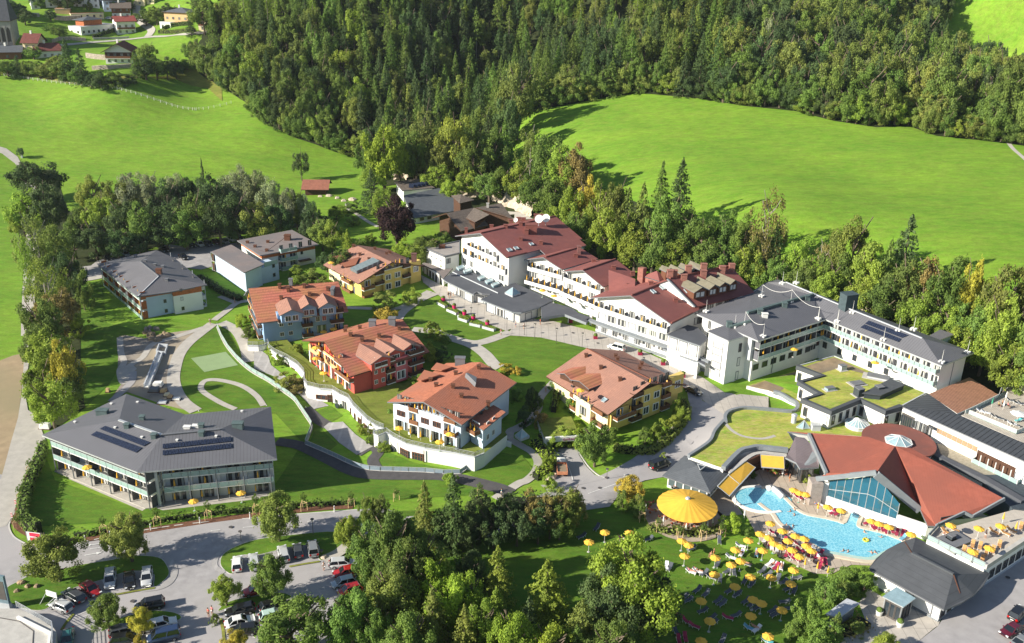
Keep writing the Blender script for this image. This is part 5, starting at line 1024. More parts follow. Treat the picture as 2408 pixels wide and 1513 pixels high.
a=U(px('43:465,1045')[0],SZ);HV=empty('vent_box',tuple(a),'pale square vent box beside the small glass pyramid on the planted roof','vent');MB().prism([(a.x-.9,a.y-.7),(a.x+.9,a.y-.7),(a.x+.9,a.y+.7),(a.x-.9,a.y+.7)],SZ,SZ+1.3).build('casing',LGREY,HV);MB().prism([(a.x-1,a.y-.8),(a.x+1,a.y-.8),(a.x+1,a.y+.8),(a.x-1,a.y+.8)],SZ+1.3,SZ+1.4).build('lid',METAL,HV)
a=U(px('e:1860,215')[0],SZ);HV=empty('vent_hood',tuple(a),'tall grey vent hood on the planted roof','vent');MB().cyl(a,.55,SZ,SZ+1.8,12).build('pipe',LGREY,HV);MB().cyl(a,.7,SZ+1.8,SZ+2.1,12,.5).build('cap',METAL,HV)
# white building with planted roof and slate parapets
zg=SZ+zt('43:608,880 592,1040',SZ)-SZ;report('green',z=zg)
B=GB=Bld('planted_roof_building','white zigzag building with slate parapets round a planted roof','building',U(px('43:700,700')[0],SZ).to_2d(),SZ)
gr=LU('43:298,455 540,548 318,607 515,720 352,770 608,878 880,765 1120,875 1265,828 1495,705 1130,560 640,362',zg);MB().prism(gr,SZ-.5,zg-.05).build('wall',WHITE,B.e);sheet('planted_roof',gr,.0,SEDUM,h=zg)
sheet('soil_patch',LU('43:375,458 640,372 960,520 900,520 700,470 520,520',zg),.03,SOIL,h=zg)
g3=[Vector((p.x,p.y,0))for p in gr[:9]];mb=MB();ridge(mb,g3,1.1,zg-.7,zg+.35,zf=0);mb.build('slate_parapet',R_SLATE,B.e);mb=MB();ridge(mb,[Vector((p.x,p.y,0))for p in gr[8:]+gr[:1]],.3,zg-.1,zg+.15,zf=0);mb.build('edge_strip',LGREY,B.e)
g4=ccw(gr);sgn=1
fs=[Fac(B,g4[i],g4[(i+1)%len(g4)])for i in range(len(g4))]
for f in fs:
    if f.n.y<.1 and f.L>3:
        k=4 if(f.n.x>0 and f.L>8)else 2;f.win(.14,.86,k,.6,1.0,2.2,'sb' if f.n.x<0 else 's',.06)
def rbox(st,z,h,w,d,mt,name,lab,cat='vent',rz=.35):
    c=U(px(st)[0],z);o=empty(name,tuple(c),lab,cat);r=[Vector((x*math.cos(rz)-y*math.sin(rz),x*math.sin(rz)+y*math.cos(rz)))for x,y in((-w/2,-d/2),(w/2,-d/2),(w/2,d/2),(-w/2,d/2))]
    MB().prism([(c.x+p.x,c.y+p.y)for p in r],z,z+h).build('casing',mt,o);MB().prism([(c.x+p.x*1.08,c.y+p.y*1.08)for p in r],z+h,z+h+.1).build('lid',TRIM,o);MB().prism([(c.x+p.x*1.5,c.y+p.y*1.5)for p in r],z-.05,z+.1).build('kerb',CONC,o)
rbox('43:715,490',zg,1.2,1.5,1.3,LGREY,'vent_box','grey vent box on the bare soil of the planted roof');rbox('43:600,675',zg,.6,2.0,1.2,SKYGL,'roof_light','low roof light near the slate edge of the planted roof','skylight');rbox('43:865,730',zg,1.9,1.5,1.8,mat('dark_duct',(.05,.06,.07),.5),'air_duct','curved dark air duct at the corner of the planted roof');rbox('43:1055,705',zg,1.7,1.6,1.5,MATS['dark_duct'],'air_duct','dark air duct at the end of the covered walkway on the planted roof')
rbox('43:855,620',zg,.25,2.6,1.9,MATS['dark_duct'],'light_well','open light well with a pale rim in the planted roof','skylight');rbox('43:1050,565',zg,.5,4.5,2.2,LGREY,'light_well','long grey light well against the hotel wing','skylight',-.45)
q=LU('43:900,705 1165,570 1310,625 1080,725',zg+1.3);HV=empty('walkway_roof',tuple(cnt(q).to_3d()+Vector((0,0,zg))),'dark glazed walkway roof crossing the planted roof to the hotel wing','roof');MB().prism(q,zg+1.1,zg+1.3).build('roof',R_SLATE,HV);MB().prism(insetp(ccw(q),.3),zg,zg+1.1).build('wall',MATS['dark_duct'],HV)
# long bath building with copper and dark roofs
zc=SZ+zt('43:1400,905 1385,1075',SZ)-SZ;report('copper',z=zc)
B=Bld('bath_house','long white bath house with a dark seamed roof and a copper coloured batten roof','building',U(px('43:1600,1000')[0],SZ).to_2d(),SZ)
a,b,c,d,e=LU('d:800,890 2408,1610 2408,1385 1540,1006 1172,740',zc+.2)
f0,f1=LU('d:820,905 2600,1700',zc);r0,r1=LU('d:1172,745 2700,1560',zc+1.2)
k0,k1,k2=LU('d:1540,1008 2330,1350 2750,1520',zc+.9)
B.roof([[V3(f0,zc),V3(f1,zc),V3(k2,zc+.9),V3(k1,zc+.9),V3(k0,zc+.9)],[V3(f0,zc),V3(k0,zc+.9),V3(U(px('d:1172,742')[0],zc+.7),zc+.7)]],R_DARKSEAM,.35,TRIM)
cp=LU('d:1172,742 1700,545 1850,640 2078,775 1540,1006',zc+.8);B.roof([[V3(cp[0],zc+.7),V3(cp[1],zc+1.1),V3(cp[2],zc+1.1),V3(cp[3],zc+1.1),V3(cp[4],zc+.9)]],R_COPPER,.3,WTRIM,'copper_roof')
w0,w1=U(px('d:830,960')[0],zc-.6),U(px('d:2500,1760')[0],zc-.6);F=Fac(B,w0,w1);bk=V3(F.n,0)*-9;MB().prism([w0,w1,w1+bk,w0+bk],0,zc-.2).build('wall',WHITE,B.e);report('bath',L=F.L,H=zc-SZ)
cpr=insetp(ccw([V3(p,0)for p in cp]),.5);MB().prism(cpr,0,zc+.4).build('rear_wall',WHITE,B.e)
F.win(.015,.105,6,.3,F.L*.017,zc-SZ-1.2,'s',.06);F.win(.125,.125,1,1.2,1.4,1.8,'c',.05);F.win(.17,.17,1,1.0,2.4,2.2,'c',.05);F.win(.215,.24,2,1.0,1.4,2.2,'c',.05)
LOUV=mat('wood_louvre',(.50,.33,.20),.8,.1,2,pat=[(2,.22,.1,.45)])
F.win(.27,.27,1,2.9,2.4,.7,'d',.05)
for i in range(8):F.band('louvre',.30+.04*i,.336+.04*i,zc-SZ-1.8,zc-SZ-.7,LOUV,.1,.12)
F.band('loggia',.62,.9,.8,zc-SZ-1.2,DWOOD,.03,.05);F.balc(.62,.95,.6,1.2,6,GRAIL,.95,None,WTRIM,2.4)
# sun deck on the roof to the right
dz=zc+.3;B=Bld('roof_terrace','timber roof terrace with sun loungers behind the long bath house','terrace',U(px('d:2100,1000')[0],0).to_2d(),0)
dk=LU('d:1540,1008 2078,775 2200,655 2700,860 2900,1300 2600,1500 2320,1348',dz);MB().prism(dk,0,dz-.05).build('wall',WHITE,B.e);MB().prism(insetp(ccw([V3(p,0)for p in dk]),.25),dz-.05,dz).build('deck',DECK,B.e)
rail(B.e,LU('d:2200,660 2700,865',dz),dz,1.9,2.4,WTRIM,'screen',mat('trellis_panel',(.42,.42,.26),.8));rail(B.e,LU('d:1640,1010 1690,990 2075,800 2100,720 2195,665',dz),dz,1.0,1.5,WTRIM,'railing',GRAIL);rail(B.e,LU('d:1690,1010 2310,1270 2480,1200',dz),dz,1.0,1.6,WTRIM,'railing',GRAIL)
# slate pavilion
zp=zt('e:212,940 205,1090',0)+.1;report('pav',z=zp);B=Bld('slate_pavilion','square cafe pavilion with a pyramid slate roof beside the giant parasol','pavilion',U(px('e:600,900')[0],0).to_2d(),0)
q=LU('e:147,905 775,1130 1015,868 440,640',zp);ap=V3(cnt(q),ztop(cnt(q),px('e:612,778')[0][1]));report('pav',ap=ap.z);B.roof([[q[i-1],q[i],ap]for i in range(4)],R_SLATE,.25)
w=insetp(ccw(q),.9);fs=[Fac(B,w[i],w[(i+1)%4])for i in range(4)]
for f in fs:
    f.band('beam',0,1,zp-.7,zp-.15,WHITE,.05,.25);f.band('parapet',0,1,0,.5,WHITE,.05,.2)
    for i in range(6):t=i/5;f.band('column',max(0,t-.015),min(1,t+.015),0,zp-.2,WHITE,.08,.3)
    f.band('glass_pane',.01,.99,.5,zp-.7,mat('clear_pane',(.10,.13,.14),.1,.1,1,spec=.8),-.05,.04)
B.quad('roof_hatch','e:610,768 715,795 650,845 640,838',GLASS,.3,.3,METAL)
# conservatory
B=Bld('conservatory','glazed conservatory with a curved brown grey roof between the bath hall and the red roof','building',U(px('e:1950,700')[0],0).to_2d(),0)
q=LU('e:1880,430 2000,445 2060,500 2180,640 2200,760 1950,780 1900,700 1760,635 1790,590',4.6);r=ccw(q);B.roof([[V3(p,5.2 if i in(0,1,2,3)else 4.0)for i,p in enumerate(q)]],mat('roof_plum_grey',(.17,.14,.15),.6,.08,.4,coords='UV',pat=[(0,.6,.05,.8)]),.35,GREYW)
w=insetp(r,.8);n=len(w)
for i in range(n):
    f=Fac(B,w[i],w[(i+1)%n])
    if f.n.y<.3 and f.L>1:k=max(2,int(f.L/1.2));f.win(.5/k,1-.5/k,k,.1,f.L/k*.95,3.4,'s',.02)
MB().prism(insetp(r,1.2),0,3.9).build('core_wall',BFRAME,B.e)
# red bath roof
zs0=.2;pillar=U(px('e:2110,1240')[0],zs0);cornR=U(px('f:1130,1325')[0],zs0);FB=(cornR-pillar);zR=zt('f:1160,1138 1135,1322',zs0);midb=pillar.lerp(cornR,.50);report('spa',zR=zR,L=FB.length)
B=Bld('thermal_bath','thermal bath with a folded red roof, black shaded gable and a tall glass front over the pool','building',(pillar+cornR).to_2d()/2,0)
G_=V3(midb,ztop(midb,px('f:478,448')[0][1]));zl=zt('e:2195,960 2110,1240',zs0);Lc=V3(pillar,zl+.2);report('spa',G=G_.z,zl=zl)
P0=U(px('f:738,105')[0],G_.z-.8);Rr=U(px('f:1160,1137')[0],zR+.2);M=U(px('f:1060,912')[0],3.45)
zE=zR+1.0;R1=U(px('f:1265,1140')[0],zR+.2);R2=U(px('f:1635,965')[0],zE+.7);R3=U(px('f:1742,1020')[0],zE);R4=U(px('f:2158,790')[0],zE+2.2);R5=U(px('f:935,128')[0],P0.z-.3)
L2=U(px('e:2290,878')[0],zl+2.0);L3=U(px('e:2060,368')[0],zl+3.2);P1=U(px('43:1120,1168')[0],P0.z-.2);L4=U(px('43:208,1062')[0],zl+3.0);P2=U(px('43:955,1112')[0],P0.z-.4)
SF=[[Lc,G_,P0,L2],[G_,M,P0],[M,Rr,R1,P0],[R1,R2,R3,R4,R5,P0],[L2,P0,P1,L3],[L3,P1,P2,L4]]
B.roof(SF,R_SPA,.35,TRIM)
B.F=[f for f in B.F]
mb=MB();mb.bar(Lc,G_,.5,.9);mb.bar(G_-Vector((0,0,.4)),M-Vector((0,0,.4)),.5,1.5);mb.bar(L2,L3,.5,.8);mb.bar(R1,R2,.3,.6);mb.bar(R2,R3,.3,.6);mb.bar(R3,R4,.3,.7);mb.build('fascia',GREYW,B.e)
ins=(M-Lc).to_2d().normalized();inn=Vector((-ins.y,ins.x))
# glass front: wall line set back 1.0 m
a=pillar.to_2d()+inn*.8;b=cornR.to_2d()+inn*.8;F=Fac(B,a,b,0)
F.band('base_wall',0,1,0,2.0,WHITE,.25,.5);F.band('end_wall',.74,1,2.0,zR-.3,WHITE,.25,.5);F.band('end_wall',0,.12,2.0,zl-.3,WHITE,.25,.5)
POOLGL=mat('reflecting_glass',(.03,.13,.19),.03,.1,.3,spec=1.0,metal=.25);k=9
for i in range(k):
    t0,t1=.12+.62*i/k,.12+.62*(i+1)/k
    for(u0,u1)in((0,.45),(.45,1)):
        def top(t):
            return max(2.2,zl+(G_.z-zl)*t/.5-1.1 if t<.5 else G_.z-(G_.z-zR-.2)*(t-.5)/.42-1.1)
        A_,B_=F.at(t0+.004),F.at(t1-.004);z0a,z0b=lerp(2.0,top(t0),u0)+.04,lerp(2.0,top(t1),u0)+.04;z1a,z1b=lerp(2.0,top(t0),u1)-.04,lerp(2.0,top(t1),u1)-.04
        n=V3(F.n,0)*.04;MB().hexa([V3(A_,z0a)-n,V3(B_,z0b)-n,V3(B_,z0b)+n,V3(A_,z0a)+n],[V3(A_,z1a)-n,V3(B_,z1b)-n,V3(B_,z1b)+n,V3(A_,z1a)+n]).build('glass_pane',POOLGL,B.e)
mb=MB()
for i in range(k+1):t=.12+.62*i/k;mb.bar(V3(F.at(t,.05),2),V3(F.at(t,.05),top(t)),.1)
for i in range(k):t,t2=.12+.62*i/k,.12+.62*(i+1)/k;mb.bar(V3(F.at(t,.05),lerp(2,top(t),.45)),V3(F.at(t2,.05),lerp(2,top(t2),.45)),.1)
mb.build('mullions',METAL,B.e)
# pillar and side walls
MB().prism([pillar+Vector((-1.1,-1.3,0)),pillar+Vector((1.1,-1.3,0)),pillar+Vector((1.1,1.2,0)),pillar+Vector((-1.1,1.2,0))],0,zl-.1).build('pillar',mat('brown_grey_stone',(.34,.29,.26)),B.e)
body=[Rr.to_2d()+inn*.6,R1.to_2d()+inn*.8,R3.to_2d()+Vector((-2.5,1.5)),R4.to_2d()+Vector((-2,0)),R5.to_2d(),P1.to_2d(),L3.to_2d()+Vector((3,-1)),L2.to_2d()+Vector((2,1)),a+inn*.5,F.at(.74)+inn*.5]
body=ccw(body);mb=MB();q=[]
B.shell([Vector(p)for p in body],WHITE,0,cap=zR-.6)
f=Fac(B,R1.to_2d()+Vector((1.0,1.0)),R2.to_2d()+Vector((1,.6)),4.6);f.win(.12,.9,5,0,f.L/5,zE-4.9,'s',0);f=Fac(B,R3.to_2d()+Vector((0,.6)),R4.to_2d()+Vector((-1.5,.3)),4.6);k=8
for i in range(k):
    t0,t1=(i+.03)/k,(i+.97)/k;A_,B_=f.at(t0),f.at(t1);n=V3(f.n,0)*.04;h0,h1=zE-.4+2.0*t0,zE-.4+2.0*t1
    MB().hexa([V3(A_,4.4)-n,V3(B_,4.4)-n,V3(B_,4.4)+n,V3(A_,4.4)+n],[V3(A_,h0)-n,V3(B_,h1)-n,V3(B_,h1)+n,V3(A_,h0)+n]).build('glass_pane',GLASS,B.e)
# round red roof with octagonal skylight
c=U(px('43:1240,1155')[0],6.0);Bq=B;disc(B.e,c,6.6,3,5.9,WHITE,'drum_wall',40);disc(B.e,c,7.2,5.9,6.3,mat('round_roof_red',(.24,.085,.065),.8,.12,1,w2=(.3,(.20,.08,.065))),'round_roof',40)
oct_sky('octagonal glass skylight on the round red roof','43:1242,1150',6.3,2.7,1.2,8,.4)
gs=LU('43:1500,1190 1640,1170 2170,1440 2408,1560 2408,1700 1560,1290',4.6)
B2_=Bld('service_roof','gravel service roof with dark parapet between the red roof and the long bath house','building',cnt(gs),0);MB().prism(gs,0,4.6).build('wall',WHITE,B2_.e);sheet('gravel_roof',gs,.02,mat('tan_gravel',(.34,.30,.23),.95,.2,2),h=4.6);P=[Vector((p.x,p.y,0))for p in LU('43:1560,1180 1600,1290 2060,1513 44:2408,190',5.0)];mb=MB();ridge(mb,P,1.6,4.4,5.3,zf=0);mb.build('parapet',R_BITUM,B2_.e)
q=LU('44:2000,-60 2408,-60 2700,60 2700,300 2300,250 2100,100',4.7);MB().prism(q,0,4.7).build('plant_deck',mat('dark_blue_grey',(.05,.065,.08),.7),B2_.e)
# terrace block on the right
tz2=4.4;B=Bld('terrace_block','white block with a paved sun terrace and glass parapet beside the red roof','building',U(px('44:1950,650')[0],0).to_2d(),0)
q=LU('44:1505,540 1610,425 1760,420 2330,260 2700,330 2620,420 2040,805',tz2);MB().prism(q,-.5,tz2-.05).build('wall',WHITE,B.e);sheet('terrace_paving',q,.0,mat('terrace_slabs',(.50,.45,.39),.9,.06,1,coords='World',pat=[(0,1.,.05,.85),(1,1.,.05,.85)]),h=tz2)
rail(B.e,[q[1],q[0],q[6]],tz2,1.0,1.9,METAL,'railing',GRAIL);P=[Vector((p.x,p.y,0))for p in(q[6],q[5],q[4])];mb=MB();ridge(mb,P,.7,tz2-.2,tz2+.7,zf=0);mb.build('parapet',CONC,B.e)
f=Fac(B,q[6],q[5]);f.win(.15,.9,8,1.0,1.6,1.8,'d',.05);f.band('plinth',0,1,-.3,.5,LGREY,.08);
rbox('44:1760,565',tz2,.5,4.4,3.2,mat('olive_roof_light',(.20,.20,.12),.7),'roof_light','square olive roof light on the sun terrace','skylight',.5);rbox('44:1730,535',tz2+.5,.7,1.,1.,MATS['dark_duct'],'vent_box','dark vent on the square roof light of the sun terrace','vent',.5)
# entrance building with curved dark roof
zn=zt('44:1660,1205 1595,1355',0)+.2;report('ent',z=zn);B=Bld('entrance_building','white entrance building with a dark curved hipped roof and a glass porch','building',U(px('44:1500,900')[0],0).to_2d(),0)
q=LU('44:960,815 1662,1197 2092,858 1400,522',zn);r0,r1=LU('44:1362,668 1752,868',zn+2.0)
def bow(a,b,k):m=(a+b)/2;e=(b-a).to_2d();n=Vector((-e.y,e.x)).normalized()*k;return[a,V3((a+(b-a)*.25).to_2d()+n*.75,zn),V3(m.to_2d()+n,zn),V3((a+(b-a)*.75).to_2d()+n*.75,zn),b]
w1=bow(q[1],q[2],-1.1)[1:-1];w0=bow(q[3],q[0],-1.1)[1:-1]
B.roof([[q[0],q[1],r1,r0],[q[2],q[3],r0,r1],[q[1]]+w1[:2]+[r1],[w1[1],w1[2],q[2],r1],[q[3]]+w0[:2]+[r0],[w0[1],w0[2],q[0],r0]],mat('roof_dark_membrane',(.085,.09,.10),.7,.1,.5,coords='UV',pat=[(1,1.2,.08,.72)]),.3)
w=insetp(ccw(q),.8);B.shell(w,WHITE,cap=zn);fs=[Fac(B,w[i],w[(i+1)%4])for i in range(4)];F=min(fs,key=lambda f:f.n.y+f.n.x);S=max(fs,key=lambda f:f.n.x-f.n.y);S.win(.08,.9,6,.6,1.4,2.2,'d');S.band('plinth',0,1,-.2,.4,GREYW,.06)
F.win(.75,.75,1,.4,3.4,2.8,'b',.05);F.band('plinth',0,1,-.2,.35,GREYW,.06);B.line('ridge_cap','44:1365,672 1752,870',.5,.3,R_SLATE);B.line('hip_cap','44:1298,565 1360,665',.12,.1,BFRAME);B.line('hip_cap','44:1752,870 1812,1045',.12,.1,BFRAME)
pz=3.6;q=LU('44:1092,1072 1285,1172 1400,1088 1222,982',pz);B.roof([q],SKYGL,.2,METAL,'glass_porch_roof',keep=False);w=insetp(ccw(q),.35)
for i in range(4):
    f=Fac(B,w[i],w[(i+1)%4]);f.win(.17,.83,3,.05,f.L*.31,3.2,'s',0)
    MB().bar(V3(w[i],0),V3(w[i],3.4),.16).build('post',METAL,B.e)
q=LU('44:560,1235 690,1270 878,1135 760,1090',2.6);B=Bld('flat_shelter','flat grey roofed shelter beside the entrance path under the bushes','shelter',cnt(q),0);B.roof([q],mat('zinc_roof',(.48,.50,.54),.5,.08,.6),.25,METAL);MB().prism(insetp(ccw(q),.4),0,2.35).build('wall',GREYW,B.e)
# ---------------- pool ----------------
wp=LU('44:-40,75 40,60 110,90 170,150 220,200 300,275 400,322 560,352 680,382 735,390 800,262 905,290 868,400 890,440 1060,480 1200,530 1290,575 1240,660 1050,750 900,752 680,712 560,690 500,640 330,540 230,470 130,400 70,312 0,262 -60,215',0)
WAT=bpy.data.materials.new('pool_water');WAT.use_nodes=True;t=WAT.node_tree;b=t.nodes['Principled BSDF'];b.inputs['Roughness'].default_value=.06;b.inputs['Specular IOR Level'].default_value=.5
g=N(t,'NewGeometry');v=N(t,'TexVoronoi',i_Scale=1.9);v.feature='DISTANCE_TO_EDGE';nz=N(t,'TexNoise',i_Scale=.9,i_Detail=3.);t.links.new(g.outputs['Position'],nz.inputs['Vector']);mp=N(t,'MixRGB',n0=.35);t.links.new(g.outputs['Position'],mp.inputs[1]);t.links.new(nz.outputs['Color'],mp.inputs[2])
n4=N(t,'VectorMath',operation='SCALE');t.links.new(nz.outputs['Color'],n4.inputs[0]);n4.inputs[3].default_value=1.2;n5=N(t,'VectorMath',operation='ADD');t.links.new(g.outputs['Position'],n5.inputs[0]);t.links.new(n4.outputs[0],n5.inputs[1]);t.links.new(n5.outputs[0],v.inputs['Vector'])
rp=N(t,'ValToRGB');rp.color_ramp.elements[0].position=.0;rp.color_ramp.elements[1].position=.16;rp.color_ramp.elements[0].color=(.34,.68,.78,1);rp.color_ramp.elements[1].color=(.15,.48,.64,1);t.links.new(v.outputs[0],rp.inputs[0]);t.links.new(rp.outputs[0],b.inputs['Base Color'])
n6=N(t,'TexNoise',i_Scale=2.4,i_Detail=3.);t.links.new(g.outputs['Position'],n6.inputs['Vector']);bp=N(t,'Bump',i_Strength=.25,i_Distance=.1);t.links.new(n6.outputs[0],bp.inputs['Height']);t.links.new(bp.outputs[0],b.inputs['Normal'])
deck=gp('e:880,1045 1240,860 1430,790 1760,800 2200,900 2280,1000')+LU('f:0,840 870,1040 990,1300 850,1370',.2)+gp('44:1300,540 1400,560 1260,620 1000,790 800,782 610,870 450,862 200,745 0,612 -60,540 e:1240,1430 1060,1190 820,1200')
sheet('pool_deck',deck,.10,mat('pool_paving',(.46,.385,.31),.9,.08,1,coords='World',pat=[(0,1.5,.09,.55)]),h=0)
def water(P,name='pool_water'):
    sheet(name,P,.2,WAT,h=0)
water(wp);cc=U(px('e:1455,1215')[0],.2);el=[Vector((cc.x+5.6*math.cos(a),cc.y+4.5*math.sin(a),0))for a in[i*6.2832/40 for i in range(40)]];sheet('pool_water',el,.21,WAT,h=0)
RIM=mat('pool_rim',(.62,.54,.43),.8,.06,1);ww=[Vector((p.x,p.y,0))for p in wp];mb=MB();ridge(mb,smoothline(ww,3),.75,.08,.32,zf=0);tag(mb.build('pool_rim',RIM),kind='structure');mb=MB();ridge(mb,el[9:34],.7,.08,.34,zf=0);tag(mb.build('pool_rim',WTRIM),kind='structure')
P=smoothline([Vector((p.x,p.y,0))for p in LU('e:1520,1095 1580,1085 1650,1130 1720,1200',.3)],4);mb=MB();ridge(mb,P,1.1,.2,1.0,zf=0);o=mb.build('massage_wall',WTRIM,smooth=True);tag(o,'curved white wall between the round pool and the main pool','wall')
P=smoothline([Vector((p.x,p.y,0))for p in LU('44:560,690 680,712 900,752 1050,750 1240,662',.3)],4);sheet('pool_step',offline(P,0)+offline(P,1.7)[::-1],.24,mat('pale_pool_step',(.42,.58,.52),.3,.1,1),h=0)
o=empty('pool_bridge',tuple(U(px('44:870,240')[0],.4)),'pale stepped bridge over the channel from the bath to the pool','bridge');A_,B_=U(px('44:790,225')[0],1.3),U(px('44:950,280')[0],1.3);mb=MB()
mb.bar(A_,B_,1.4,.3);mb.build('deck',CONC,o);mb=MB();mb.bar(A_+Vector((0,-.7,.5)),B_+Vector((0,-.7,.5)),.1);mb.build('handrail',METAL,o);A_,B_=U(px('44:965,270')[0],1.2),U(px('44:1080,350')[0],.8);mb=MB()
for i in range(8):p=A_.lerp(B_,i/7);mb.prism([(p.x-.35,p.y-.35),(p.x+.35,p.y-.35),(p.x+.35,p.y+.35),(p.x-.35,p.y+.35)],.2,p.z)
mb.build('steps',CONC,o)
sheet('entrance_paving',gp('44:700,1513 750,1440 940,1320 870,1140 960,1000 1240,1180 1660,1200 1610,1350 1580,1365 1400,1513 1300,1600 700,1600'),.12,PAVE)
sheet('road',gp('44:1610,1350 1700,1200 2050,930 2360,560 2500,420 2800,500 2900,1700 1200,1700 1400,1513'),.10,ASPH)
# giant parasol
c=U(px('e:485,1185')[0],5.0);rimz=3.2;RR=5.6;o=empty('giant_parasol',(c.x,c.y,0),'giant round yellow parasol covering the cafe terrace','parasol');n=24
yel=mat('giant_yellow_canvas',(.78,.44,.055),.8,.08,.6);v=[(c.x,c.y,4.75)]+[(c.x+RR*math.cos(6.2832*i/n),c.y+RR*math.sin(6.2832*i/n),rimz)for i in range(n)]+[(c.x+RR*.5*math.cos(6.2832*(i+.5)/n),c.y+RR*.5*math.sin(6.2832*(i+.5)/n),3.86)for i in range(n)]
k=[(c.x,c.y,4.75)]
for i in range(n):
    a0,a1,am=6.2832*i/n,6.2832*(i+1)/n,6.2832*(i+.5)/n;P=lambda a,r,z:Vector((c.x+r*math.cos(a),c.y+r*math.sin(a),z))
    q=[P(a0,.4,4.7),P(am,.4,4.69),P(a1,.4,4.7),P(a1,RR,rimz),P(am,RR*.985,rimz-.03),P(a0,RR,rimz)];lo=[p-Vector((0,0,.05))for p in q];MB().add(q+lo,[[0,1,4,5][::-1],[1,2,3,4][::-1],[6,7,10,11],[7,8,9,10],[5,4,10,11],[4,3,9,10]]).build('canvas_panel',yel,o)
MB().cyl(c,.16,0,4.9,10).build('pole',METAL,o);MB().cyl(c,.5,4.7,4.95,12,.3).build('cap',METAL,o)
mb=MB()
for i in range(n):a0=6.2832*i/n;mb.bar(Vector((c.x,c.y,4.6)),Vector((c.x+RR*math.cos(a0),c.y+RR*math.sin(a0),rimz-.12)),.05)
mb.build('ribs',METAL,o);mb=MB();sheet('cafe_paving',[Vector((c.x+7.5*math.cos(i*.3142),c.y+7*math.sin(i*.3142),0))for i in range(20)],.12,mat('cafe_slabs',(.40,.33,.26),.9,.1,1,coords='World',pat=[(0,1,.05,.8)]))
sheet('cafe_paving',gp('e:770,1130 1010,900 1160,1020 1060,1190 1200,1420 900,1440 800,1300'),.12,MATS['cafe_slabs'])
# ================= trees =================
def leafmat(name,rough=.75):
    m=bpy.data.materials.new(name);m.use_nodes=True;t=m.node_tree;L=t.links.new;b=t.nodes['Principled BSDF'];b.inputs['Roughness'].default_value=rough;b.inputs['Specular IOR Level'].default_value=.2
    oi=N(t,'ObjectInfo');tc=N(t,'TexCoord');n1=N(t,'TexNoise',i_Scale=7.,i_Detail=3.);L(tc.outputs['Object'],n1.inputs['Vector']);n2=N(t,'TexNoise',i_Scale=60.,i_Detail=2.);L(tc.outputs['Object'],n2.inputs['Vector'])
    r1=N(t,'ValToRGB');r1.color_ramp.elements[0].position=.35;r1.color_ramp.elements[1].position=.65;r1.color_ramp.elements[0].color=(.78,.80,.85,1);r1.color_ramp.elements[1].color=(1.22,1.18,.98,1);L(n1.outputs[0],r1.inputs[0])
    r2=N(t,'MapRange');r2.inputs[1].default_value=.3;r2.inputs[2].default_value=.7;r2.inputs[3].default_value=.65;r2.inputs[4].default_value=1.35;L(n2.outputs[0],r2.inputs[0])
    m1=N(t,'MixRGB',blend_type='MULTIPLY',n0=1.);L(oi.outputs['Color'],m1.inputs[1]);L(r1.outputs[0],m1.inputs[2]);m2=N(t,'MixRGB',blend_type='MULTIPLY',n0=1.);L(m1.outputs[0],m2.inputs[1]);L(r2.outputs[0],m2.inputs[2])
    L(m2.outputs[0],b.inputs['Base Color']);tr=N(t,'BsdfTranslucent');L(m2.outputs[0],tr.inputs[0]);mx=N(t,'MixShader',n0=.36);L(b.outputs[0],mx.inputs[1]);L(tr.outputs[0],mx.inputs[2])
    L(mx.outputs[0],t.nodes['Material Output'].inputs['Surface']);return m
LEAF=leafmat('foliage');BARK=mat('bark',(.15,.115,.085),.95,.3,4,.5);BARKP=mat('birch_bark',(.34,.30,.26),.9,.25,5)
def quads(C,Nn,S,rg):
    n=len(C);a=rg.normal(size=(n,3));a-=Nn*(a*Nn).sum(1)[:,None];a/=np.linalg.norm(a,axis=1)[:,None]+1e-9;b=np.cross(Nn,a);S=S[:,None];k=rg.uniform(.55,1.,(n,1))
    v=np.stack([C-a*S-b*S*k*.3,C-a*S*.1-b*S*k,C+a*S+b*S*k*.2,C+a*S*.2+b*S*k],1).reshape(-1,3);return v
def qmesh(name,v,mt):
    n=len(v)//4;m=bpy.data.meshes.new(name);m.vertices.add(len(v));m.vertices.foreach_set('co',v.astype(np.float32).ravel());m.loops.add(4*n);m.loops.foreach_set('vertex_index',np.arange(4*n,dtype=np.int32));m.polygons.add(n);m.polygons.foreach_set('loop_start',np.arange(0,4*n,4,dtype=np.int32));m.materials.append(mt);m.update(calc_edges=True);m.validate();return m
def unit(x):return x/(np.linalg.norm(x,axis=1)[:,None]+1e-9)
def crown_broad(seed,z0=.18,w=.5,ncl=44,n=9500,ls=.0172,top=.93,sparse=0,lean=0):
    """crown in a unit-high tree, radius .5"""
    rg=np.random.default_rng(seed);zc=(z0+top)/2;rz=(top-z0)/2;d=unit(rg.normal(size=(ncl,3)));r=rg.uniform(.3,.95,(ncl,1));cc=d*r*np.array([.5,.5,rz]);cc[:,2]=cc[:,2]+zc
    fl=(cc[:,2]-z0)/(top-z0);cc[:,:2]*=(1.12-.45*fl**2)[:,None];cr=rg.uniform(.07,.165,ncl)*(1-.25*fl)
    k=rg.integers(0,ncl,n);dd=unit(rg.normal(size=(n,3)));out=unit(np.concatenate([cc[:,:2]*2,(cc[:,2:]-zc)*1.2],1))[k];fl2=(dd*out).sum(1)<-.3;dd[fl2]*=-1
    rr=rg.uniform(.55,1.12,(n,1));C=cc[k]+dd*cr[k][:,None]*rr*np.array([1,1,.85]);st_=rg.random(n)<.22;C[st_]+=rg.normal(size=(int(st_.sum()),3))*.028;Nn=unit(dd*.8+rg.normal(size=(n,3))*.55+np.array([0,0,.35]));return quads(C,Nn,rg.uniform(.6,1.35,n)*ls,rg)
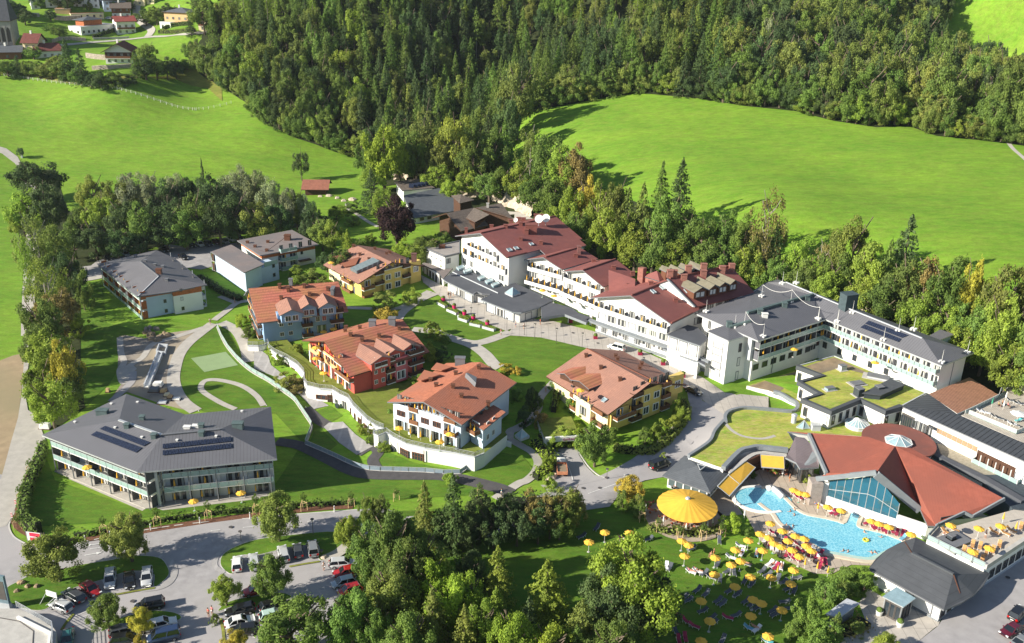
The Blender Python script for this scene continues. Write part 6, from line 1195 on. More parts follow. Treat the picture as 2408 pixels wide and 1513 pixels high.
def crown_spruce(seed,z0=.06,n=6000,ls=.017,wid=1.,ragged=.25):
    rg=np.random.default_rng(seed);nb=210;t=(np.arange(nb)+rg.uniform(0,1,nb))/nb;zb=z0+(1-z0)*t**.88;ang=rg.uniform(0,6.283,nb);ln=(.5*wid)*(1-t)**.82*(1+rg.uniform(-ragged,ragged,nb))+.012
    k=rg.choice(nb,n,p=(ln+.03)/(ln+.03).sum());s=rg.uniform(.12,1,n)**.75;x=s*ln[k];side=rg.normal(size=n)*ln[k]*.17*(1.15-s);dz=-x*.32+.16*x*s-np.abs(side)*.3+rg.normal(size=n)*.007
    C=np.stack([np.cos(ang[k])*x-np.sin(ang[k])*side,np.sin(ang[k])*x+np.cos(ang[k])*side,zb[k]+dz],1);Nn=unit(np.stack([np.cos(ang[k])*.5,np.sin(ang[k])*.5,np.ones(n)],1)+rg.normal(size=(n,3))*.5)
    return quads(C,Nn,rg.uniform(.6,1.4,n)*ls,rg)
def trunkmesh(name,seed,top,r0,mt,limbs=7,spread=.3):
    r0*=2
    rg=random.Random(seed);mb=MB();p=Vector((0,0,-.04));q=[p]
    for i in range(6):p=p+Vector((rg.uniform(-.01,.01),rg.uniform(-.01,.01),(top+.04)/6));q.append(p)
    for i in range(6):r=r0*(1-i/6.6);r2=r0*(1-(i+1)/6.6);mb.hexa([(q[i].x+r*math.cos(a),q[i].y+r*math.sin(a),q[i].z)for a in[k*1.0472 for k in range(6)]],[(q[i+1].x+r2*math.cos(a),q[i+1].y+r2*math.sin(a),q[i+1].z)for a in[k*1.0472 for k in range(6)]])
    for i in range(limbs):
        a=rg.uniform(0,6.28);s=q[2+i%4];e=s+Vector((math.cos(a)*spread,math.sin(a)*spread,rg.uniform(.15,.32)));mb.bar(s,s.lerp(e,.5)+Vector((0,0,-.02)),r0*.6);mb.bar(s.lerp(e,.5)+Vector((0,0,-.02)),e,r0*.33)
    return mb.mesh(name,mt)
TR={'b':([qmesh('crown',crown_broad(i,.14+.03*(i%3)),LEAF)for i in range(6)],[trunkmesh('trunk',i,.8,.02,BARK)for i in range(2)],'beech_tree'),
      'E':([qmesh('crown',crown_broad(20+i,.02,ncl=46,n=9500),LEAF)for i in range(4)],[trunkmesh('trunk',5,.7,.02,BARK)],'hornbeam_tree'),
      't':([qmesh('crown',crown_broad(40+i,.2,ncl=34,n=5000,ls=.018),LEAF)for i in range(3)],[trunkmesh('trunk',8,.85,.016,BARK,6,.2)],'ash_tree'),
      's':([qmesh('crown',crown_spruce(60+i),LEAF)for i in range(5)],[trunkmesh('trunk',9,.9,.018,BARK,0)],'spruce_tree'),
      'S':([qmesh('crown',crown_spruce(70+i,.38,4200),LEAF)for i in range(3)],[trunkmesh('trunk',10,.9,.016,BARKP,0)],'spruce_tree'),
      'l':([qmesh('crown',crown_spruce(80+i,.2,3400,.013,.9,.5),LEAF)for i in range(3)],[trunkmesh('trunk',11,.92,.014,BARKP,0)],'larch_tree'),
      'i':([qmesh('crown',crown_broad(90+i,.22,ncl=40,n=3600,ls=.015),LEAF)for i in range(3)],[trunkmesh('trunk',12,.85,.013,BARKP,8,.22)],'birch_tree'),
      'w':([qmesh('crown',crown_broad(100+i,.1,ncl=50,n=8500,ls=.0145),LEAF)for i in range(2)],[trunkmesh('trunk',13,.7,.02,BARK)],'willow_tree'),
      'm':([qmesh('crown',crown_broad(110+i,.15,ncl=64,n=21000,ls=.0145),LEAF)for i in range(3)],[trunkmesh('trunk',14,.8,.02,BARK,12)],'maple_tree'),
      'u':([qmesh('foliage',crown_broad(120+i,-.12,ncl=40,n=6500,ls=.021),LEAF)for i in range(3)],[trunkmesh('stem',15,.5,.02,BARK,5,.2)],'bush')}
TINT=[(.105,.165,.062),(.180,.270,.062),(.285,.375,.064),(.245,.305,.075),(.33,.37,.22),(.50,.43,.075),(.30,.26,.095),(.060,.032,.036),(.30,.41,.055)]
TW=['dark green','green','yellow green','olive green','silvery','golden yellow','brownish','dark purple','bright green']
KW={'beech_tree':'beech','hornbeam_tree':'low branched tree','ash_tree':'slender tree','spruce_tree':'spruce','larch_tree':'pale larch','birch_tree':'birch','willow_tree':'willow','maple_tree':'maple','bush':'bush'}
ORD=['first','second','third','fourth','fifth','sixth','seventh','eighth','ninth','tenth','eleventh','twelfth','thirteenth','fourteenth','fifteenth','sixteenth','seventeenth','eighteenth','nineteenth','twentieth','twenty first','twenty second','twenty third','twenty fourth','twenty fifth']
TR['o']=(TR['b'][0],TR['b'][1],'broadleaf_tree');KW['broadleaf_tree']='broadleaf tree'
CLUS={};NT={}
def plant(kind,x,y,h,w,tint,place,z=None):
    cr,tk,nm=TR[kind];z=HT(x,y)if z is None else z;i=NT[kind]=NT.get(kind,-1)+1
    o=empty(nm,(x,y,z),None,'bush' if nm=='bush' else 'tree',None,random.uniform(0,6.28));c=TINT[tint];j=[random.uniform(.82,1.2)]*3;c=tuple(a*b*random.uniform(.93,1.07)for a,b in zip(c,j))
    put(cr[0].name.split('.')[0],cr[i%len(cr)],o,sc=(w,w,h),color=c+(1,));put(tk[0].name.split('.')[0],tk[i%len(tk)],o,sc=(w,w,h)if kind!='u' else(w,w,h*.8))
    CLUS.setdefault((nm,tint,place),[]).append((proj((x,y,z))[0],o));return o
def grove(place,s):
    for w in s.split():
        p=w.split(',');u,vt,vb,wd=map(float,p[:4]);u+=20 if 'lane at the left' in place and vb>600 and u<125 else 0;wd*=.86 if 'lane at the left' in place and vb>600 else 1;kind,tn=p[4][0],int(p[4][1]);g=G((u,vb));h=ztop(g,vt,g.z)-g.z;k=FPX/(Vector(CO)-g).length;plant(kind,g.x,g.y,max(h,.8),wd/k*(1.06 if kind=='m' else 1.12),tn,place,g.z-.1)
grove('on the strip beside the lane at the left','''95,368,480,105,b0 75,440,560,80,b2 118,425,560,80,b0 88,490,690,105,i3 150,560,700,85,b1 60,540,720,50,i2 110,600,760,95,i2 170,590,720,75,b0 92,680,840,95,b1 150,670,800,95,b6 80,760,890,75,b1 130,770,900,105,b2 168,790,955,80,b5 95,830,960,90,b2 110,880,1008,105,b2 172,850,960,85,b1 140,520,650,80,b3
50,655,690,36,s0 200,620,730,50,u1 65,600,650,40,u2 75,720,790,60,b1 190,730,790,50,u2 60,480,560,55,b2''')
grove('in the wood above the upper car park','''228,408,520,62,b3 200,470,570,60,b1 250,450,570,75,b2 290,418,545,75,b3 330,392,540,85,w4 300,470,585,75,b0 362,398,540,75,i4 345,470,590,80,b1 402,418,550,75,b0 425,400,540,65,w4 395,480,590,85,b0 458,400,540,60,b0 470,440,575,80,t1 440,490,590,85,b1 490,372,540,24,s0 508,405,550,75,b0 520,460,580,75,b0 552,398,540,75,w4
575,378,540,65,w4 560,450,575,85,b0 603,383,540,65,w4 605,460,575,85,b3 640,408,545,60,w4 650,470,568,65,b0 620,500,572,60,b1 680,430,550,50,w4 700,440,545,50,b3 718,450,548,42,w4 180,520,610,65,b1 230,520,612,75,b0 280,530,610,75,b0 330,540,600,60,b0 735,470,560,44,b0''')
grove('in the gardens round the upper yellow guest house','''760,512,590,64,b3 728,505,580,50,b0 782,515,600,54,b2 820,538,622,46,s8 805,575,655,60,b1 850,560,615,46,b1 935,452,582,98,m7 905,438,530,62,b2 875,395,500,58,s0 1003,552,622,74,b1 950,560,615,48,b8 985,572,625,52,b2 745,628,672,66,u3 700,645,680,50,u2 905,680,728,66,u3 965,672,716,48,u2 910,718,768,56,u5 865,600,640,40,u1 808,600,650,46,s1
870,545,575,30,u2 900,585,620,40,u2 830,470,500,40,u1 800,480,505,40,u2 1040,600,640,40,u1 700,620,655,44,u2 820,600,650,46,b1 840,630,680,40,u2 880,590,640,48,b1 1020,560,600,46,b2 1060,570,610,40,u2 1040,540,585,40,b1 770,590,640,50,b0 790,480,520,40,u2 750,500,545,44,b0 830,500,530,34,u3 1090,560,600,34,u1 900,620,650,40,u1''')
grove('standing alone in the left meadow','710,343,425,38,t0');grove('beside the small wayside shrine','50,343,372,15,t0')
grove('in the side valley behind the farm buildings','''905,270,450,95,b8 1000,232,410,66,t3 1072,252,435,84,b2 975,300,430,70,b1 1030,330,440,60,b3 940,300,440,66,b1 1110,330,450,66,b1 1215,118,330,86,b3 1190,210,380,60,b0 1245,290,440,60,i3 1292,310,450,95,b1 1325,340,470,90,b2 1352,330,475,74,b6 1180,390,475,66,b1 1100,390,465,64,b2 1150,400,480,74,b1 1030,385,455,74,b2 1060,420,480,50,b2 880,380,455,66,b2 1220,380,480,70,b2 860,320,420,50,b1''')
grove('in the tree belt behind the hotel','''1250,400,505,74,b1 1300,415,540,84,b1 1342,430,570,74,b2 1378,402,560,62,b5 1402,420,580,64,b2 1350,480,600,64,b1 1440,410,590,62,b3 1420,480,625,74,b2 1470,440,600,64,s1 1503,428,600,64,s3 1546,378,560,64,s1 1590,372,565,84,s0 1560,450,620,84,b1 1490,520,645,84,b2 1530,520,655,84,b1 1612,470,620,84,b1 1642,500,640,74,b1 1580,560,665,84,b2 1650,560,675,84,b1 1702,488,620,84,b1 1742,500,640,64,b1
1790,438,652,84,i6 1700,560,685,84,b1 1750,570,692,74,b2 1815,520,650,54,s0 1862,555,700,64,b2 1820,600,712,64,b1 1880,600,722,84,b1 1925,560,700,64,i6 1990,503,690,94,b3 1955,570,722,74,b1 1930,620,742,74,b2 2030,560,722,84,b2 2110,503,700,88,s0 2070,560,722,64,s1 2112,600,772,94,b1 2010,640,772,84,b2 2070,650,792,84,b1 2160,580,765,84,b6 2200,620,802,84,b1 2225,590,782,74,b1 2262,600,802,54,b5 2292,640,805,64,b2
2150,680,822,84,b2 2210,700,832,84,b2 2270,700,862,84,b1 2342,610,855,115,b3 2392,590,838,94,s0 2330,690,900,94,b2 2390,700,905,100,b1 2300,760,885,84,b2 2360,790,932,94,b2 2405,800,950,90,b1 2240,760,872,80,b2 2440,680,880,100,b1 1290,480,560,60,b2 1460,500,620,60,b2 1780,590,700,60,b1''')
grove('between the parking and the bathing lawn','''820,1203,1302,58,m2 868,1160,1250,46,b3 895,1162,1250,50,b3 925,1185,1420,115,m1 1000,1130,1292,70,s3 1066,1112,1302,84,s0 1130,1150,1262,74,b0 1190,1150,1268,74,b0 1242,1148,1262,74,b6 1292,1148,1268,74,b6 1332,1140,1252,72,b3 1030,1200,1300,70,b0 1090,1200,1300,70,b0 952,1265,1462,125,m1 900,1300,1402,84,m3 1010,1300,1462,105,m8 1168,1282,1432,94,s2 1282,1315,1475,135,s2
1362,1408,1560,120,s3 1470,1262,1502,195,m8 1515,1463,1560,62,s2 1052,1340,1522,115,m8 962,1435,1600,115,m1 1132,1400,1562,84,m2 1205,1420,1600,105,m8 1092,1420,1590,90,s3 1290,1460,1610,110,m8 1430,1450,1600,110,m1 1240,1400,1540,70,s0 1130,1525,1660,110,m1 1250,1530,1680,120,m1 1360,1525,1670,120,m1 1480,1520,1660,110,m1 1010,1530,1680,110,m1 875,1225,1390,95,m1 925,1330,1500,120,m3 990,1240,1400,105,m1 1045,1290,1440,90,s2 1095,1340,1500,95,m8 1110,1290,1420,70,m0 1020,1380,1560,110,s3 890,1420,1560,80,m1 1165,1380,1530,90,s2 1060,1180,1290,80,b0 1110,1190,1290,70,b0 1160,1185,1290,80,b0 1215,1180,1285,80,b0 1265,1180,1280,80,b0 1315,1180,1270,70,b1 1345,1150,1240,60,b6 1420,1330,1520,130,m0 1530,1330,1500,120,m0 1350,1470,1600,90,s1''')
grove('on the car park islands','643,1293,1410,84,m1 690,1418,1560,195,m1 830,1373,1545,105,m1 141,1246,1368,118,m3 312,1200,1322,98,m3 257,1398,1477,74,m1 340,1423,1492,52,m5 533,1352,1426,62,m2 657,1155,1274,94,m3 560,1480,1540,60,m5 330,1480,1540,30,u5 505,1440,1470,20,u1')
grove('along the south path of the entrance building','1983,1323,1386,64,u1 1940,1353,1422,70,u1 1896,1386,1485,64,u1 2028,1330,1392,50,u1 1925,1453,1535,84,u1 1960,1438,1512,48,s1 2075,1490,1540,64,u2 2010,1455,1490,40,u3 1870,1440,1500,50,u1 1985,1370,1410,50,u1')
grove('around the lower yellow guest house','''1398,988,1098,88,m1 1330,995,1045,50,u2 1360,1005,1050,50,u8 1300,1020,1060,40,u2 1288,1065,1108,36,u8 1295,1110,1150,40,u2 1602,952,1000,34,u2 1583,965,1015,34,u2 1560,978,1028,36,u2 1538,990,1040,36,u2 1515,1000,1048,36,u1 1590,930,980,24,u2 1330,900,935,40,u1 1350,925,965,46,u1 1310,880,920,36,u1 1380,940,985,40,u1 1270,960,1000,40,u6 1260,930,960,36,u1 1480,1118,1178,64,m5 1465,1150,1195,44,u1 1500,1180,1215,40,u1 1440,1000,1040,30,u1''')
grove('beside the giant parasol','1720,1203,1248,52,u8 1500,1160,1200,24,i3 1755,1238,1262,22,u1 1560,1060,1090,20,u2')
grove('in the flower beds of the hotel park','''1012,752,790,42,u3 1035,770,800,34,u2 1050,780,806,26,u1 1010,800,850,50,u2 1040,810,850,46,u0 1190,848,875,36,u5 1215,860,880,30,u5 1060,838,865,46,u2 1090,855,880,40,u6 1250,905,960,40,u0 1235,950,1000,44,u0 1000,870,920,40,u1 1150,860,890,40,u1 1210,905,940,40,u1''')
grove('on the terrace below the red guest house','642,805,830,34,u2 655,830,860,30,u2 700,800,835,30,u2 585,760,795,36,u1 570,735,770,40,u8 680,870,915,60,u3 700,880,920,44,u6 730,880,900,36,u2 760,905,925,30,u1 850,990,1020,24,u2 875,990,1022,28,u3 905,1000,1030,26,u1 920,960,990,30,u1 875,1020,1045,26,u1 965,945,975,24,u2 900,1035,1060,34,u2 1060,1110,1140,36,u2 980,875,910,40,u2 1160,1010,1040,26,u2')
grove('at the pool deck','1770,1105,1125,18,u1 1820,1095,1118,20,u2 1905,1115,1140,26,u2 1665,1130,1150,20,u1 1600,1190,1206,14,u2')
def forest(poly,sp,fn,place,dmin=0):
    x0,x1=min(p[0]for p in poly),max(p[0]for p in poly);y0,y1=min(p[1]for p in poly),max(p[1]for p in poly);done=[];rg=random.Random(5)
    ys=y0
    row=0
    while ys<y1:
        xs=x0+(row%2)*sp*.5
        while xs<x1:
            x,y=xs+rg.uniform(-.36,.36)*sp,ys+rg.uniform(-.36,.36)*sp
            if inside((x,y),poly):
                z=HT(x,y);u,v=proj((x,y,z));
                if-40<u<2450 and v>-75:
                    e=min(math.dist((x,y),q)for q in EDGE);k=fn(u,v,e,rg)
                    if k:kind,h,w,tn=k;plant('o' if kind=='b' and u<1200 and v<200 or kind=='b' and v<120 else kind,x,y,h,w,tn,place[0 if u<place[3]else 1 if u<place[4]else 2]if v>place[5]else 'high on the slope '+place[0 if u<place[3]else 1 if u<place[4]else 2])
            xs+=sp
        ys+=sp*.88;row+=1
EDGE=[(p.x,p.y)for p in smoothline(gp('D:455,150 470,175 520,205 575,240 620,290 680,320 740,340 800,362 850,375'),3)]+[(p.x,p.y)for p in smoothline(gp('D:1210,285 1260,262 1400,235 1500,220 1640,232 1750,250 1870,262 1960,285 2060,300 2140,298 2200,320 2300,330 2420,345'),3)]
_r=random.Random(9);_d=0
for i in range(1,len(EDGE)):
    a,b=Vector(EDGE[i-1]),Vector(EDGE[i]);L=(b-a).length
    if L>60:continue
    while _d<L:
        p=a.lerp(b,_d/L);u,v=proj((p.x,p.y,HT(p.x,p.y)))
        if-40<u<2440:plant('E',p.x,p.y+1.5,_r.uniform(7,16),_r.uniform(8,12),_r.choice((1,1,3,3,0,2)),'along the edge of the %s meadow'%('left' if u<1000 else 'right'))
        _d+=_r.uniform(3.5,6.5)
    _d-=L
def fl(u,v,e,r):
    q=r.random()
    if e<7:return('E',r.uniform(13,18),r.uniform(10,13),r.choice((1,1,3,3,0,1)))
    if u>900 and v>130 and v<330 and q<.45:return('S',r.uniform(22,28),r.uniform(8,10),r.choice((0,1)))
    if v<120 and q<.33:return('l',r.uniform(18,25),r.uniform(8,10),r.choice((3,2,2)))
    if u>850:return('s',r.uniform(19,27),r.uniform(8.5,11),r.choice((0,1,1)))if q<.6 else('b',r.uniform(17,22),r.uniform(10,13),r.choice((3,1,0)))
    return('b',r.uniform(16,22),r.uniform(10,14),r.choice((3,3,1,1,0,2)))if q<.7 else('s',r.uniform(18,25),r.uniform(8,10),r.choice((0,1)))
def frr(u,v,e,r):
    q=r.random()
    if e<8:return('E',r.uniform(13,20),r.uniform(11,15),r.choice((1,3,3,0,1)))if u>1640 or q<.3 else('s',r.uniform(16,23),r.uniform(8,10),r.choice((0,1,1)))
    if u<1700:return('s',r.uniform(19,27),r.uniform(8.5,10.5),r.choice((0,1,3,1)))if q<.85 else('b',r.uniform(17,23),r.uniform(8,11),3)
    if q<.42:return('s',r.uniform(18,26),r.uniform(9,11),r.choice((0,1,1)))
    if q<.5:return('i',r.uniform(15,20),r.uniform(6,8),4)
    return('b',r.uniform(19,27),r.uniform(13,17),r.choice((3,3,1,0)))
forest(FOREST_L,8.9,fl,('at the left end of the forest','in the forest over the left meadow','in the dark middle of the forest',640,860,130));forest(FOREST_R,9.4,frr,('in the forest left of the right meadow','in the forest over the right meadow','in the forest at the right edge',1560,2060,130))
grove('in the hedgerow below the village','''20,138,180,40,b1 45,130,182,30,s0 70,140,182,36,b1 95,142,185,40,b1 122,140,188,50,b3 150,135,190,46,b1 165,90,190,44,s0 195,112,200,38,s0 185,155,200,40,b1 215,168,205,40,u0 240,165,208,50,u0 265,160,202,44,u1 322,118,185,32,s1 350,95,165,44,b3 345,135,188,50,b0 370,132,188,50,b1 395,130,188,44,b0 415,135,185,40,b0 440,135,165,36,b1 300,168,200,40,u0 0,140,178,40,b1 80,108,140,40,b1 135,128,165,36,b2''')
grove('among the village houses','''140,62,88,30,b1 125,60,80,28,b1 120,18,50,24,b0 160,-20,25,56,b0 345,22,62,50,b1 370,12,60,40,b1 400,5,50,44,b0 60,20,60,36,b0 20,-15,45,50,b0 45,5,45,40,b0 90,-10,20,30,b1 450,30,85,26,s0 520,5,60,50,b1 495,30,60,30,b1 550,20,80,50,b1 430,15,40,30,b0 470,-5,25,50,b1 270,-20,20,30,b0 305,-15,20,26,s0 210,0,25,20,u1 200,60,70,16,u2''')
_o={}
for(nm,tn,place),L in CLUS.items():
    L.sort(key=lambda t:t[0]);base='%s %s'%(TW[tn],KW[nm]);g='%ss %s'%(KW[nm].replace('beech','beech tree'),place)if nm!='bush' else 'bushes %s'%place
    for i,(u,o)in enumerate(L):
        o['group']=g
        if len(L)==1:o['label']='the %s %s'%(base,place)
        elif len(L)<=25:o['label']='%s from the left of the %ss %s'%(ORD[i],base,place)
        else:o['label']='%s among many alike %s'%(base,place)
# ================= village and farm =================
def vhouse(name,lab,st,d,h,rh,rdir,rm,wm,fl=2,oh=.9,cat='house',win='c',zo=0.,balc=False,chim=True,two=None,hip=False):
    L,R=[G(p)for p in px(st)[:2]];z=min(L.z,R.z)+zo;p0,p1=L.to_2d(),R.to_2d();e=(p1-p0).normalized();n=Vector((-e.y,e.x));W=(p1-p0).length
    B=Bld(name,lab,cat,(p0+p1)/2+n*d/2,z);Q=lambda a,b,zz:V3(p0+e*a+n*b,zz);ze=z+h
    if rdir=='a':
        F=[[Q(-oh,-oh,ze),Q(W+oh,-oh,ze),Q(W+oh-(2 if hip else 0),d/2,ze+rh),Q(-oh+(2 if hip else 0),d/2,ze+rh)],[Q(W+oh,d+oh,ze),Q(-oh,d+oh,ze),Q(-oh+(2 if hip else 0),d/2,ze+rh),Q(W+oh-(2 if hip else 0),d/2,ze+rh)]]
        if hip:F+=[[Q(-oh,-oh,ze),Q(-oh+2,d/2,ze+rh),Q(-oh,d+oh,ze)],[Q(W+oh,d+oh,ze),Q(W+oh-2,d/2,ze+rh),Q(W+oh,-oh,ze)]]
    elif rdir=='p':F=[[Q(-oh,-oh-.4,ze),Q(W/2,-oh-.4,ze+rh),Q(W/2,d+oh,ze+rh),Q(-oh,d+oh,ze)],[Q(W/2,-oh-.4,ze+rh),Q(W+oh,-oh-.4,ze),Q(W+oh,d+oh,ze),Q(W/2,d+oh,ze+rh)]]
    elif rdir=='h':t=Q(W/2,d/2,ze+rh);c=[Q(-oh,-oh,ze),Q(W+oh,-oh,ze),Q(W+oh,d+oh,ze),Q(-oh,d+oh,ze)];F=[[c[i-1],c[i],t]for i in range(4)]
    else:F=[[Q(-.15,-.15,ze),Q(W+.15,-.15,ze),Q(W+.15,d+.15,ze),Q(-.15,d+.15,ze)]]
    B.roof(F,rm,.22,DWOOD if rdir!='f' else WTRIM);B.shell([p0,p1,p1+n*d,p0+n*d],wm,z-1.5);B.f=Fac(B,p0,p1);B.g=Fac(B,p1,p1+n*d);B.l=Fac(B,p0+n*d,p0)
    if two:B.f.band('upper_wall',0,1,h*.5,h-.1,two,.03,.06)
    k=max(1,int(W/3))
    for i in range(fl):
        for F_,kk in((B.f,k),(B.l,2),(B.g,2)):F_.win(.5/kk,1-.5/kk,kk,.9+i*2.75,1.1,1.2,win,.06)
    if balc:B.f.balc(.05,.95,2.7,1.2,3,MWOOD,.9,out=.05)
    if chim:MB().prism([p0+e*W*.4+n*d*.5+Vector(q)for q in((-.4,-.4),(.4,-.4),(.4,.4),(-.4,.4))],ze,ze+rh+1.2).build('chimney',WTRIM,B.e)
    return B
SAND=mat('render_sand',(.62,.42,.22),.9,.05);STONE=mat('field_stone',(.40,.34,.28),.95,.3,1.2,.6);ORR=mat('roof_orange',(.50,.22,.10),.85,.12,1)
vhouse('chalet','dark wooden chalet with maroon roof alone above the left meadow hedgerow','h:1150,695 1440,690',12,5.4,4.0,'p',R_MAROON,WHITE,2,1.4,balc=True,two=DWOOD)
vhouse('village_house','white village house with a plain red gable roof beside the road fork','h:1275,378 1475,350',10,6.6,2.4,'a',mat('roof_brick_red',(.30,.075,.06),.8,.1,1),WHITE,2,balc=True)
B=vhouse('village_house','low modern white house with a flat terrace and brown hipped top floor','h:885,385 1255,335',9,4.2,0,'f',LGREY,WHITE,1,win='d',chim=False);c=B.e.location;p=B.f
q=[B.f.at(.2,-2.5),B.f.at(.72,-2.5),B.f.at(.72,-8.5),B.f.at(.2,-8.5)];z=B.zb+4.2;MB().prism(q,z,z+2.8).build('upper_storey',ORWOOD,B.e);r=insetp(ccw(q),-1.0);ap=V3(cnt(r),z+4.3);B.roof([[V3(r[i-1],z+2.8),V3(r[i],z+2.8),ap]for i in range(4)],R_SLATE,.2,name='upper_roof')
vhouse('village_house','village house with a grey brown roof and brown upper floor above the road','h:1218,195 1418,200',10,5.2,2.8,'a',R_OLDWOOD,WHITE,2,two=MWOOD)
vhouse('garage_row','long flat garage row with an orange roof edge in the village','h:770,188 1130,205',6,3.0,0,'f',ORR,CREAM,1,cat='garage',win='d',chim=False);vhouse('garage_row','low garden wall building with orange coping at the top left','h:600,150 760,160',5,3.0,0,'f',ORR,SAND,0,cat='garage',chim=False)
vhouse('village_house','long white village house with an orange flat roof at the top edge','h:800,70 1080,95',9,5.4,0,'f',ORR,WHITE,2,chim=False);vhouse('village_house','pale blue village house with a grey gable roof near the top edge','h:1130,128 1370,112',10,5.8,3.0,'a',R_SLATE,BLUEW,2)
vhouse('village_house','white village house with a grey gable roof, left of the two at the top','h:345,108 440,95',10,4.8,2.6,'p',R_SLATE,WHITE,1);vhouse('village_house','white village house with a grey gable roof, right of the two at the top','h:500,85 615,85',10,4.6,2.6,'p',R_SLATE,WHITE,1)
vhouse('village_house','white village house with a maroon gable roof cut by the left edge','h:-40,222 135,205',10,6.0,2.8,'a',R_MAROON,WHITE,2,balc=True);vhouse('village_house','sand yellow villa with a dark hipped roof on the right of the village','h:1790,285 2045,262',11,7.2,2.2,'h',R_SLATE,SAND,2)
vhouse('garage','small flat white garage in front of the sand yellow villa','h:1735,310 1850,305',5,3.4,0,'f',LGREY,WHITE,1,cat='garage',chim=False);vhouse('chalet','cream chalet with wooden balconies at the edge of the forest','h:2155,340 2330,348',11,7.0,3.2,'p',R_MAROON,CREAM,3,1.3,balc=True)
vhouse('village_house','cream house with a steep maroon roof beside the church','h:262,590 420,610',9,6.0,4.0,'a',R_MAROON,CREAM,2);vhouse('village_house','low house with a broad red and maroon roof behind the tall spruces','h:380,640 680,600',9,3.6,3.2,'a',R_MAROON,WHITE,1,hip=True)
vhouse('village_house','low brown house with solar panels on its slate roof below the church','h:-60,650 235,640',10,3.4,2.6,'a',R_SLATE,MWOOD,1);vhouse('village_house','small white house at the top edge beside the road','h:1465,62 1570,68',8,4.5,2.,'a',R_OLDWOOD,CREAM,1);vhouse('village_house','small cream house furthest right at the top edge','h:1590,48 1670,45',8,4.5,2.,'a',R_OLDWOOD,CREAM,1)
B=vhouse('church','grey stone church with a steep dark roof and pointed windows at the left edge','h:-260,525 150,520',14,12.5,12,'a',R_DARK,mat('church_stone',(.36,.35,.33),.95,.15,.8),0,.5,'church',chim=False,hip=True)
for i in range(7):
    p=B.f.at((i+.5)/7,.06);w=1.5;e=B.f.e;v=[V3(p-e*w/2,B.zb+3),V3(p+e*w/2,B.zb+3),V3(p+e*w/2,B.zb+8),V3(p+e*w*.3,B.zb+9),V3(p,B.zb+9.6),V3(p-e*w*.3,B.zb+9),V3(p-e*w/2,B.zb+8)];n=V3(B.f.n,0)*.1;MB().hexa([q-n for q in v],v).build('lancet_window',GLASS,B.e);B.f.band('buttress',i/7,i/7+.012,-1,10,MATS['church_stone'],.8,.8)
def wall(lab,st,h,w=.5,mt=None,name='stone_wall'):
    P=[Vector((p.x,p.y,0))for p in gp(st)];mb=MB();ridge(mb,P,w,-.6,h);return tag(mb.build(name,mt or STONE),lab,'wall')
wall('pale stone wall left of the dark wooden chalet','h:935,625 1030,640 1140,650',2.2);wall('long pale garden wall at the top left of the village','h:230,170 430,185',1.8,mt=CONC);wall('low dry stone wall along the field road','h:570,470 640,440 760,435 930,450',1.6);wall('dark garden terrace wall below the chalet','h:1000,760 1200,750 1430,735',1.8);wall('stone wall under the garages','h:590,215 700,225 880,215',2.2)
wall('low pale fence wall in front of the village houses','h:1010,430 1200,425 1400,415',.9,.25,CONC)
def hedge(lab,P,w,h,tint,dens=55,group=None,rag=.12):
    P=smoothline([Vector((p.x,p.y,0))for p in(gp(P)if isinstance(P,str)else P)],3);rg=np.random.default_rng(len(lab));C=[];Nn=[]
    for i in range(len(P)-1):
        a,b=P[i],P[i+1];L=(b-a).length;n=max(4,int(L*dens));e=(b-a).normalized();s=Vector((-e.y,e.x,0));t=rg.uniform(0,1,n);q=rg.uniform(0,2*h+w,n)
        for tt,qq in zip(t,q):
            if qq<h:o,zz,nn=-w/2,qq,(-s.x,-s.y,.2)
            elif qq<h+w:o,zz,nn=qq-h-w/2,h,(0,0,1)
            else:o,zz,nn=w/2,qq-h-w,(s.x,s.y,.2)
            p=a+(b-a)*tt+s*o;C.append((p.x,p.y,HT(p.x,p.y)+zz));Nn.append(nn)
    C=np.array(C)+rg.normal(size=(len(C),3))*rag;Nn=unit(np.array(Nn)+rg.normal(size=(len(C),3))*.45);c0=C.mean(0);c0[2]=C[:,2].min();v=quads(C-c0,Nn,rg.uniform(.16,.34,len(C)),rg)
    o=put('hedge',qmesh('hedge',v,LEAF),loc=tuple(c0),color=TINT[tint]+(1,));LOC[o]=Vector(c0);tag(o,lab,'hedge',group)
    mb=MB();ridge(mb,P,w*.7,-.2,h*.85);mb.build('branches',mat('hedge_core',(.02,.025,.012),.95),o)
hedge('tall dark hedge along the lane beside the apartment house','13:420,1240 370,1400 14:300,20 250,180 225,330 250,440 380,490',1.5,2.6,1)
hedge('young low hedge along the street in front of the apartment house','14:700,515 850,500 1100,455 1400,400 1700,345 2000,310 2403,270 24:200,255 600,225 950,215',.9,.7,1,30,rag=.3)
hedge('golden clipped hedge along the drive below the yellow guest house','33:980,1230 1150,1260 1320,1260 1450,1180 1550,1080 1640,960 1660,880 1610,800',1.2,1.5,3);hedge('clipped hedge beside the white village house','h:1010,415 1130,380 1265,335',1.2,1.8,1,25);hedge('curved dark hedge below the sand yellow villa','h:1760,330 1850,300 1950,280 2045,275',1.2,2,1,25);hedge('lower clipped hedge below the sand yellow villa','h:1720,362 1900,365 2110,355',1.2,1.8,3,25)
hedge('shrub border along the footpath above the parasol lawn','33:470,640 440,760 420,880',1.6,1.6,1,30);hedge('dense shrubs between the garage ramp and the round lawn','33:240,1180 320,1260 390,1330 380,1420 250,1500',2.2,1.6,8,40,rag=.3);hedge('dense shrubs over the garage portal','33:300,1150 420,1120 560,1110 680,1090',3,1.4,8,40,rag=.35)
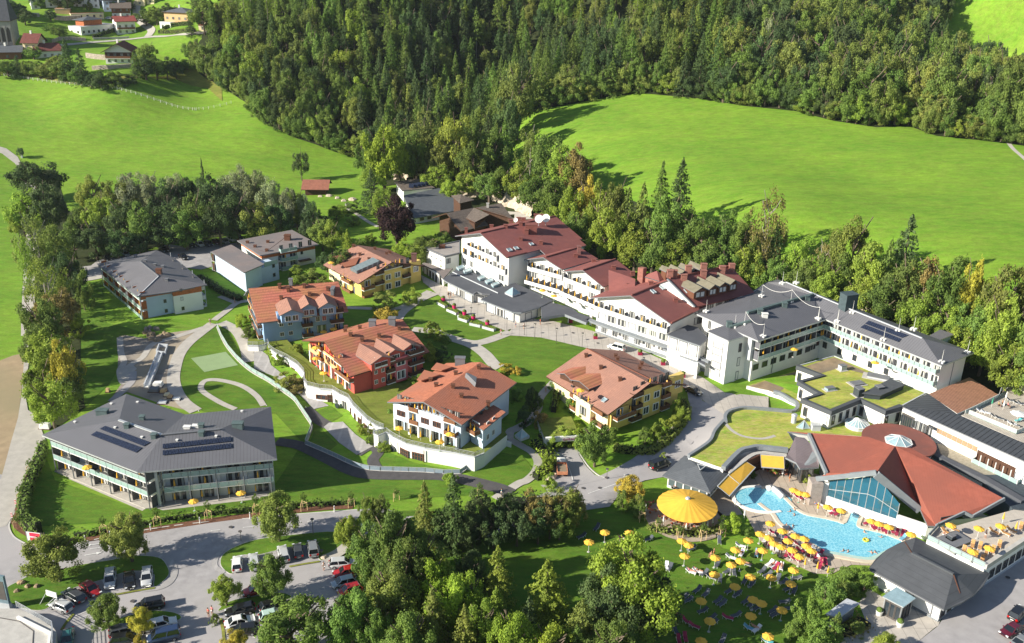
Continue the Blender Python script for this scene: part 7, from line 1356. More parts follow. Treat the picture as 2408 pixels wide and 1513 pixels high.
hedge('clipped shrub strip behind the brown roofed house','12:1860,1120 1960,1180 2080,1260 2250,1330',2,1.3,0,30);hedge('dark beech screen behind the bathing lawn','34:0,330 200,340 420,330 640,300',3,4.5,0,55,rag=.4);hedge('rose bed hedge around the cafe terrace','34:1300,440 1450,475 1650,495 1850,480 2000,440',1.2,.9,3,40,rag=.3);hedge('planted bed beside the entrance path','44:700,1420 800,1390 930,1320',3,.8,6,30,rag=.3)
# farm
B=Bld('farm_hall','large low hall with a dark slate roof and a row of tilted solar collectors','building',U(px('22:1700,400')[0],9).to_2d(),7.0)
e1,e2=zt('22:1510,560 1530,620',7)+.2,0;q=[U(px('22:1490,558')[0],e1),U(px('22:2008,464')[0],e1),U(px('22:1730,275')[0],e1+3.2),U(px('22:1395,345')[0],e1+3.2)];B.roof([q],R_SLATE,.3);q2=[U(px('22:1385,300')[0],e1+3.0),U(px('22:1690,270')[0],e1+3.0),U(px('22:1548,186')[0],e1+3.4),U(px('22:1310,215')[0],e1+3.4)];B.roof([q2],R_OLDWOOD,.3,name='upper_roof');B.shell(insetp(ccw([V3(p,0)for p in q]),.7),WHITE,6);B.shell(insetp(ccw([V3(p,0)for p in q2]),.7),WHITE,6)
f=Fac(B,q[0].to_2d()+Vector((.6,.8)),q[1].to_2d()+Vector((-.7,.8)));f.win(.12,.26,2,1.1,1.6,1.2,'B',.1)
for i in range(5):
    a=U(px('22:%d,%d'%(1470+i*38,262-i*6))[0],e1+3.6);MB().hexa([(a.x-.9,a.y-.6,a.z-.3),(a.x+.9,a.y-.6,a.z-.3),(a.x+.9,a.y+.7,a.z+.9),(a.x-.9,a.y+.7,a.z+.9)],[(a.x-.9,a.y-.65,a.z-.2),(a.x+.9,a.y-.65,a.z-.2),(a.x+.9,a.y+.65,a.z+1.0),(a.x-.9,a.y+.65,a.z+1.0)]).build('solar_panel',SOLAR,B.e)
g=gable('a:172,190','a:548,368','a:365,132','a:715,60',12.0);B=house('farm_restaurant','dark timber chalet restaurant with flowered balcony and old shingle roof','house',7,12.0,g,R_OLDWOOD,DWOOD,(2.2,1.2,1,1.2),DWOOD);f=B.FF;f.win(.15,.85,4,.8,1.1,1.2,'B',.05);f.balc(.05,.95,2.6,1.6,4,MWOOD,.9);f.win(.2,.8,3,3.2,1.1,1.2,'B',.05)
rz_=g[4].z
B.roof([[U(p,rz_+w)for p,w in zip(px('a:715,60 918,150 728,250 605,192'),(0,0,-1.6,-1.6))]],R_OLDWOOD,.25,DWOOD,'side_roof',keep=False);B.box('side_wing',[V3(p,0)for p in insetp(ccw([U(p,rz_-1)for p in px('a:715,62 918,150 728,250 605,192')]),1)],6,rz_-2.2,DWOOD)
B=Bld('farm_barn','old shingled barn with low wide roofs behind the timber chalet restaurant','barn',U(px('a:1000,120')[0],10).to_2d(),7.5);q=[U(p,rz_+.4+w)for p,w in zip(px('a:740,60 1072,0 1215,190 1240,215 1100,165'),(0,0,-2,-2.2,-1.4))];B.roof([q],R_OLDWOOD,.25,DWOOD);B.shell(insetp(ccw([V3(p,0)for p in q]),1.2),DWOOD,6.5);q=[U(p,rz_-.3+w)for p,w in zip(px('22:1840,345 1935,335 2060,385 1920,420'),(0,.6,-.6,-.8))];B.roof([q],R_OLDWOOD,.2,DWOOD,'lean_to',keep=False);B.box('lean_to_wall',[V3(p,0)for p in insetp(ccw(q),.6)],6,rz_-1.3,DWOOD)
B.vents('a:895,50',.8,.8,1.2,CONC)
vhouse('hut','brown timber hut with a reddish roof at the edge of the left meadow','22:480,345 672,338',8,2.6,2.6,'a',mat('roof_hut',(.30,.12,.08),.85,.15,1),DWOOD,0,1.3,'hut',chim=False)
vhouse('shrine','tiny white wayside shrine under a small tree in the left meadow','11:196,1480 212,1480',1.4,1.6,.8,'p',R_SLATE,WHITE,0,.3,'shrine',chim=False)
def blob(name,lab,cat,c,r,h,mt,seed=0,n=1,kind=None):
    rg=np.random.default_rng(seed);vs=[];fs=[];mb=MB()
    for k in range(n):
        o=Vector((c[0]+rg.uniform(-r,r)*(n>1),c[1]+rg.uniform(-r,r)*(n>1),0));z=HT(o.x,o.y);rr=(r if n==1 else rg.uniform(.4,1.)*r*.45);a=[6.2832*i/7+rg.uniform(-.3,.3)for i in range(7)];b=[(o.x+rr*math.cos(t)*rg.uniform(.8,1.2),o.y+rr*math.sin(t)*rg.uniform(.8,1.2),z-.2)for t in a];m=[(o.x+(p[0]-o.x)*.85,o.y+(p[1]-o.y)*.85,z+h*rg.uniform(.5,.7))for p in b];t=[(o.x+(p[0]-o.x)*.4,o.y+(p[1]-o.y)*.4,z+h*rg.uniform(.85,1.1))for p in b]
        mb.hexa(b,m);mb.hexa(m,t)
    return tag(mb.build(name,mt),lab,cat,None,kind)
ROCK=mat('pale_rock',(.50,.42,.33),.95,.25,.8,.8)
def cliff(lab,st,h,seed):
    P=smoothline([Vector((p.x,p.y,0))for p in gp(st)],4);rg=random.Random(seed);vs=[];fs=[];n=len(P);rows=6
    for i,p in enumerate(P):
        e=(P[min(i+1,n-1)]-P[max(i-1,0)]).normalized();s=Vector((e.y,-e.x,0));s=s if s.y<0 else-s
        for j in range(rows):t=j/(rows-1);k=s*(1-t)*h*.5+Vector((rg.uniform(-.5,.5),rg.uniform(-.5,.5),0));z0=HT(p.x,p.y)-1;vs.append((p.x+k.x,p.y+k.y,z0+h*t+rg.uniform(-.4,.4)))
    for i in range(n-1):
        for j in range(rows-1):a=i*rows+j;fs.append([a,a+rows,a+rows+1,a+1])
    mb=MB();mb.add(vs,fs);o=mb.build('rock_bank',ROCK);tag(o,kind='structure')
cliff('','22:1880,370 2050,350 2160,340 2250,370 2350,430',4.5,1);cliff('','32:-20,420 80,440 200,490 260,520',6,2);cliff('','22:1300,200 1400,180 1440,200',3,3);cliff('','32:560,800 640,830 700,900',4,4);cliff('','42:560,1280 640,1320 980,1400 1150,1460',4,5);cliff('','22:950,520 1080,500 1200,500',.1,6)
sheet('gravel_yard',gp('32:0,490 120,500 230,560 60,570 -60,520'),.12,LANE)
for i,(st,r,h)in enumerate((('22:700,350',1.4,.7),('22:780,370',1.2,.6),('22:920,385',1.6,.8),('22:620,355',1,.5),('22:840,395',1.1,.6),('24:655,718',.7,.5),('33:395,1490',1.4,.9),('33:430,1470',.9,.7))):c=G(px(st)[0]);o=blob('boulder','%s pale boulder %s'%(ORD[i%6],'by the rock garden hut' if i<5 else('beside the parking path','left of the garage ramp','right of the garage ramp boulder')[i-5]),'rock',c,r,h,ROCK,i)
# ================= cars =================
PAINTC=mat('car_paint',(1,1,1),.28,0,1,tint=True,coat=.8,spec=.5);CGL=glassmat('car_glass',(.012,.016,.02),.05);TYRE=mat('tyre',(.02,.02,.02),.9,.1);RIMM=mat('wheel_rim',(.45,.46,.48),.35,.05,metal=.6);LAMP=mat('headlight_glass',(.75,.78,.8),.1,0);TLAMP=mat('tail_light',(.45,.01,.01),.2,0);PLATE=mat('licence_plate',(.8,.8,.78),.5,0)
def loft(secs):
    mb=MB();vs=[]
    for x,w,a,b,k in secs:vs+=[(x,-w*.94,a),(x,-w,a+(b-a)*.35),(x,-w*k,b-.06),(x,-w*k*.82,b),(x,w*k*.82,b),(x,w*k,b-.06),(x,w,a+(b-a)*.35),(x,w*.94,a)]
    n=len(secs);fs=[[i*8+j,(i+1)*8+j,(i+1)*8+(j+1)%8,i*8+(j+1)%8]for i in range(n-1)for j in range(8)];fs+=[[0,7,6,5,4,3,2,1][::-1],[(n-1)*8+j for j in range(8)]];return mb.add(vs,[f[::-1]for f in fs])
def cartype(L,W,H,hood,cab0,cab1,r0,r1,wag=False):
    w=W/2;x0,x1=-L/2,L/2;b=H*.60
    body=loft([(x0,w*.80,.32,b*.82,.92),(x0+.18,w*.94,.22,b*.95,.95),(x0+.8,w,.2,b,.96),(0,w,.19,b,.96),(hood,w,.19,b*.97,.95),(x1-.35,w*.93,.22,b*.84,.9),(x1,w*.74,.32,b*.66,.88)]).mesh('body',PAINTC,True)
    cabin=MB();c=[(cab0,w*.90,b-.03),(cab1,w*.88,b-.05)];t=[(r0,w*.72,H-.03),(r1,w*.70,H-.02)]
    v=[(cab0,-w*.9,b-.05),(cab1,-w*.88,b-.05),(cab1,w*.88,b-.05),(cab0,w*.9,b-.05),(r0,-w*.73,H-.05),(r1,-w*.72,H-.05),(r1,w*.72,H-.05),(r0,w*.73,H-.05)];cabin.add(v,[[0,1,5,4],[1,2,6,5],[2,3,7,6],[3,0,4,7]]);gl=cabin.mesh('windows',CGL)
    rf=MB();rm=(r0+r1)/2;rf.hexa([(r0-.04,-w*.745,H-.07),(r1+.04,-w*.735,H-.07),(r1+.04,w*.735,H-.07),(r0-.04,w*.745,H-.07)],[(r0+.1,-w*.66,H),(r1-.1,-w*.65,H),(r1-.1,w*.65,H),(r0+.1,w*.66,H)])
    for sgn in(-1,1):
        for xa,xb in((cab1,r1),(cab0,r0),((cab0+cab1)/2-.1,(r0+r1)/2-.05)):rf.bar((xa,sgn*w*.89,b-.04),(xb,sgn*w*.735,H-.05),.09)
    rfm=rf.mesh('roof',PAINTC);return dict(body=body,windows=gl,roof=rfm,L=L,W=W,b=b)
CT={'h':cartype(4.1,1.76,1.50,1.0,-1.95,1.25,-1.5,.45),'e':cartype(4.7,1.82,1.50,1.2,-2.25,1.2,-1.85,.4),'s':cartype(4.6,1.82,1.44,1.1,-1.75,1.15,-1.0,.35),'u':cartype(4.6,1.88,1.72,1.2,-2.15,1.3,-1.85,.6),'v':cartype(4.9,1.92,1.92,1.5,-2.4,1.75,-2.2,1.0)}
WHM=MB();
def wheelmesh():
    mb=MB();n=14
    for y0,y1,r in((-.11,.11,.32),):mb.hexa([(r*math.cos(6.2832*i/n),y0,.32+r*math.sin(6.2832*i/n))for i in range(n)][::-1],[(r*math.cos(6.2832*i/n),y1,.32+r*math.sin(6.2832*i/n))for i in range(n)][::-1])
    return mb.mesh('wheel',TYRE)
def rimmesh():
    mb=MB();n=10;mb.hexa([(.2*math.cos(6.2832*i/n),-.125,.32+.2*math.sin(6.2832*i/n))for i in range(n)][::-1],[(.2*math.cos(6.2832*i/n),.125,.32+.2*math.sin(6.2832*i/n))for i in range(n)][::-1]);return mb.mesh('rim',RIMM)
WM,RM=wheelmesh(),rimmesh();HLM=MB().box(-.12,.12,-.2,.2,-.08,.08).mesh('headlight',LAMP);TLM=MB().box(-.06,.06,-.16,.16,-.14,.14).mesh('tail_light',TLAMP);PLM=MB().box(-.02,.02,-.26,.26,-.06,.06).mesh('number_plate',PLATE);MIR=MB().box(-.07,.07,-.1,.1,-.07,.07).mesh('mirror',PAINTC)
CC=dict(silver=(.50,.51,.52),white=(.78,.78,.77),black=(.012,.012,.014),red=(.35,.012,.014),darkgrey=(.06,.065,.075),darkblue=(.02,.04,.10),lightblue=(.35,.43,.52),teal=(.03,.14,.13),grey=(.20,.21,.22),palegreen=(.45,.60,.55),darkred=(.10,.008,.02))
def car(st,typ,col,lab,group=None):
    a,b=px(st);p,q=G(a,.5),G(b,.5);d=(q-p).to_2d().normalized();m=(p+q)/2;z=HT(m.x,m.y)+.12;T=CT[typ];kind={'h':'hatchback','e':'estate_car','s':'car','u':'suv','v':'van'}[typ]
    o=empty('parked_'+kind if typ!='s' else 'parked_car',(m.x,m.y,z),lab,'van' if typ=='v' else 'car',group,math.atan2(d.y,d.x));c=CC[col]+(1,);L,W=T['L'],T['W']
    put('body',T['body'],o,color=c);put('windows',T['windows'],o);put('roof',T['roof'],o,color=c)
    for x in(-L*.30,L*.31):
        for y in(-W/2+.08,W/2-.08):w=put('wheel',WM,o,(x,y,0));put('rim',RM,w)
    for y in(-W*.33,W*.33):put('headlight',HLM,o,(L/2-.13,y,T['b']*.68));put('tail_light',TLM,o,(-L/2+.03,y*1.02,T['b']*.78));put('mirror',MIR,o,(L*.18,y*1.62,T['b']+.05),color=c)
    put('number_plate',PLM,o,(-L/2,0,T['b']*.5));return o
def cars(rows,group):
    for st,t,c,lab in rows:car(st,t,c,lab,group)
cars([('14:1035,850 1025,1000','u','silver','silver off road car, leftmost of the three on the island bay'),('14:1205,850 1215,1010','s','black','black saloon between two silver cars'),('14:1378,835 1368,970','e','silver','silver estate at the rounded end of the island'),
      ('14:790,965 900,1055','s','red','red coupe beside the grass slope'),('14:755,1115 630,1040','e','darkgrey','dark grey estate between the red coupe and a silver hatchback'),('14:650,1205 500,1145','h','silver','silver hatchback at the left end of the row'),
      ('14:1500,1145 1300,1185','u','black','black car standing alone on the car park lane'),('14:1390,1370 1620,1310','e','white','large white car beside the yellow leaved tree'),('14:1060,1430 1280,1380','e','darkgrey','dark grey estate nearest the young trees'),('14:1060,1500 1260,1470','h','black','black hatchback at the bottom edge left'),
      ('14:1660,1430 1400,1490','v','darkblue','dark blue van at the bottom edge'),('14:5,1270 -15,1420','u','white','white car cut by the left edge'),('14:640,1420 620,1540','s','teal','teal car in the shadow at the bottom edge'),('14:2215,840 2220,715','h','white','white hatchback, leftmost in the row under the street trees'),
      ('14:2385,830 2365,690','e','silver','silver car, second in the row under the street trees'),('24:100,1000 -55,1040','s','red','red saloon behind the round tree'),('14:2350,1190 2140,1235','e','black','black estate uppermost in the right island row'),('14:2130,1345 2350,1290','s','white','white car between two black ones in the right island row'),
      ('14:2390,1390 2160,1405','e','black','black estate below the white car in the right island row'),('24:290,740 262,630','e','silver','silver estate, third in the row under the street trees'),('24:420,710 400,600','h','darkgrey','dark car, fourth in the row under the street trees'),('24:560,695 542,580','u','grey','dark grey off road car at the right end of the row'),
      ('24:730,780 930,765','e','silver','silver car with its tailgate open beside the trees'),('24:960,835 765,870','s','red','bright red car parked under the trees'),('24:930,930 745,975','h','lightblue','light blue hatchback under the trees'),('24:990,995 800,1050','h','red','second red car half hidden by a round tree'),
      ('24:90,1195 245,1140','h','black','black hatchback above the large tree at the bottom'),('24:95,1280 250,1240','h','palegreen','pale green car hidden behind the large bottom tree'),('24:980,1440 1125,1375','e','white','white car right of the tree at the bottom edge'),('24:960,1230 1090,1180','s','teal','dark green car right of the round tree')],'cars in the lower car park')
cars([('33:1075,305 935,265','u','white','white car with a roof rack on the hotel forecourt')],None);cars([('33:1665,660 1765,710','s','black','black saloon at the foot of the white tower')],None);cars([('33:1330,1395 1475,1335','v','black','black van driving up beside the slate pavilion')],None)
cars([('12:1050,880 1100,925','u','silver','silver car in the upper car park beside the dark trees'),('12:1150,878 1195,910','h','lightblue','pale blue car right of the silver one in the upper car park'),('12:980,920 1020,950','s','black','dark car in deep shade at the left of the upper car park'),('12:1835,780 1900,825','s','white','white saloon in the upper row of the upper car park'),
      ('12:1755,795 1815,830','s','black','black saloon left of the white one in the upper car park'),('12:1920,785 1975,815','h','darkgrey','dark grey car right of the white saloon'),('12:1998,768 2050,800','h','darkred','dark red car in the upper row'),('12:2080,760 2130,795','h','silver','silver car beside the dark red one'),('12:2130,735 2200,775','s','white','white saloon nearest the brown roofed house'),
      ('12:2205,730 2260,760','h','darkblue','blue car at the right end of the upper row'),('12:1680,895 1750,950','s','black','black saloon alone in the middle of the upper car park'),('12:1500,835 1555,870','s','black','black car behind the seamed grey roof')],'cars in the upper car park')
cars([('44:2300,1290 2400,1190','u','black','black car at the right edge, upper of two'),('44:2365,1350 2220,1430','s','darkred','dark red and black saloon at the right edge, lower of two'),('44:2340,1530 2440,1460','s','grey','grey car cut by the bottom right corner')],'cars at the right edge');car('h:1160,190 1215,215','s','silver','small silver car outside the village garages')
# ================= parasols, loungers, people =================
n=8;R_=.95
def canopy(op=True):
    mb=MB()
    if op:
        top=(0,0,2.4);ri=[(R_*math.cos(6.2832*i/n),R_*math.sin(6.2832*i/n),2.08)for i in range(n)]
        for i in range(n):mid=[(ri[i-1][k]+ri[i][k])/2*(.97 if k<2 else 1)-(.04 if k==2 else 0)for k in range(3)];mb.add([ri[i-1],mid,ri[i],top,(ri[i-1][0],ri[i-1][1],1.98),(mid[0],mid[1],1.95),(ri[i][0],ri[i][1],1.98)],[[0,1,3],[1,2,3],[0,4,5,1],[1,5,6,2]])
    else:mb.cyl((0,0),.20,.95,1.7,8,.13);mb.cyl((0,0),.13,1.7,2.35,8,.03)
    return mb.mesh('canopy',YELC if op else PALEYEL)
CAN,CANF=canopy(),canopy(False);POLM=MB().cyl((0,0),.03,0,2.38,6).mesh('pole',WTRIM);BASM=MB().cyl((0,0),.28,0,.08,10,.2).mesh('base',CONC);mb=MB()
for i in range(8):mb.bar((0,0,2.3),(R_*.96*math.cos(6.2832*i/8),R_*.96*math.sin(6.2832*i/8),2.04),.025)
RIBM=mb.mesh('ribs',WTRIM)
def parasol(x,y,z,lab,group,op=True,tilt=0,col=None,s=1.):
    o=empty('parasol' if op else 'folded_parasol',(x,y,z),lab,'parasol',group,random.uniform(0,6));
    if tilt:o.rotation_euler=(tilt*.5,-tilt,0)
    m=CAN if op else CANF;c=put('canopy',m,o,sc=(s,s,1)if s!=1 else None);
    if col:c.data=m.copy();c.data.materials[0]=col
    put('pole',POLM,o)
    if op:put('ribs',RIBM,o);put('base',BASM,o)
    return o
def umbs(st,place,group,z=None,op=True,hz=2.2):
    L=[]
    for uv in px(st):
        p=G(uv,hz)if z is None else U(uv,z+hz);L.append((uv,(p.x,p.y,HT(p.x,p.y)+.06 if z is None else z)))
    L.sort(key=lambda t:t[0][0])
    for i,(uv,p)in enumerate(L):parasol(p[0],p[1],p[2],'%s from the left of the %s yellow parasols %s'%(ORD[i],'open' if op else 'folded',place),group,op)
    return[p for _,p in L]
GL='yellow parasols on the bathing lawn';U1=umbs('34:897,470 750,560 1125,475 1610,550 1672,588 1635,688','in the upper left of the bathing lawn',GL);U2=umbs('34:1918,705 2225,545 2105,632 2358,638 2152,735 2065,770','in the sunny middle of the bathing lawn',GL)
U3=umbs('34:1912,860 2243,883 2100,972 1787,1105 2268,1092 2345,1127','in the shaded part of the bathing lawn',GL);U4=umbs('34:1868,1290 2247,1243 1787,1475 44:28,1440 157,1197','along the bottom of the bathing lawn',GL);U5=umbs('44:58,893 265,825 240,950','on the lawn near the round bushes',GL)
GP='yellow parasols around the pool';U6=umbs('44:50,388 160,458 282,505 365,530 ','along the pool edge on its left side',GP,.1);U7=umbs('44:35,522 215,550 385,597 432,640 -45,485','in the middle row left of the pool',GP,.1);U8=umbs('44:85,575 150,605 252,635 320,695','in the outer row left of the pool',GP,.1);U9=umbs('44:268,78 322,105 378,118 585,235 708,268','on the deck between the pool and the red roof',GP,.1);UA=umbs('44:990,365 1060,390 1152,420 1360,490','below the white bath wall right of the channel',GP,.1)
umbs('44:118,815 375,745 490,780 588,820 495,225','around the pool','folded parasols around the pool',.1,False,1.6);UT=umbs('44:1730,405 1993,435 2195,412 2090,618 1935,650','on the paved sun terrace','parasols on the sun terrace',tz2);umbs('44:2340,410 2222,322','on the paved sun terrace','folded parasols on the sun terrace',tz2,False,1.6)
for st,z,lab in(('g:720,540',3.1,'open yellow parasol on the first floor balcony of the apartment house'),('g:2110,985',.2,'open yellow parasol with people on the ground terrace of the apartment house'),('14:2250,105',.2,'tilted yellow parasol at the right end of the apartment house terrace'),('33:670,668',8.9,'open yellow parasol in the dormer loggia beside the drive'),
                   ('23:1355,1030',4,'open parasol under the left bay of the light blue house'),('23:1832,1085',6.8,'open parasol on the right balcony of the light blue house'),('23:1735,1158',4,'open parasol on the terrace of the light blue house'),('23:578,278',10,'open parasol at the left top of the red house gable'),('23:578,378',7,'open parasol at the left middle of the red house gable'),('23:650,515',4.3,'open parasol on the ground terrace of the red house'),
                   ('23:650,130',4.2,'open yellow parasol left of two before the blue house'),('23:742,102',4.2,'open yellow parasol right of two before the blue house'),('c:1455,988',9.8,'open parasol on the left arm balcony of the L shaped wing'),('d:480,332',9.8,'open parasol on the lower balcony of the right arm of the wing'),('a:1610,1135',8.7,'open parasol on the arcade roof terrace, left of two'),('a:1760,1205',8.7,'open parasol on the arcade roof terrace, right of two'),('a:665,582',11.8,'open parasol in the loggia of the tall hotel block'),('22:720,968',10,'open parasol under the left eave of the upper yellow house')):
    p=U(px(st)[0],z+2.2);parasol(p.x,p.y,z,lab,None)
_c={}
for x,y,z,lab,k in FOLD:_c.setdefault(lab,[]).append((x,y,z,k))
for lab,L in _c.items():
    for x,y,z,k in L:parasol(x,y,z,'folded yellow parasol in bay %s of the %s'%(('one','two','three','four','five','six','seven','eight','nine','ten','eleven','twelve','thirteen')[k-1],lab),'folded parasols on balconies',False)
p=U(px('d:2345,975')[0],dz+2.5);GRN=mat('green_white_canvas',(.05,.28,.16),.8,.05);o=parasol(p.x,p.y,dz,'large green and white parasol on the timber roof terrace',None,True,0,WTRIM,1.7);c=[q for q in bpy.data.objects if q.parent==o][0];c.data.materials.append(GRN);c.data.polygons.foreach_set('material_index',[1 if(i//4)%2 else 0 for i in range(len(c.data.polygons))])
for st,lab,m_ in(('d:2000,850','folded green parasol at the corner of the roof terrace',GRN),('d:2180,770','folded white parasol against the trellis of the roof terrace',WTRIM),('d:2150,880','folded white parasol among the sunbathers of the roof terrace',WTRIM)):p=U(px(st)[0],dz+1.3);parasol(p.x,p.y,dz,lab,None,False,0,m_)
for st in('34:1175,180','34:1272,275','34:1438,375','34:1645,445','34:1842,425','34:1890,390','34:2187,315','e:1465,830','e:1100,1270','e:1720,880'):p=G(px(st)[0],.9);parasol(p.x,p.y,HT(p.x,p.y),'folded white parasol around the cafe terrace','folded white parasols around the cafe',False,0,WTRIM)
def loungem(col):
    mb=MB();mb.hexa([(-.95,-.3,.34),(.25,-.3,.34),(.25,.3,.34),(-.95,.3,.34)],[(-.95,-.3,.42),(.25,-.3,.42),(.25,.3,.42),(-.95,.3,.42)]);mb.hexa([(.25,-.3,.34),(.92,-.3,.78),(.92,.3,.78),(.25,.3,.34)],[(.22,-.3,.42),(.88,-.3,.87),(.88,.3,.87),(.22,.3,.42)]);return mb.mesh('mattress',col)
LM={'g':loungem(mat('grey_mattress',(.085,.095,.115),.8,.1,3)),'r':loungem(mat('crimson_mattress',(.34,.03,.075),.8,.1,3)),'w':loungem(mat('white_towel_mattress',(.72,.72,.75),.9,.1,3)),'o':loungem(mat('teak_slats',(.55,.30,.12),.7,.15,3)),'b':loungem(mat('blue_towel_mattress',(.16,.38,.52),.9,.1,3)),'t':loungem(mat('teal_towel_mattress',(.1,.42,.45),.9,.1,3))}
mb=MB()
for x in(-.85,.15,.7):
    for y in(-.28,.28):mb.bar((x,y,0),(x+.05,y,.36),.05)
for y in(-.3,.3):mb.bar((-.98,y,.32),(.3,y,.32),.05);mb.bar((.25,y,.32),(.94,y,.76),.05)
LFM=mb.mesh('frame',WTRIM)
LN={'g':'grey','r':'crimson','w':'white towelled','o':'wooden','b':'blue towelled','t':'teal towelled'};LSEEN=[]
def lounge(uv,ang,c,place,z=None):
    p=G(uv,.35)if z is None else U(uv,z+.35);zz=HT(p.x,p.y)+.08 if z is None else z;o=empty('sun_lounger',(p.x,p.y,zz),None,'lounger','sun loungers '+place,math.radians(ang));put('mattress',LM[c],o);put('frame',LFM,o);LSEEN.append((place,c,uv,o));return o
for st,place in(('34:820,430,60g 680,510,35g 1300,537,30g 1955,552,80g 1700,622,35g','in the upper part of the bathing lawn'),('34:2150,600,160w 2160,670,60w 2300,670,70b 1935,768,60g 2060,705,150w 2200,765,150g','in the sunny middle of the bathing lawn'),('34:1468,790,80w 1495,800,60g 1690,840,150w 1752,835,150w 1815,852,40g 2030,832,40g 2090,845,85g','in a row across the bathing lawn'),
                  ('34:1880,890,150g 1960,908,75g 2188,922,60g 2255,948,50g 2350,830,40g 2400,865,30g','at the edge of the tree shade'),('34:2045,1015,40g 2120,1045,40g 1750,1005,45g 1830,1040,50g 1625,1072,30g 1665,1100,30g 1940,1105,40g 1980,1132,40g','in the deep shade of the lawn, upper rows'),('34:1800,1200,25g 2200,1110,40g 2255,1140,40g 2305,1168,40g 2108,1240,25g 2030,1262,160r 1895,1312,30g 1880,1265,30g','in the deep shade of the lawn, lower rows'),
                  ('34:1985,1465,60g 1560,1400,110g 1640,1450,90r 1575,1235,140r 1660,1305,140r 1722,1340,150r 2230,1360,150b 2300,1372,40w 1580,1470,90r 2395,1480,150t','along the bottom edge of the lawn'),('44:120,905,60g 165,940,30g 290,900,5g 270,1020,60g 212,1000,30g 180,1122,5g 70,1205,35g 88,1240,35g 235,1182,10g','on the lawn near the round bushes'),
                  ('44:275,130,130r 305,150,130r 380,160,130r 400,165,130r 600,275,150w 630,292,40r 672,302,40r 520,225,130w','between the pool and the red roof'),('44:950,388,30r 995,425,100r 1032,432,100r 1090,445,80r 1122,465,80r 1182,460,80r 1225,482,60r 1278,490,60r 1330,452,60r 1240,398,40w 1180,370,40w 1290,400,40r 1282,530,40b 1340,430,40w','below the white bath wall'),
                  ('44:75,480,150r 130,515,150g 40,580,60r 110,640,70w 200,680,60r 243,702,110r 290,722,110r 60,610,80w','in the outer rows left of the pool'),('44:250,562,140g 300,585,140r 350,602,140w 180,560,60r 160,505,120g 420,682,50r 480,705,50r 512,680,50r 330,650,140r 400,590,140r 470,640,130w','in the inner rows left of the pool'),('44:530,762,80r 510,790,60r 490,720,60w 560,750,80r 0,545,60w','at the lower end of the pool deck'),
                  ('44:40,770,40w 75,785,40w 150,800,70w 100,800,50r','on the lawn beside the pool deck')):
    t='D'
    for w in st.split():
        if ':' in w:t,w=w.split(':')
        a,b,c=w.split(',');uv=tp(t,float(a),float(b));lounge(uv,float(c[:-1]),c[-1],place)
for st,place,z in(('44:1680,470,120o 1755,450,140o 1930,590,60o 2000,605,60o 2180,590,60o 1850,640,60o 1890,665,60o 1960,690,60o 2020,730,60o 2060,660,60o 2130,470,130o 2230,480,130o 2290,455,130o 2120,640,60o 2380,420,60o','on the paved sun terrace',tz2),('d:1850,970,150w 1910,985,150w 2040,1040,150g 2090,1060,150g 2290,1145,150g 2250,1130,150w 2240,830,150g 2320,862,150g 2380,870,150g 2340,1085,20t','on the timber roof terrace',dz)):
    t='D'
    for w in st.split():
        if ':' in w:t,w=w.split(':')
        a,b,c=w.split(',');lounge(tp(t,float(a),float(b)),float(c[:-1]),c[-1],place,z)
_g={}
for place,c,uv,o in LSEEN:_g.setdefault((place,c),[]).append((uv[0],o))
for(place,c),L in _g.items():
    L.sort(key=lambda t:t[0])
    for i,(u,o)in enumerate(L):o['label']=('the only %s lounger %s'%(LN[c],place))if len(L)==1 else '%s %s lounger from the left %s'%(ORD[i],LN[c],place)
# people
def body(joints,edges,name='body',mt=None,root=0):
    m=bpy.data.meshes.new(name);m.from_pydata([j[:3]for j in joints],edges,[]);o=bpy.data.objects.new(name,m);COL.objects.link(o);s=o.modifiers.new('s','SKIN');s.use_smooth_shade=True
    for i,j in enumerate(joints):m.skin_vertices[0].data[i].radius=(j[3],j[4]if len(j)>4 else j[3]);m.skin_vertices[0].data[i].use_root=(i==root)
    sb=o.modifiers.new('b','SUBSURF');sb.levels=sb.render_levels=1;dg=bpy.context.evaluated_depsgraph_get();dg.update();me=bpy.data.meshes.new_from_object(o.evaluated_get(dg));me.name=name;me.materials.clear();me.materials.append(mt);bpy.data.objects.remove(o);return me
SKIN=mat('skin',(.52,.27,.17),.6,.08,4);CLO=mat('cloth',(1,1,1),.85,.06,4,tint=True);HAIR=mat('hair',(.06,.035,.02),.8,.2,6)
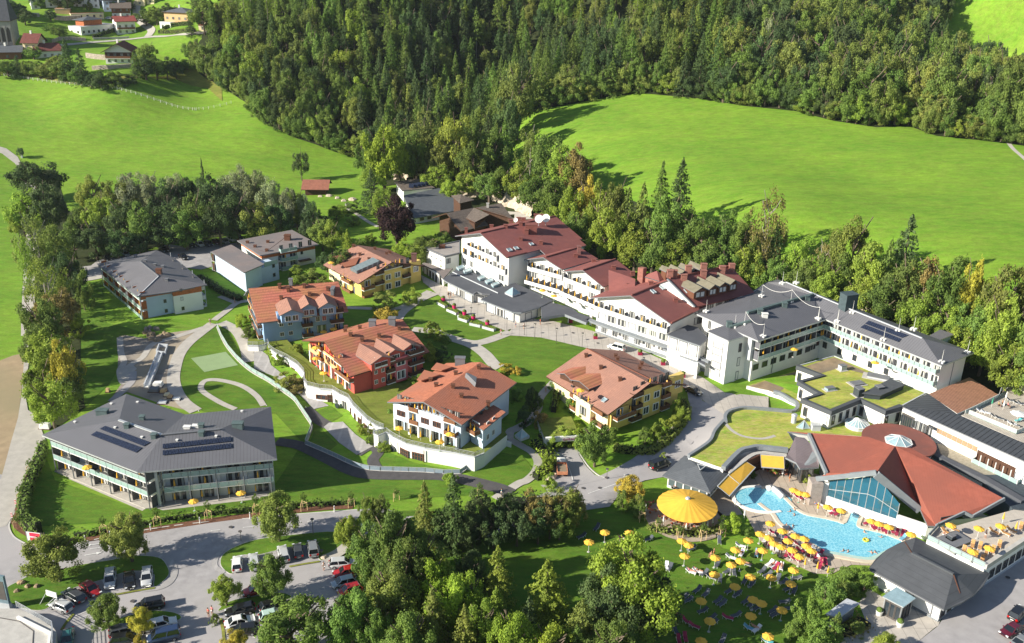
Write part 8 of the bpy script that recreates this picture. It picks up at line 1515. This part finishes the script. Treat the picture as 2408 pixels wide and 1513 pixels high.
def fig(pose):
    if pose=='stand':J=[(0,0,.95,.13,.10),(0,0,1.15,.12,.09),(0,0,1.38,.17,.10),(0,.01,1.50,.055),(0,.02,1.60,.075,.085),(0,.02,1.70,.085,.095),(.19,0,1.42,.055),(.27,.02,1.14,.042),(.29,.10,.90,.033),(.30,.13,.82,.03),(-.19,0,1.42,.055),(-.27,-.02,1.14,.042),(-.28,.06,.90,.033),(-.28,.08,.82,.03),(.09,0,.88,.095),(.11,.06,.48,.062),(.11,-.04,.08,.042),(.11,.12,.03,.04),(-.09,0,.88,.095),(-.11,-.02,.48,.062),(-.11,-.16,.09,.042),(-.11,0,.03,.04)]
    elif pose=='lie':J=[(-.05,0,.50,.13,.09),(.15,0,.50,.12,.09),(.38,0,.60,.16,.10),(.52,0,.72,.055),(.60,0,.78,.075),(.68,0,.84,.09),(.36,.19,.60,.05),(.12,.27,.48,.04),(-.08,.24,.50,.032),(-.16,.2,.5,.03),(.36,-.19,.60,.05),(.14,-.28,.5,.04),(-.06,-.26,.48,.032),(-.14,-.24,.48,.03),(-.12,.09,.49,.09),(-.5,.11,.55,.06),(-.88,.11,.47,.042),(-.95,.11,.56,.035),(-.12,-.09,.49,.09),(-.5,-.1,.49,.06),(-.9,-.1,.47,.042),(-.97,-.1,.56,.035)]
    elif pose=='sit':J=[(0,0,.52,.14,.11),(.02,0,.72,.12,.09),(.04,0,.95,.17,.10),(.03,0,1.07,.055),(.0,0,1.17,.075),(0,0,1.27,.09),(.04,.19,.98,.05),(-.1,.24,.75,.04),(-.3,.18,.66,.032),(-.36,.15,.66,.03),(.04,-.19,.98,.05),(-.1,-.24,.75,.04),(-.28,-.2,.64,.032),(-.34,-.18,.64,.03),(-.08,.1,.5,.095),(-.45,.12,.5,.062),(-.5,.12,.1,.042),(-.62,.12,.05,.035),(-.08,-.1,.5,.095),(-.44,-.14,.5,.062),(-.46,-.14,.1,.042),(-.58,-.14,.05,.035)]
    else:J=[(0,0,-.35,.13,.1),(0,0,-.15,.12,.09),(0,0,.05,.17,.1),(0,0,.18,.055),(0,.01,.26,.075),(0,.01,.36,.09),(.19,0,.05,.05),(.38,.15,.0,.04),(.5,.32,.02,.032),(.54,.38,.02,.03),(-.19,0,.05,.05),(-.36,.18,.0,.04),(-.42,.36,.02,.032),(-.43,.42,.02,.03),(.09,0,-.45,.09),(.1,-.2,-.6,.06),(.1,-.4,-.6,.04),(.1,-.5,-.6,.035),(-.09,0,-.45,.09),(-.1,-.2,-.6,.06),(-.1,-.4,-.6,.04),(-.1,-.5,-.6,.035)]
    E=[(0,1),(1,2),(2,3),(3,4),(4,5),(2,6),(6,7),(7,8),(8,9),(2,10),(10,11),(11,12),(12,13),(0,14),(14,15),(15,16),(16,17),(0,18),(18,19),(19,20),(20,21)];k=1.16
    bd=body(J,E,'body',SKIN);f=lambda idx,g:[tuple(J[i][:3])+tuple(r*k+g for r in J[i][3:])for i in idx]
    top=body(f([1,2,6,10],.012)+[tuple(Vector(J[6][:3]).lerp(Vector(J[7][:3]),.6))+(.062,),tuple(Vector(J[10][:3]).lerp(Vector(J[11][:3]),.6))+(.062,)],[(0,1),(1,2),(1,3),(2,4),(3,5)],'shirt',CLO)
    bot=body(f([0,14,18],.015)+[tuple(Vector(J[14][:3]).lerp(Vector(J[15][:3]),.55))+(.095,),tuple(Vector(J[18][:3]).lerp(Vector(J[19][:3]),.55))+(.095,)],[(0,1),(0,2),(1,3),(2,4)],'shorts',CLO)
    h=Vector(J[5][:3]);hd=(h-Vector(J[4][:3])).normalized();hm=MB();c=h+hd*.05;n1=8
    vs=[tuple(c+hd*.085)];
    for r,zz in((.07,.065),(.098,.02),(.1,-.05)):vs+=[(c.x+r*math.cos(6.2832*i/n1)*(1 if abs(hd.z)>.5 else.7),c.y+r*math.sin(6.2832*i/n1)-(.012 if pose!='lie' else 0),c.z+zz)for i in range(n1)]
    fs=[[0,1+i,1+(i+1)%n1]for i in range(n1)]+[[1+a*n1+i,1+(a+1)*n1+i,1+(a+1)*n1+(i+1)%n1,1+a*n1+(i+1)%n1]for a in range(2)for i in range(n1)];hm.add(vs,fs);return bd,top,bot,hm.mesh('hair',HAIR,True)
FIG={p:fig(p)for p in('stand','lie','sit','swim')};PC=dict(red=(.6,.03,.05),white=(.8,.8,.8),blue=(.1,.25,.6),black=(.02,.02,.02),pink=(.75,.2,.35),teal=(.1,.5,.5),green=(.2,.45,.1),orange=(.75,.25,.04),yellow=(.7,.55,.1),grey=(.3,.3,.3),bare=None)
def person(st,pose,top,bot,lab,ang=0,z=None,group=None):
    uv=px(st)[0];hh={'stand':0,'lie':.4,'sit':.6,'swim':.1}[pose];p=G(uv,hh)if z is None else U(uv,z+hh);zz=HT(p.x,p.y)+.13 if z is None else z;o=empty('person',(p.x,p.y,zz),lab,'person',group,math.radians(ang));b,t,s,h=FIG[pose];put('body',b,o)
    if PC[top]:put('shirt',t,o,color=PC[top]+(1,))
    if PC[bot]:put('shorts',s,o,color=PC[bot]+(1,))
    put('hair',h,o)
for a in[('14:1952,1275','stand','red','black','person in red walking across the car park',150),('14:1987,1255','stand','pink','white','person in pink walking beside the one in red',150),('24:655,840','stand','white','white','person in white behind the open car boot',200),('33:348,695','stand','white','grey','person in white on the path between the guest houses',20),('33:297,72','stand','red','black','person in red crossing the forecourt',100),('33:70,95','stand','white','blue','person in a light top by the arcade corner',60),
          ('33:147,112','stand','white','grey','person in white near the lamp on the plaza',200),('22:1815,1300','stand','black','black','person in black, left of the group at the arcade',30),('22:1838,1305','stand','white','grey','person in white in the middle of the group at the arcade',200),('22:1862,1285','stand','white','white','person in white at the right of the group at the arcade',90),('23:2307,170','stand','pink','white','person in pink on the park path by the planters',10),
          ('24:2312,145','stand','teal','white','person in a teal shirt on the dark path behind the bushes',90),('13:1966,68','stand','white','grey','person in white where the gravel paths meet',40),('12:2195,1355','stand','black','grey','person in dark clothes on the path by the blue house',120),('33:1592,560','stand','red','red','person in red beside the flower tub at the hotel drive',0),('34:1900,700','stand','bare','orange','person standing by a parasol on the sunny lawn',60),('24:960,500','stand','white','blue','person at the end of the parking path',60)]:person(*a)
person('44:2045,530','stand','white','white','person in a white bathrobe on the sun terrace',90,tz2);person('44:1665,490','sit','bare','white','person sitting by the glass parapet of the sun terrace',90,tz2);person('e:1805,985','stand','bare','orange','person in swimwear outside the conservatory',40)
for i,s in enumerate('44:185,140 44:232,278 44:272,310 44:272,258 44:198,403 44:225,432 44:257,412 44:922,468 44:940,535 44:1082,518 44:725,645 44:772,650 44:988,658 44:1020,658'.split()):
    person(s,'swim','bare' if i not in(5,4)else('pink' if i==5 else 'black'),'bare',['swimmer beside the white curved wall','left swimmer of the three in the upper pool','lower swimmer of the three in the upper pool','upper swimmer of the three in the upper pool','swimmer in black near the left pool edge','swimmer in pink near the left pool edge','third swimmer near the left pool edge','dark swimmer near the right pool edge','swimmer with a yellow ring in the middle of the pool','swimmer at the right side of the pool','left of the two bathers on the pale step','right of the two bathers on the pale step','left of the two bathers at the bottom rim','right of the two bathers at the bottom rim'][i],40*i,.25)
mb=MB();p=U(px('44:935,548')[0],.3);
for i in range(12):a,b=6.2832*i/12,6.2832*(i+1)/12;mb.bar((p.x+.45*math.cos(a),p.y+.45*math.sin(a),.35),(p.x+.45*math.cos(b),p.y+.45*math.sin(b),.35),.2)
tag(mb.build('swim_ring',mat('yellow_plastic',(.8,.7,.05),.4)),'yellow swim ring floating in the middle of the pool','swim ring')
for i,(s,c,d)in enumerate((('34:2160,660','blue',60),('34:2300,665','bare',70),('34:1690,830','pink',150),('34:1752,825','white',150),('34:2280,1350','bare',150),('34:1870,690','bare',60),('34:1045,530','pink',150),('34:1085,545','white',150),('34:2200,760','blue',150),('44:65,780','bare',40),('44:150,795','bare',70),('44:460,680','orange',60),('44:535,770','red',80),('44:500,735','bare',60),('44:210,665','red',60),('44:480,225','blue',130),('44:30,545','blue',60),('44:190,490','yellow',30))):
    person(s,'lie',c,'bare' if i%3 else 'black','%s from the list of sunbathers'%ORD[i%16],d)
SB=sorted([o for o in bpy.data.objects if o.get('label','').endswith('list of sunbathers')],key=lambda o:proj(o.location)[0])
for i,o in enumerate(SB):o['label']='sunbather lying down on the lawn or pool deck, %s counted from the left'%ORD[i];o['group']='sunbathers'
for i,s in enumerate('d:2080,880 d:2130,860 d:2200,890'.split()):person(s,'sit',('green','bare','pink')[i],'black',('person in green','person in swimwear','person in pink')[i]+' sitting on the timber roof terrace',180,dz)
# ================= street furniture =================
def lamp(st,lab,group='lamps along the forecourt'):
    t,b=px(st);p=G(b);h=ztop(p,t[1],p.z)-p.z;o=empty('street_lamp',tuple(p),lab,'lamp',group);MB().cyl(p,.06,p.z,p.z+h,8,.04).build('pole',DFRAME,o);MB().cyl(p,.30,p.z+h,p.z+h+.12,12,.34).build('lamp_head',DFRAME,o);MB().cyl(p,.16,p.z+h-.18,p.z+h,10,.2).build('lamp_glass',WTRIM,o)
for st,lab in(('33:250,62 247,202','tall lamp at the corner of the park lawn'),('33:450,105 446,245','flagless thin lamp post in the middle of the forecourt edge'),('33:690,148 684,280','lamp behind the roof of the yellow guest house'),('33:150,85 150,168','short lamp left of the park lawn corner'),('22:1828,1265 1828,1395','lamp between the pink tubs'),('a:683,1370 680,1505','second lamp among the pink tubs'),('23:2368,10 2362,125','lamp at the lower end of the row of troughs'),('33:1257,375 1252,430','lamp behind the dark roof slope by the drive')):lamp(st,lab)
lamp('24:546,358 553,502','black street lamp on the grass above the parked cars',None);lamp('14:2250,472 2253,562','thin black lamp post at the street bend',None);lamp('14:1325,555 1310,700','black street lamp behind the left street tree',None);lamp('24:630,650 632,690','low white bollard lamp beside the dark car',None)
lamp('33:912,1405 912,1500','pale lamp post at the mouth of the garage ramp',None)
def tub(st,lab,group,col,sq=False):
    p=G(px(st)[0]);o=empty('flower_tub',tuple(p),lab,'planter',group)
    if sq:MB().prism([(p.x-.5,p.y-.5),(p.x+.5,p.y-.5),(p.x+.5,p.y+.5),(p.x-.5,p.y+.5)],p.z,p.z+.9).build('pot',col,o)
    else:MB().cyl(p,.42,p.z,p.z+1.0,14,.62).build('pot',col,o)
    rg=np.random.default_rng(3);C=unit(rg.normal(size=(420,3)))*np.array([.52,.52,.45])+np.array([0,0,1.15]);v=quads(C,unit(C-np.array([0,0,1.15])),rg.uniform(.07,.14,420),rg);put('shrub',qmesh('shrub',v,LEAF),o,color=TINT[1]+(1,))
PINK=mat('pink_glaze',(.72,.03,.17),.4,.05);CRIM=mat('crimson_glaze',(.30,.02,.06),.5,.05);WPOT=mat('white_glaze',(.78,.77,.74),.4,.03)
for i,s in enumerate('a:315,1280 a:458,1378 a:592,1462 a:708,1520 23:2180,75'.split()):tub(s,'%s round pink tub with a clipped shrub from the upper end of the forecourt'%ORD[i],'round pink tubs along the forecourt',PINK)
for i,s in enumerate('33:580,48 b:228,1195 b:810,1405 33:1432,442 33:1617,555'.split()):tub(s,'%s square crimson tub with a clipped shrub from the left along the drive'%ORD[i],'square crimson tubs along the hotel drive',CRIM,True)
tub('44:1055,1250','white urn left of the glass porch','white urns at the entrance',WPOT);tub('44:1247,1355','white urn right of the glass porch','white urns at the entrance',WPOT)
for i,s in enumerate('a:250,1318,355,1372 a:375,1408,500,1462 a:520,1490,630,1545 23:1915,20,2000,48 23:2020,70,2120,92 23:2140,100,2250,130'.split()):
    t,w=s.split(':');a=list(map(float,w.split(',')));A,C=G(tp(t,a[0],a[1])),G(tp(t,a[2],a[3]));z=min(A.z,C.z);e=(C-A).to_2d().normalized();n=Vector((-e.y,e.x))*.55;r=[A.to_2d()-n,C.to_2d()-n,C.to_2d()+n,A.to_2d()+n];m=(A+C)/2;o=empty('plant_trough',(m.x,m.y,z),'%s long grey plant trough from the upper end of the lawn edge'%ORD[i],'planter','grey plant troughs on the lawn edge');MB().prism(r,z,z+.75).build('trough',LGREY,o);rg=np.random.default_rng(i);k=260;L=(C-A).length;C_=np.stack([rg.uniform(-L/2,L/2,k)*e.x+rg.uniform(-.4,.4,k)*-e.y,rg.uniform(-L/2,L/2,k)*0+rg.uniform(-.1,.1,k),rg.uniform(.7,1.0,k)],1);tt=rg.uniform(-L/2,L/2,k);sd_=rg.uniform(-.45,.45,k);C_=np.stack([tt*e.x-sd_*e.y,tt*e.y+sd_*e.x,rg.uniform(.72,1.05,k)],1);put('plants',qmesh('plants',quads(C_,unit(rg.normal(size=(k,3))*.4+np.array([0,0,1])),rg.uniform(.1,.2,k),rg),LEAF),o,color=TINT[2]+(1,))
def young(st,lab,group):
    t,b=px(st);p=G(b);h=ztop(p,t[1],p.z)-p.z;o=empty('young_tree',tuple(p),lab,'tree',group);put('crown',TR['t'][0][0],o,(0,0,h*.35),sc=(1.3,1.3,h*.65),color=TINT[1]+(1,));MB().cyl(p,.05,p.z,p.z+h*.8,6,.02).build('trunk',BARK,o)
    for i in range(3):a=2.1*i;q=Vector((p.x+.7*math.cos(a),p.y+.7*math.sin(a),p.z));MB().cyl(q,.06,q.z,q.z+1.9,6).build('stake',mat('pale_stake',(.66,.48,.25),.8),o)
    mb=MB();Q=[Vector((p.x+.7*math.cos(2.1*i),p.y+.7*math.sin(2.1*i),p.z+1.75))for i in range(3)];[mb.bar(Q[i-1],Q[i],.08)for i in range(3)];mb.build('cross_bar',MATS['pale_stake'],o)
for i,s in enumerate('14:960,310,972,495 14:1460,235,1470,415 14:1925,165,1945,358 14:2385,110,2392,300 24:15,100,20,320 24:455,90,465,275 24:905,85,905,240 24:1325,60,1325,175 24:2108,5,2105,140'.split()):t,w=s.split(':');a=w.split(',');young('%s:%s,%s %s,%s'%(t,a[0],a[1],a[2],a[3]),'%s staked young tree from the left on the verge'%ORD[i],'staked young trees on the verge')
for i,s in enumerate('14:185,20,200,190 14:165,300,170,450 13:270,1310,290,1460 34:1225,180,1228,370 34:1380,330,1385,460 34:1578,400,1580,530 34:1795,370,1795,545 34:1968,370,1970,515'.split()):t,w=s.split(':');a=w.split(',');young('%s:%s,%s %s,%s'%(t,a[0],a[1],a[2],a[3]),('%s staked sapling from the left %s'%(ORD[i if i<3 else i-3],'beside the lane hedge' if i<3 else 'round the cafe terrace')),'staked saplings %s'%('beside the lane' if i<3 else 'round the cafe'))
for i,s in enumerate('14:800,572 14:1033,528 14:1410,462 14:1870,398 14:2338,352 24:752,290'.split()):p=G(px(s)[0]);o=empty('marker_post',tuple(p),'%s white marker post from the left along the kerb'%ORD[i],'post','white marker posts along the kerb');MB().cyl(p,.12,p.z,p.z+1.4,8,.1).build('post',WTRIM,o);MB().cyl(p,.125,p.z+1.1,p.z+1.2,8).build('band',DFRAME,o)
for i,s in enumerate('14:115,345 14:150,225 13:340,1300'.split()):p=G(px(s)[0]);o=empty('warning_post',tuple(p),('lower','middle','upper')[i]+' red and white warning post on the lane kerb','post','warning posts on the lane');MB().prism([(p.x-.15,p.y-.05),(p.x+.15,p.y-.05),(p.x+.15,p.y+.05),(p.x-.15,p.y+.05)],p.z+.1,p.z+1.2).build('board',WTRIM,o);[MB().prism([(p.x-.16,p.y-.06),(p.x+.16,p.y-.06),(p.x+.16,p.y+.06),(p.x-.16,p.y+.06)],p.z+.3+k*.35,p.z+.45+k*.35).build('stripe',mat('signal_red',(.6,.02,.03),.6),o)for k in range(3)];MB().cyl(p,.2,p.z,p.z+.12,8).build('foot',DFRAME,o)
# banner on the corner of the hedge
a,b=U(px('14:258,560')[0],.1),U(px('14:392,577')[0],.1);o=empty('banner',tuple((a+b)/2),'red and white banner at the street corner under the hedge','banner');e=(b-a).to_2d().normalized();n=Vector((e.y,-e.x));up=1.9
def plate(p0,p1,z0,z1,mt,nm,off=0.,th=.05):q=[p0+n*off,p1+n*off,p1+n*(off-th),p0+n*(off-th)];return MB().prism(q,z0,z1).build(nm,mt,o)
a2,b2=a.to_2d(),b.to_2d();plate(a2,b2,.2,up+.2,WTRIM,'cloth');plate(a2.lerp(b2,.22),a2.lerp(b2,.96),.32,up+.08,mat('banner_red',(.72,.03,.08),.6),'red_field',.02);plate(a2.lerp(b2,.24),a2.lerp(b2,.84),1.0,1.28,mat('banner_pale',(.85,.55,.60),.6),'lettering_band',.04)
for q in(a2,b2):MB().cyl(q,.05,0,2.2,6).build('post',METAL,o)
# pylon sign and hoarding at the lower left, raised ramp
p=G(px('14:60,1180')[0]);o=empty('sign_pylon',tuple(p),'tall blue grey sign pylon at the left edge','sign');h=ztop(p,px('14:20,870')[0][1],0);MB().prism([(p.x-1.1,p.y-.2),(p.x+.9,p.y-.6),(p.x+1.0,p.y-.2),(p.x-1.0,p.y+.2)],1.0,h).build('panel',mat('blue_grey_panel',(.17,.24,.28),.4),o);MB().prism([(p.x-.9,p.y-.35),(p.x+.95,p.y-.7),(p.x+1.05,p.y-.1),(p.x-.9,p.y+.3)],0,1.2).build('base',LGREY,o);MB().prism([(p.x-.7,p.y-.32),(p.x+.7,p.y-.6),(p.x+.7,p.y-.55),(p.x-.7,p.y-.27)],h-4.5,h-1).build('dark_field',DFRAME,o)
q0,q1=G(px('14:370,1155')[0]),G(px('14:425,1165')[0]);o=empty('notice_board',tuple((q0+q1)/2),'white notice board on two slanting posts in the grass','sign');A_,C_=U(px('14:432,1040')[0],3.4),U(px('14:530,1070')[0],3.4);mb=MB();mb.bar(q0,A_,.08);mb.build('post',METAL,o);mb=MB();mb.bar(q1,C_,.08);mb.build('post',METAL,o);mb=MB();mb.bar(A_,C_,.12,1.0);mb.build('board',WTRIM,o)
dq=[U(p,2.2)for p in px('14:-300,1190 150,1190 300,1240 500,1370 528,1410 515,1600 -300,1600')];B=Bld('ramp_deck','raised concrete ramp deck with a steel railing in the lower left corner','ramp',cnt(dq),0);MB().prism(dq,-.5,2.2).build('deck',CONC,B.e);rail(B.e,[U(p,2.3)for p in px('14:155,1175 495,1365 490,1560')],None,1.1,1.6,bars=4);mb=MB();P=[Vector((p.x,p.y,0))for p in(U(px('14:165,1270')[0],2.4),U(px('14:470,1420')[0],2.4),U(px('14:450,1560')[0],2.4))];ridge(mb,P,.35,2.2,2.6,zf=0);mb.build('kerb',WTRIM,B.e);P=[Vector((p.x,p.y,0))for p in(U(px('14:-50,1260')[0],2.4),U(px('14:180,1300')[0],2.4),U(px('14:310,1390')[0],2.4),U(px('14:300,1560')[0],2.4))];mb=MB();ridge(mb,P,.12,2.2,2.26,zf=0);mb.build('joint',DFRAME,B.e)
# garage portal
a,b=G(px('33:365,1235')[0]),G(px('33:640,1215')[0]);zg0=min(a.z,b.z)-.1;e=(b-a).to_2d().normalized();n=Vector((-e.y,e.x));A2,B2v=a.to_2d(),b.to_2d();B=Bld('garage_portal','garage portal with a white lintel under the shrubs and a dark ramp inside','portal',(A2+B2v)/2,zg0);tz_=zg0+2.9
MB().prism([A2-e*.5,B2v+e*.5,B2v+e*.5+n*.5,A2-e*.5+n*.5],tz_-.8,tz_+.3).build('lintel',WHITE,B.e);MB().prism([A2-e*.6,A2,A2+n*9,A2-e*.6+n*9],zg0-1,tz_).build('side_wall',WHITE,B.e);MB().prism([B2v,B2v+e*.6,B2v+e*.6+n*9,B2v+n*9],zg0-1,tz_).build('side_wall',WHITE,B.e)
MB().prism([A2-e*.6+n*.4,B2v+e*.6+n*.4,B2v+e*.6+n*9,A2-e*.6+n*9],tz_-.4,tz_+.1).build('roof_slab',TERRG,B.e);MB().prism([A2+n*8.5,B2v+n*8.5,B2v+n*9,A2+n*9],zg0-1,tz_).build('back_wall',DFRAME,B.e);sheet('road',[A2-n*1,B2v-n*1,B2v+n*8.5,A2+n*8.5],.0,ASPHD,h=zg0+.25)
tc_=bpy.data.curves.new('lettering','FONT');tc_.body='GARAGE';tc_.size=.8;tc_.extrude=.02;to=bpy.data.objects.new('lettering',tc_);COL.objects.link(to);dgx=bpy.context.evaluated_depsgraph_get();dgx.update();tm=bpy.data.meshes.new_from_object(to.evaluated_get(dgx));bpy.data.objects.remove(to);tm.materials.append(mat('plum_letters',(.25,.04,.12),.6));tm.transform(Matrix.Rotation(math.pi/2,4,'X'));tq=A2.lerp(B2v,.5)-n*.05;lo=LOC[B.e];put('lettering',tm,B.e,(tq.x-lo.x,tq.y-lo.y,tz_-.6-lo.z),math.atan2(e.y,e.x))
# small tipper truck on the ramp
a,b=G(px('33:500,1475')[0]),G(px('33:490,1385')[0]);o=empty('tipper_truck',tuple((a+b)/2),'small tipper truck with an orange load bed on the garage ramp','truck',None,math.atan2((b-a).y,(b-a).x));TO=mat('orange_steel',(.62,.26,.14),.6);mb=MB().box(-2.4,1.2,-1.05,1.05,.8,.95);[mb.box(*q)for q in((-2.4,1.2,-1.05,-.97,.95,1.5),(-2.4,1.2,.97,1.05,.95,1.5),(-2.4,-2.32,-.97,.97,.95,1.5),(1.12,1.2,-.97,.97,.95,1.6))];put('load_bed',mb.mesh('load_bed',TO),o);put('load',MB().box(-2.2,.9,-.9,.9,.95,1.25).mesh('load',SOIL),o);put('cab',loft([(1.3,.95,.5,2.1,.9),(2.0,.98,.4,2.2,.85),(2.9,.95,.4,1.5,.9)]).mesh('cab',WTRIM,True),o);put('windscreen',MB().hexa([(2.1,-.8,2.05),(2.1,.8,2.05),(2.75,.82,1.55),(2.75,-.82,1.55)][::-1],[(2.15,-.8,2.12),(2.15,.8,2.12),(2.8,.82,1.62),(2.8,-.82,1.62)][::-1]).mesh('windscreen',CGL),o)
for x in(-1.5,2.0):
    for y in(-.9,.9):put('wheel',WM,o,(x,y,0),sc=(1.2,1.2,1.2))
# works: channel, crates, boards
c=[G(p)for p in px('13:1350,655 1395,668 1520,350 1475,350')];z=.45
B=Bld('concrete_channel','long pale concrete channel lying in the excavated ground','channel',cnt(c),0);A_,C_=(c[0]+c[1])/2,(c[2]+c[3])/2;hd=[G(p)for p in px('13:1465,345 1545,355 1568,285 1490,278')]
for q,r in((c[0],c[3]),(c[1],c[2])):mb=MB();ridge(mb,[Vector((q.x,q.y,0)),Vector((r.x,r.y,0))],.3,-.2,.9);mb.build('side_wall',LGREY,B.e)
mb=MB();ridge(mb,[Vector((A_.x,A_.y,0)),Vector((C_.x,C_.y,0))],1.3,-.1,.3);mb.build('floor',WTRIM,B.e);mb=MB();ridge(mb,[Vector((p.x,p.y,0))for p in hd+[hd[0]]],.3,-.2,1.0);mb.build('head_wall',LGREY,B.e)
for i,(st,w,d_,h,m_,nm,lab)in enumerate((('13:1480,645',2.2,1.6,1.1,WTRIM,'covered_pile','white sheeted pile of building material'),('13:1440,690',2.4,1.6,.9,TRIM,'machine_trailer','dark trailer with material beside the sheeted pile'),('13:1530,700',1.2,1.2,.9,SAND,'pallet_stack','upper stack of pallets on the site'),('13:1560,735',1.3,1.0,.7,CREAM,'pallet_stack','middle stack of boards on the site'),('13:1590,750',1.0,1.4,.6,SAND,'pallet_stack','lower stack of boards on the site'),('13:1650,770',1.8,1.2,.5,WTRIM,'plastic_sheet','crumpled pale plastic by the dark path'),('13:1520,800',2.2,1.6,.4,LGREY,'sheet_metal_stack','flat grey stack behind the seamed roof'),('13:650,720',2.4,1.6,1.8,WTRIM,'site_container','white and red tarpaulined pile under the trees'),('13:1010,695',.8,.8,.9,SAND,'crate','small wooden crate in the dark ground'),('13:428,1035',2.4,1.4,1.3,WTRIM,'roadwork_sign','white and red panel behind the eave by the lane'))):
    p=G(px(st)[0]);o=empty(nm,tuple(p),lab,nm.replace('_',' ').split()[-1]);rg=random.Random(i);r=[(p.x+sx*w/2*rg.uniform(.85,1.1),p.y+sy*d_/2*rg.uniform(.85,1.1))for sx,sy in((-1,-1),(1,-1),(1,1),(-1,1))];MB().hexa([(q[0],q[1],p.z)for q in r],[(p.x+(q[0]-p.x)*.85,p.y+(q[1]-p.y)*.85,p.z+h*rg.uniform(.8,1.15))for q in r]).build('cover' if 'W' else 'cover',m_,o);MB().prism([(q[0],q[1])for q in insetp([Vector(v)for v in r],-.15)],p.z-.1,p.z+.15).build('pallet',DWOOD,o)
blob('soil_heap','long brown soil heap along the upper edge of the works','heap',G(px('13:1450,170')[0]),3.2,.8,SOIL,4,8);blob('soil_heap','small grey soil heap below the pale blue guest house','heap',G(px('13:1400,130')[0]),1.8,.8,SOILG,5,5);blob('soil_heap','brown soil heap at the left end of the car park island','heap',G(px('14:270,970')[0]),2.0,.6,SOIL,6,6)
# pasture fence
fp=[G(p)for p in px('11:40,712 175,730 310,752 440,770 570,785 700,800 890,818 1050,830 1180,860 1320,900 1500,960 1660,1010 1800,1032 1860,1030 2000,1012 2160,970')];fp=smoothline(fp,3);o=empty('pasture_fence',tuple(fp[0]),'thin white pasture fence crossing the left meadow','fence');PM=MB().box(-.07,.07,-.07,.07,0,1.25).mesh('fence_post',WTRIM)
for p in fp:put('fence_post',PM,o,tuple(Vector((p.x,p.y,HT(p.x,p.y)))-fp[0]))
mb=MB();[mb.bar(fp[i]+Vector((0,0,k)),fp[i+1]+Vector((0,0,k)),.035)for i in range(len(fp)-1)for k in(.6,1.1)];mb.build('wires',WTRIM,o)
for i,(st,r)in enumerate((('a:1562,248 1560,300',1.25),('a:1657,225 1650,290',1.25),('a:1257,245 1257,262',.7))):
    p,nn=HA.hit(px(st)[1]);o=empty('satellite_dish',tuple(p),('left large','right large','small')[i]+' white satellite dish on the tall hotel roof','dish','satellite dishes');h=2.2 if i<2 else 1;MB().cyl(p,.09,p.z-.3,p.z+h,8).build('mast',METAL,o);c=p+Vector((0,0,h));ax=Vector((-.25,-.85,.45)).normalized();u1=ax.cross(Vector((0,0,1))).normalized();u2=u1.cross(ax);k=16;v=[tuple(c-ax*.25)]
    for rr,dd in((.5,-.17),(1,.05)):v+=[tuple(c+ax*dd+(u1*math.cos(6.2832*j/k)+u2*math.sin(6.2832*j/k))*r*rr)for j in range(k)]
    m=MB();m.add(v,[[0,1+j,1+(j+1)%k]for j in range(k)]+[[1+j,1+k+j,1+k+(j+1)%k,1+(j+1)%k]for j in range(k)]);m.build('dish',WTRIM,o,True);m=MB();m.bar(c,c+ax*r*.8,.05);m.build('feed_arm',METAL,o)
# cafe tables
TBL=MB().cyl((0,0),.42,.70,.74,12).mesh('table_top',mat('terracotta_table',(.45,.16,.08),.6));TLG=MB().cyl((0,0),.05,0,.7,6).mesh('leg',METAL);CHM=MB().box(-.22,.22,-.22,.22,.42,.47).box(-.22,.22,.19,.23,.47,.9).mesh('seat',mat('wicker_red',(.36,.12,.07),.8));mb=MB();[mb.box(x-.02,x+.02,y-.02,y+.02,0,.42)for x in(-.2,.2)for y in(-.2,.2)];CLG=mb.mesh('legs',METAL)
TPL=[('34:%d,%d'%(1330,270),0),('34:1440,325',0),('34:1535,370',0),('34:1645,405',0),('34:1745,405',0),('e:1575,845',0),('e:1650,860',0),('e:1740,860',0),('e:320,1045',0),('e:470,1070',0),('e:620,1110',0),('34:1310,200',0)]
for i,(s,_)in enumerate(TPL):
    p=G(px(s)[0],.7);z=HT(p.x,p.y)+.14;o=empty('cafe_table',(p.x,p.y,z),'round terracotta cafe table, %s from the left on the cafe terraces'%ORD[i],'table','round cafe tables');put('table_top',TBL,o);put('leg',TLG,o)
    for j in range(3):a=i+2.1*j;q=empty('cafe_chair',(p.x+.75*math.cos(a),p.y+.75*math.sin(a),z),'reddish cafe chair beside a round terracotta table','chair','chairs at the cafe tables',a-math.pi/2);put('seat',CHM,q);put('legs',CLG,q)
_L=sorted([o for o in bpy.data.objects if o.get('group')=='round cafe tables'],key=lambda o:proj(o.location)[0])
for i,o in enumerate(_L):o['label']='round terracotta cafe table, %s from the left on the cafe terraces'%ORD[i]

for o in bpy.data.objects:
    l=o.get('label')
    if l and len(l.split())>16:
        w=l.split()
        for k in('the','a','yellow','and','of','under','house'):
            while len(w)>16 and k in w[1:]:i=len(w)-1-w[::-1].index(k);w.pop(i)
        o['label']=' '.join(w[:16])

hz=MB().box(-2700,2700,-60,3500,float(ZG.min())-1,float(ZG.max())+40).build('haze',None)
hm_=bpy.data.materials.new('haze_air');hm_.use_nodes=True;t=hm_.node_tree;t.nodes.clear();pv=t.nodes.new('ShaderNodeVolumePrincipled');pv.inputs['Density'].default_value=.00006;pv.inputs['Color'].default_value=(.82,.90,1,1);pv.inputs['Anisotropy'].default_value=.3;ov=t.nodes.new('ShaderNodeOutputMaterial');t.links.new(pv.outputs[0],ov.inputs['Volume']);hz.data.materials.clear();hz.data.materials.append(hm_);hz['kind']='stuff'
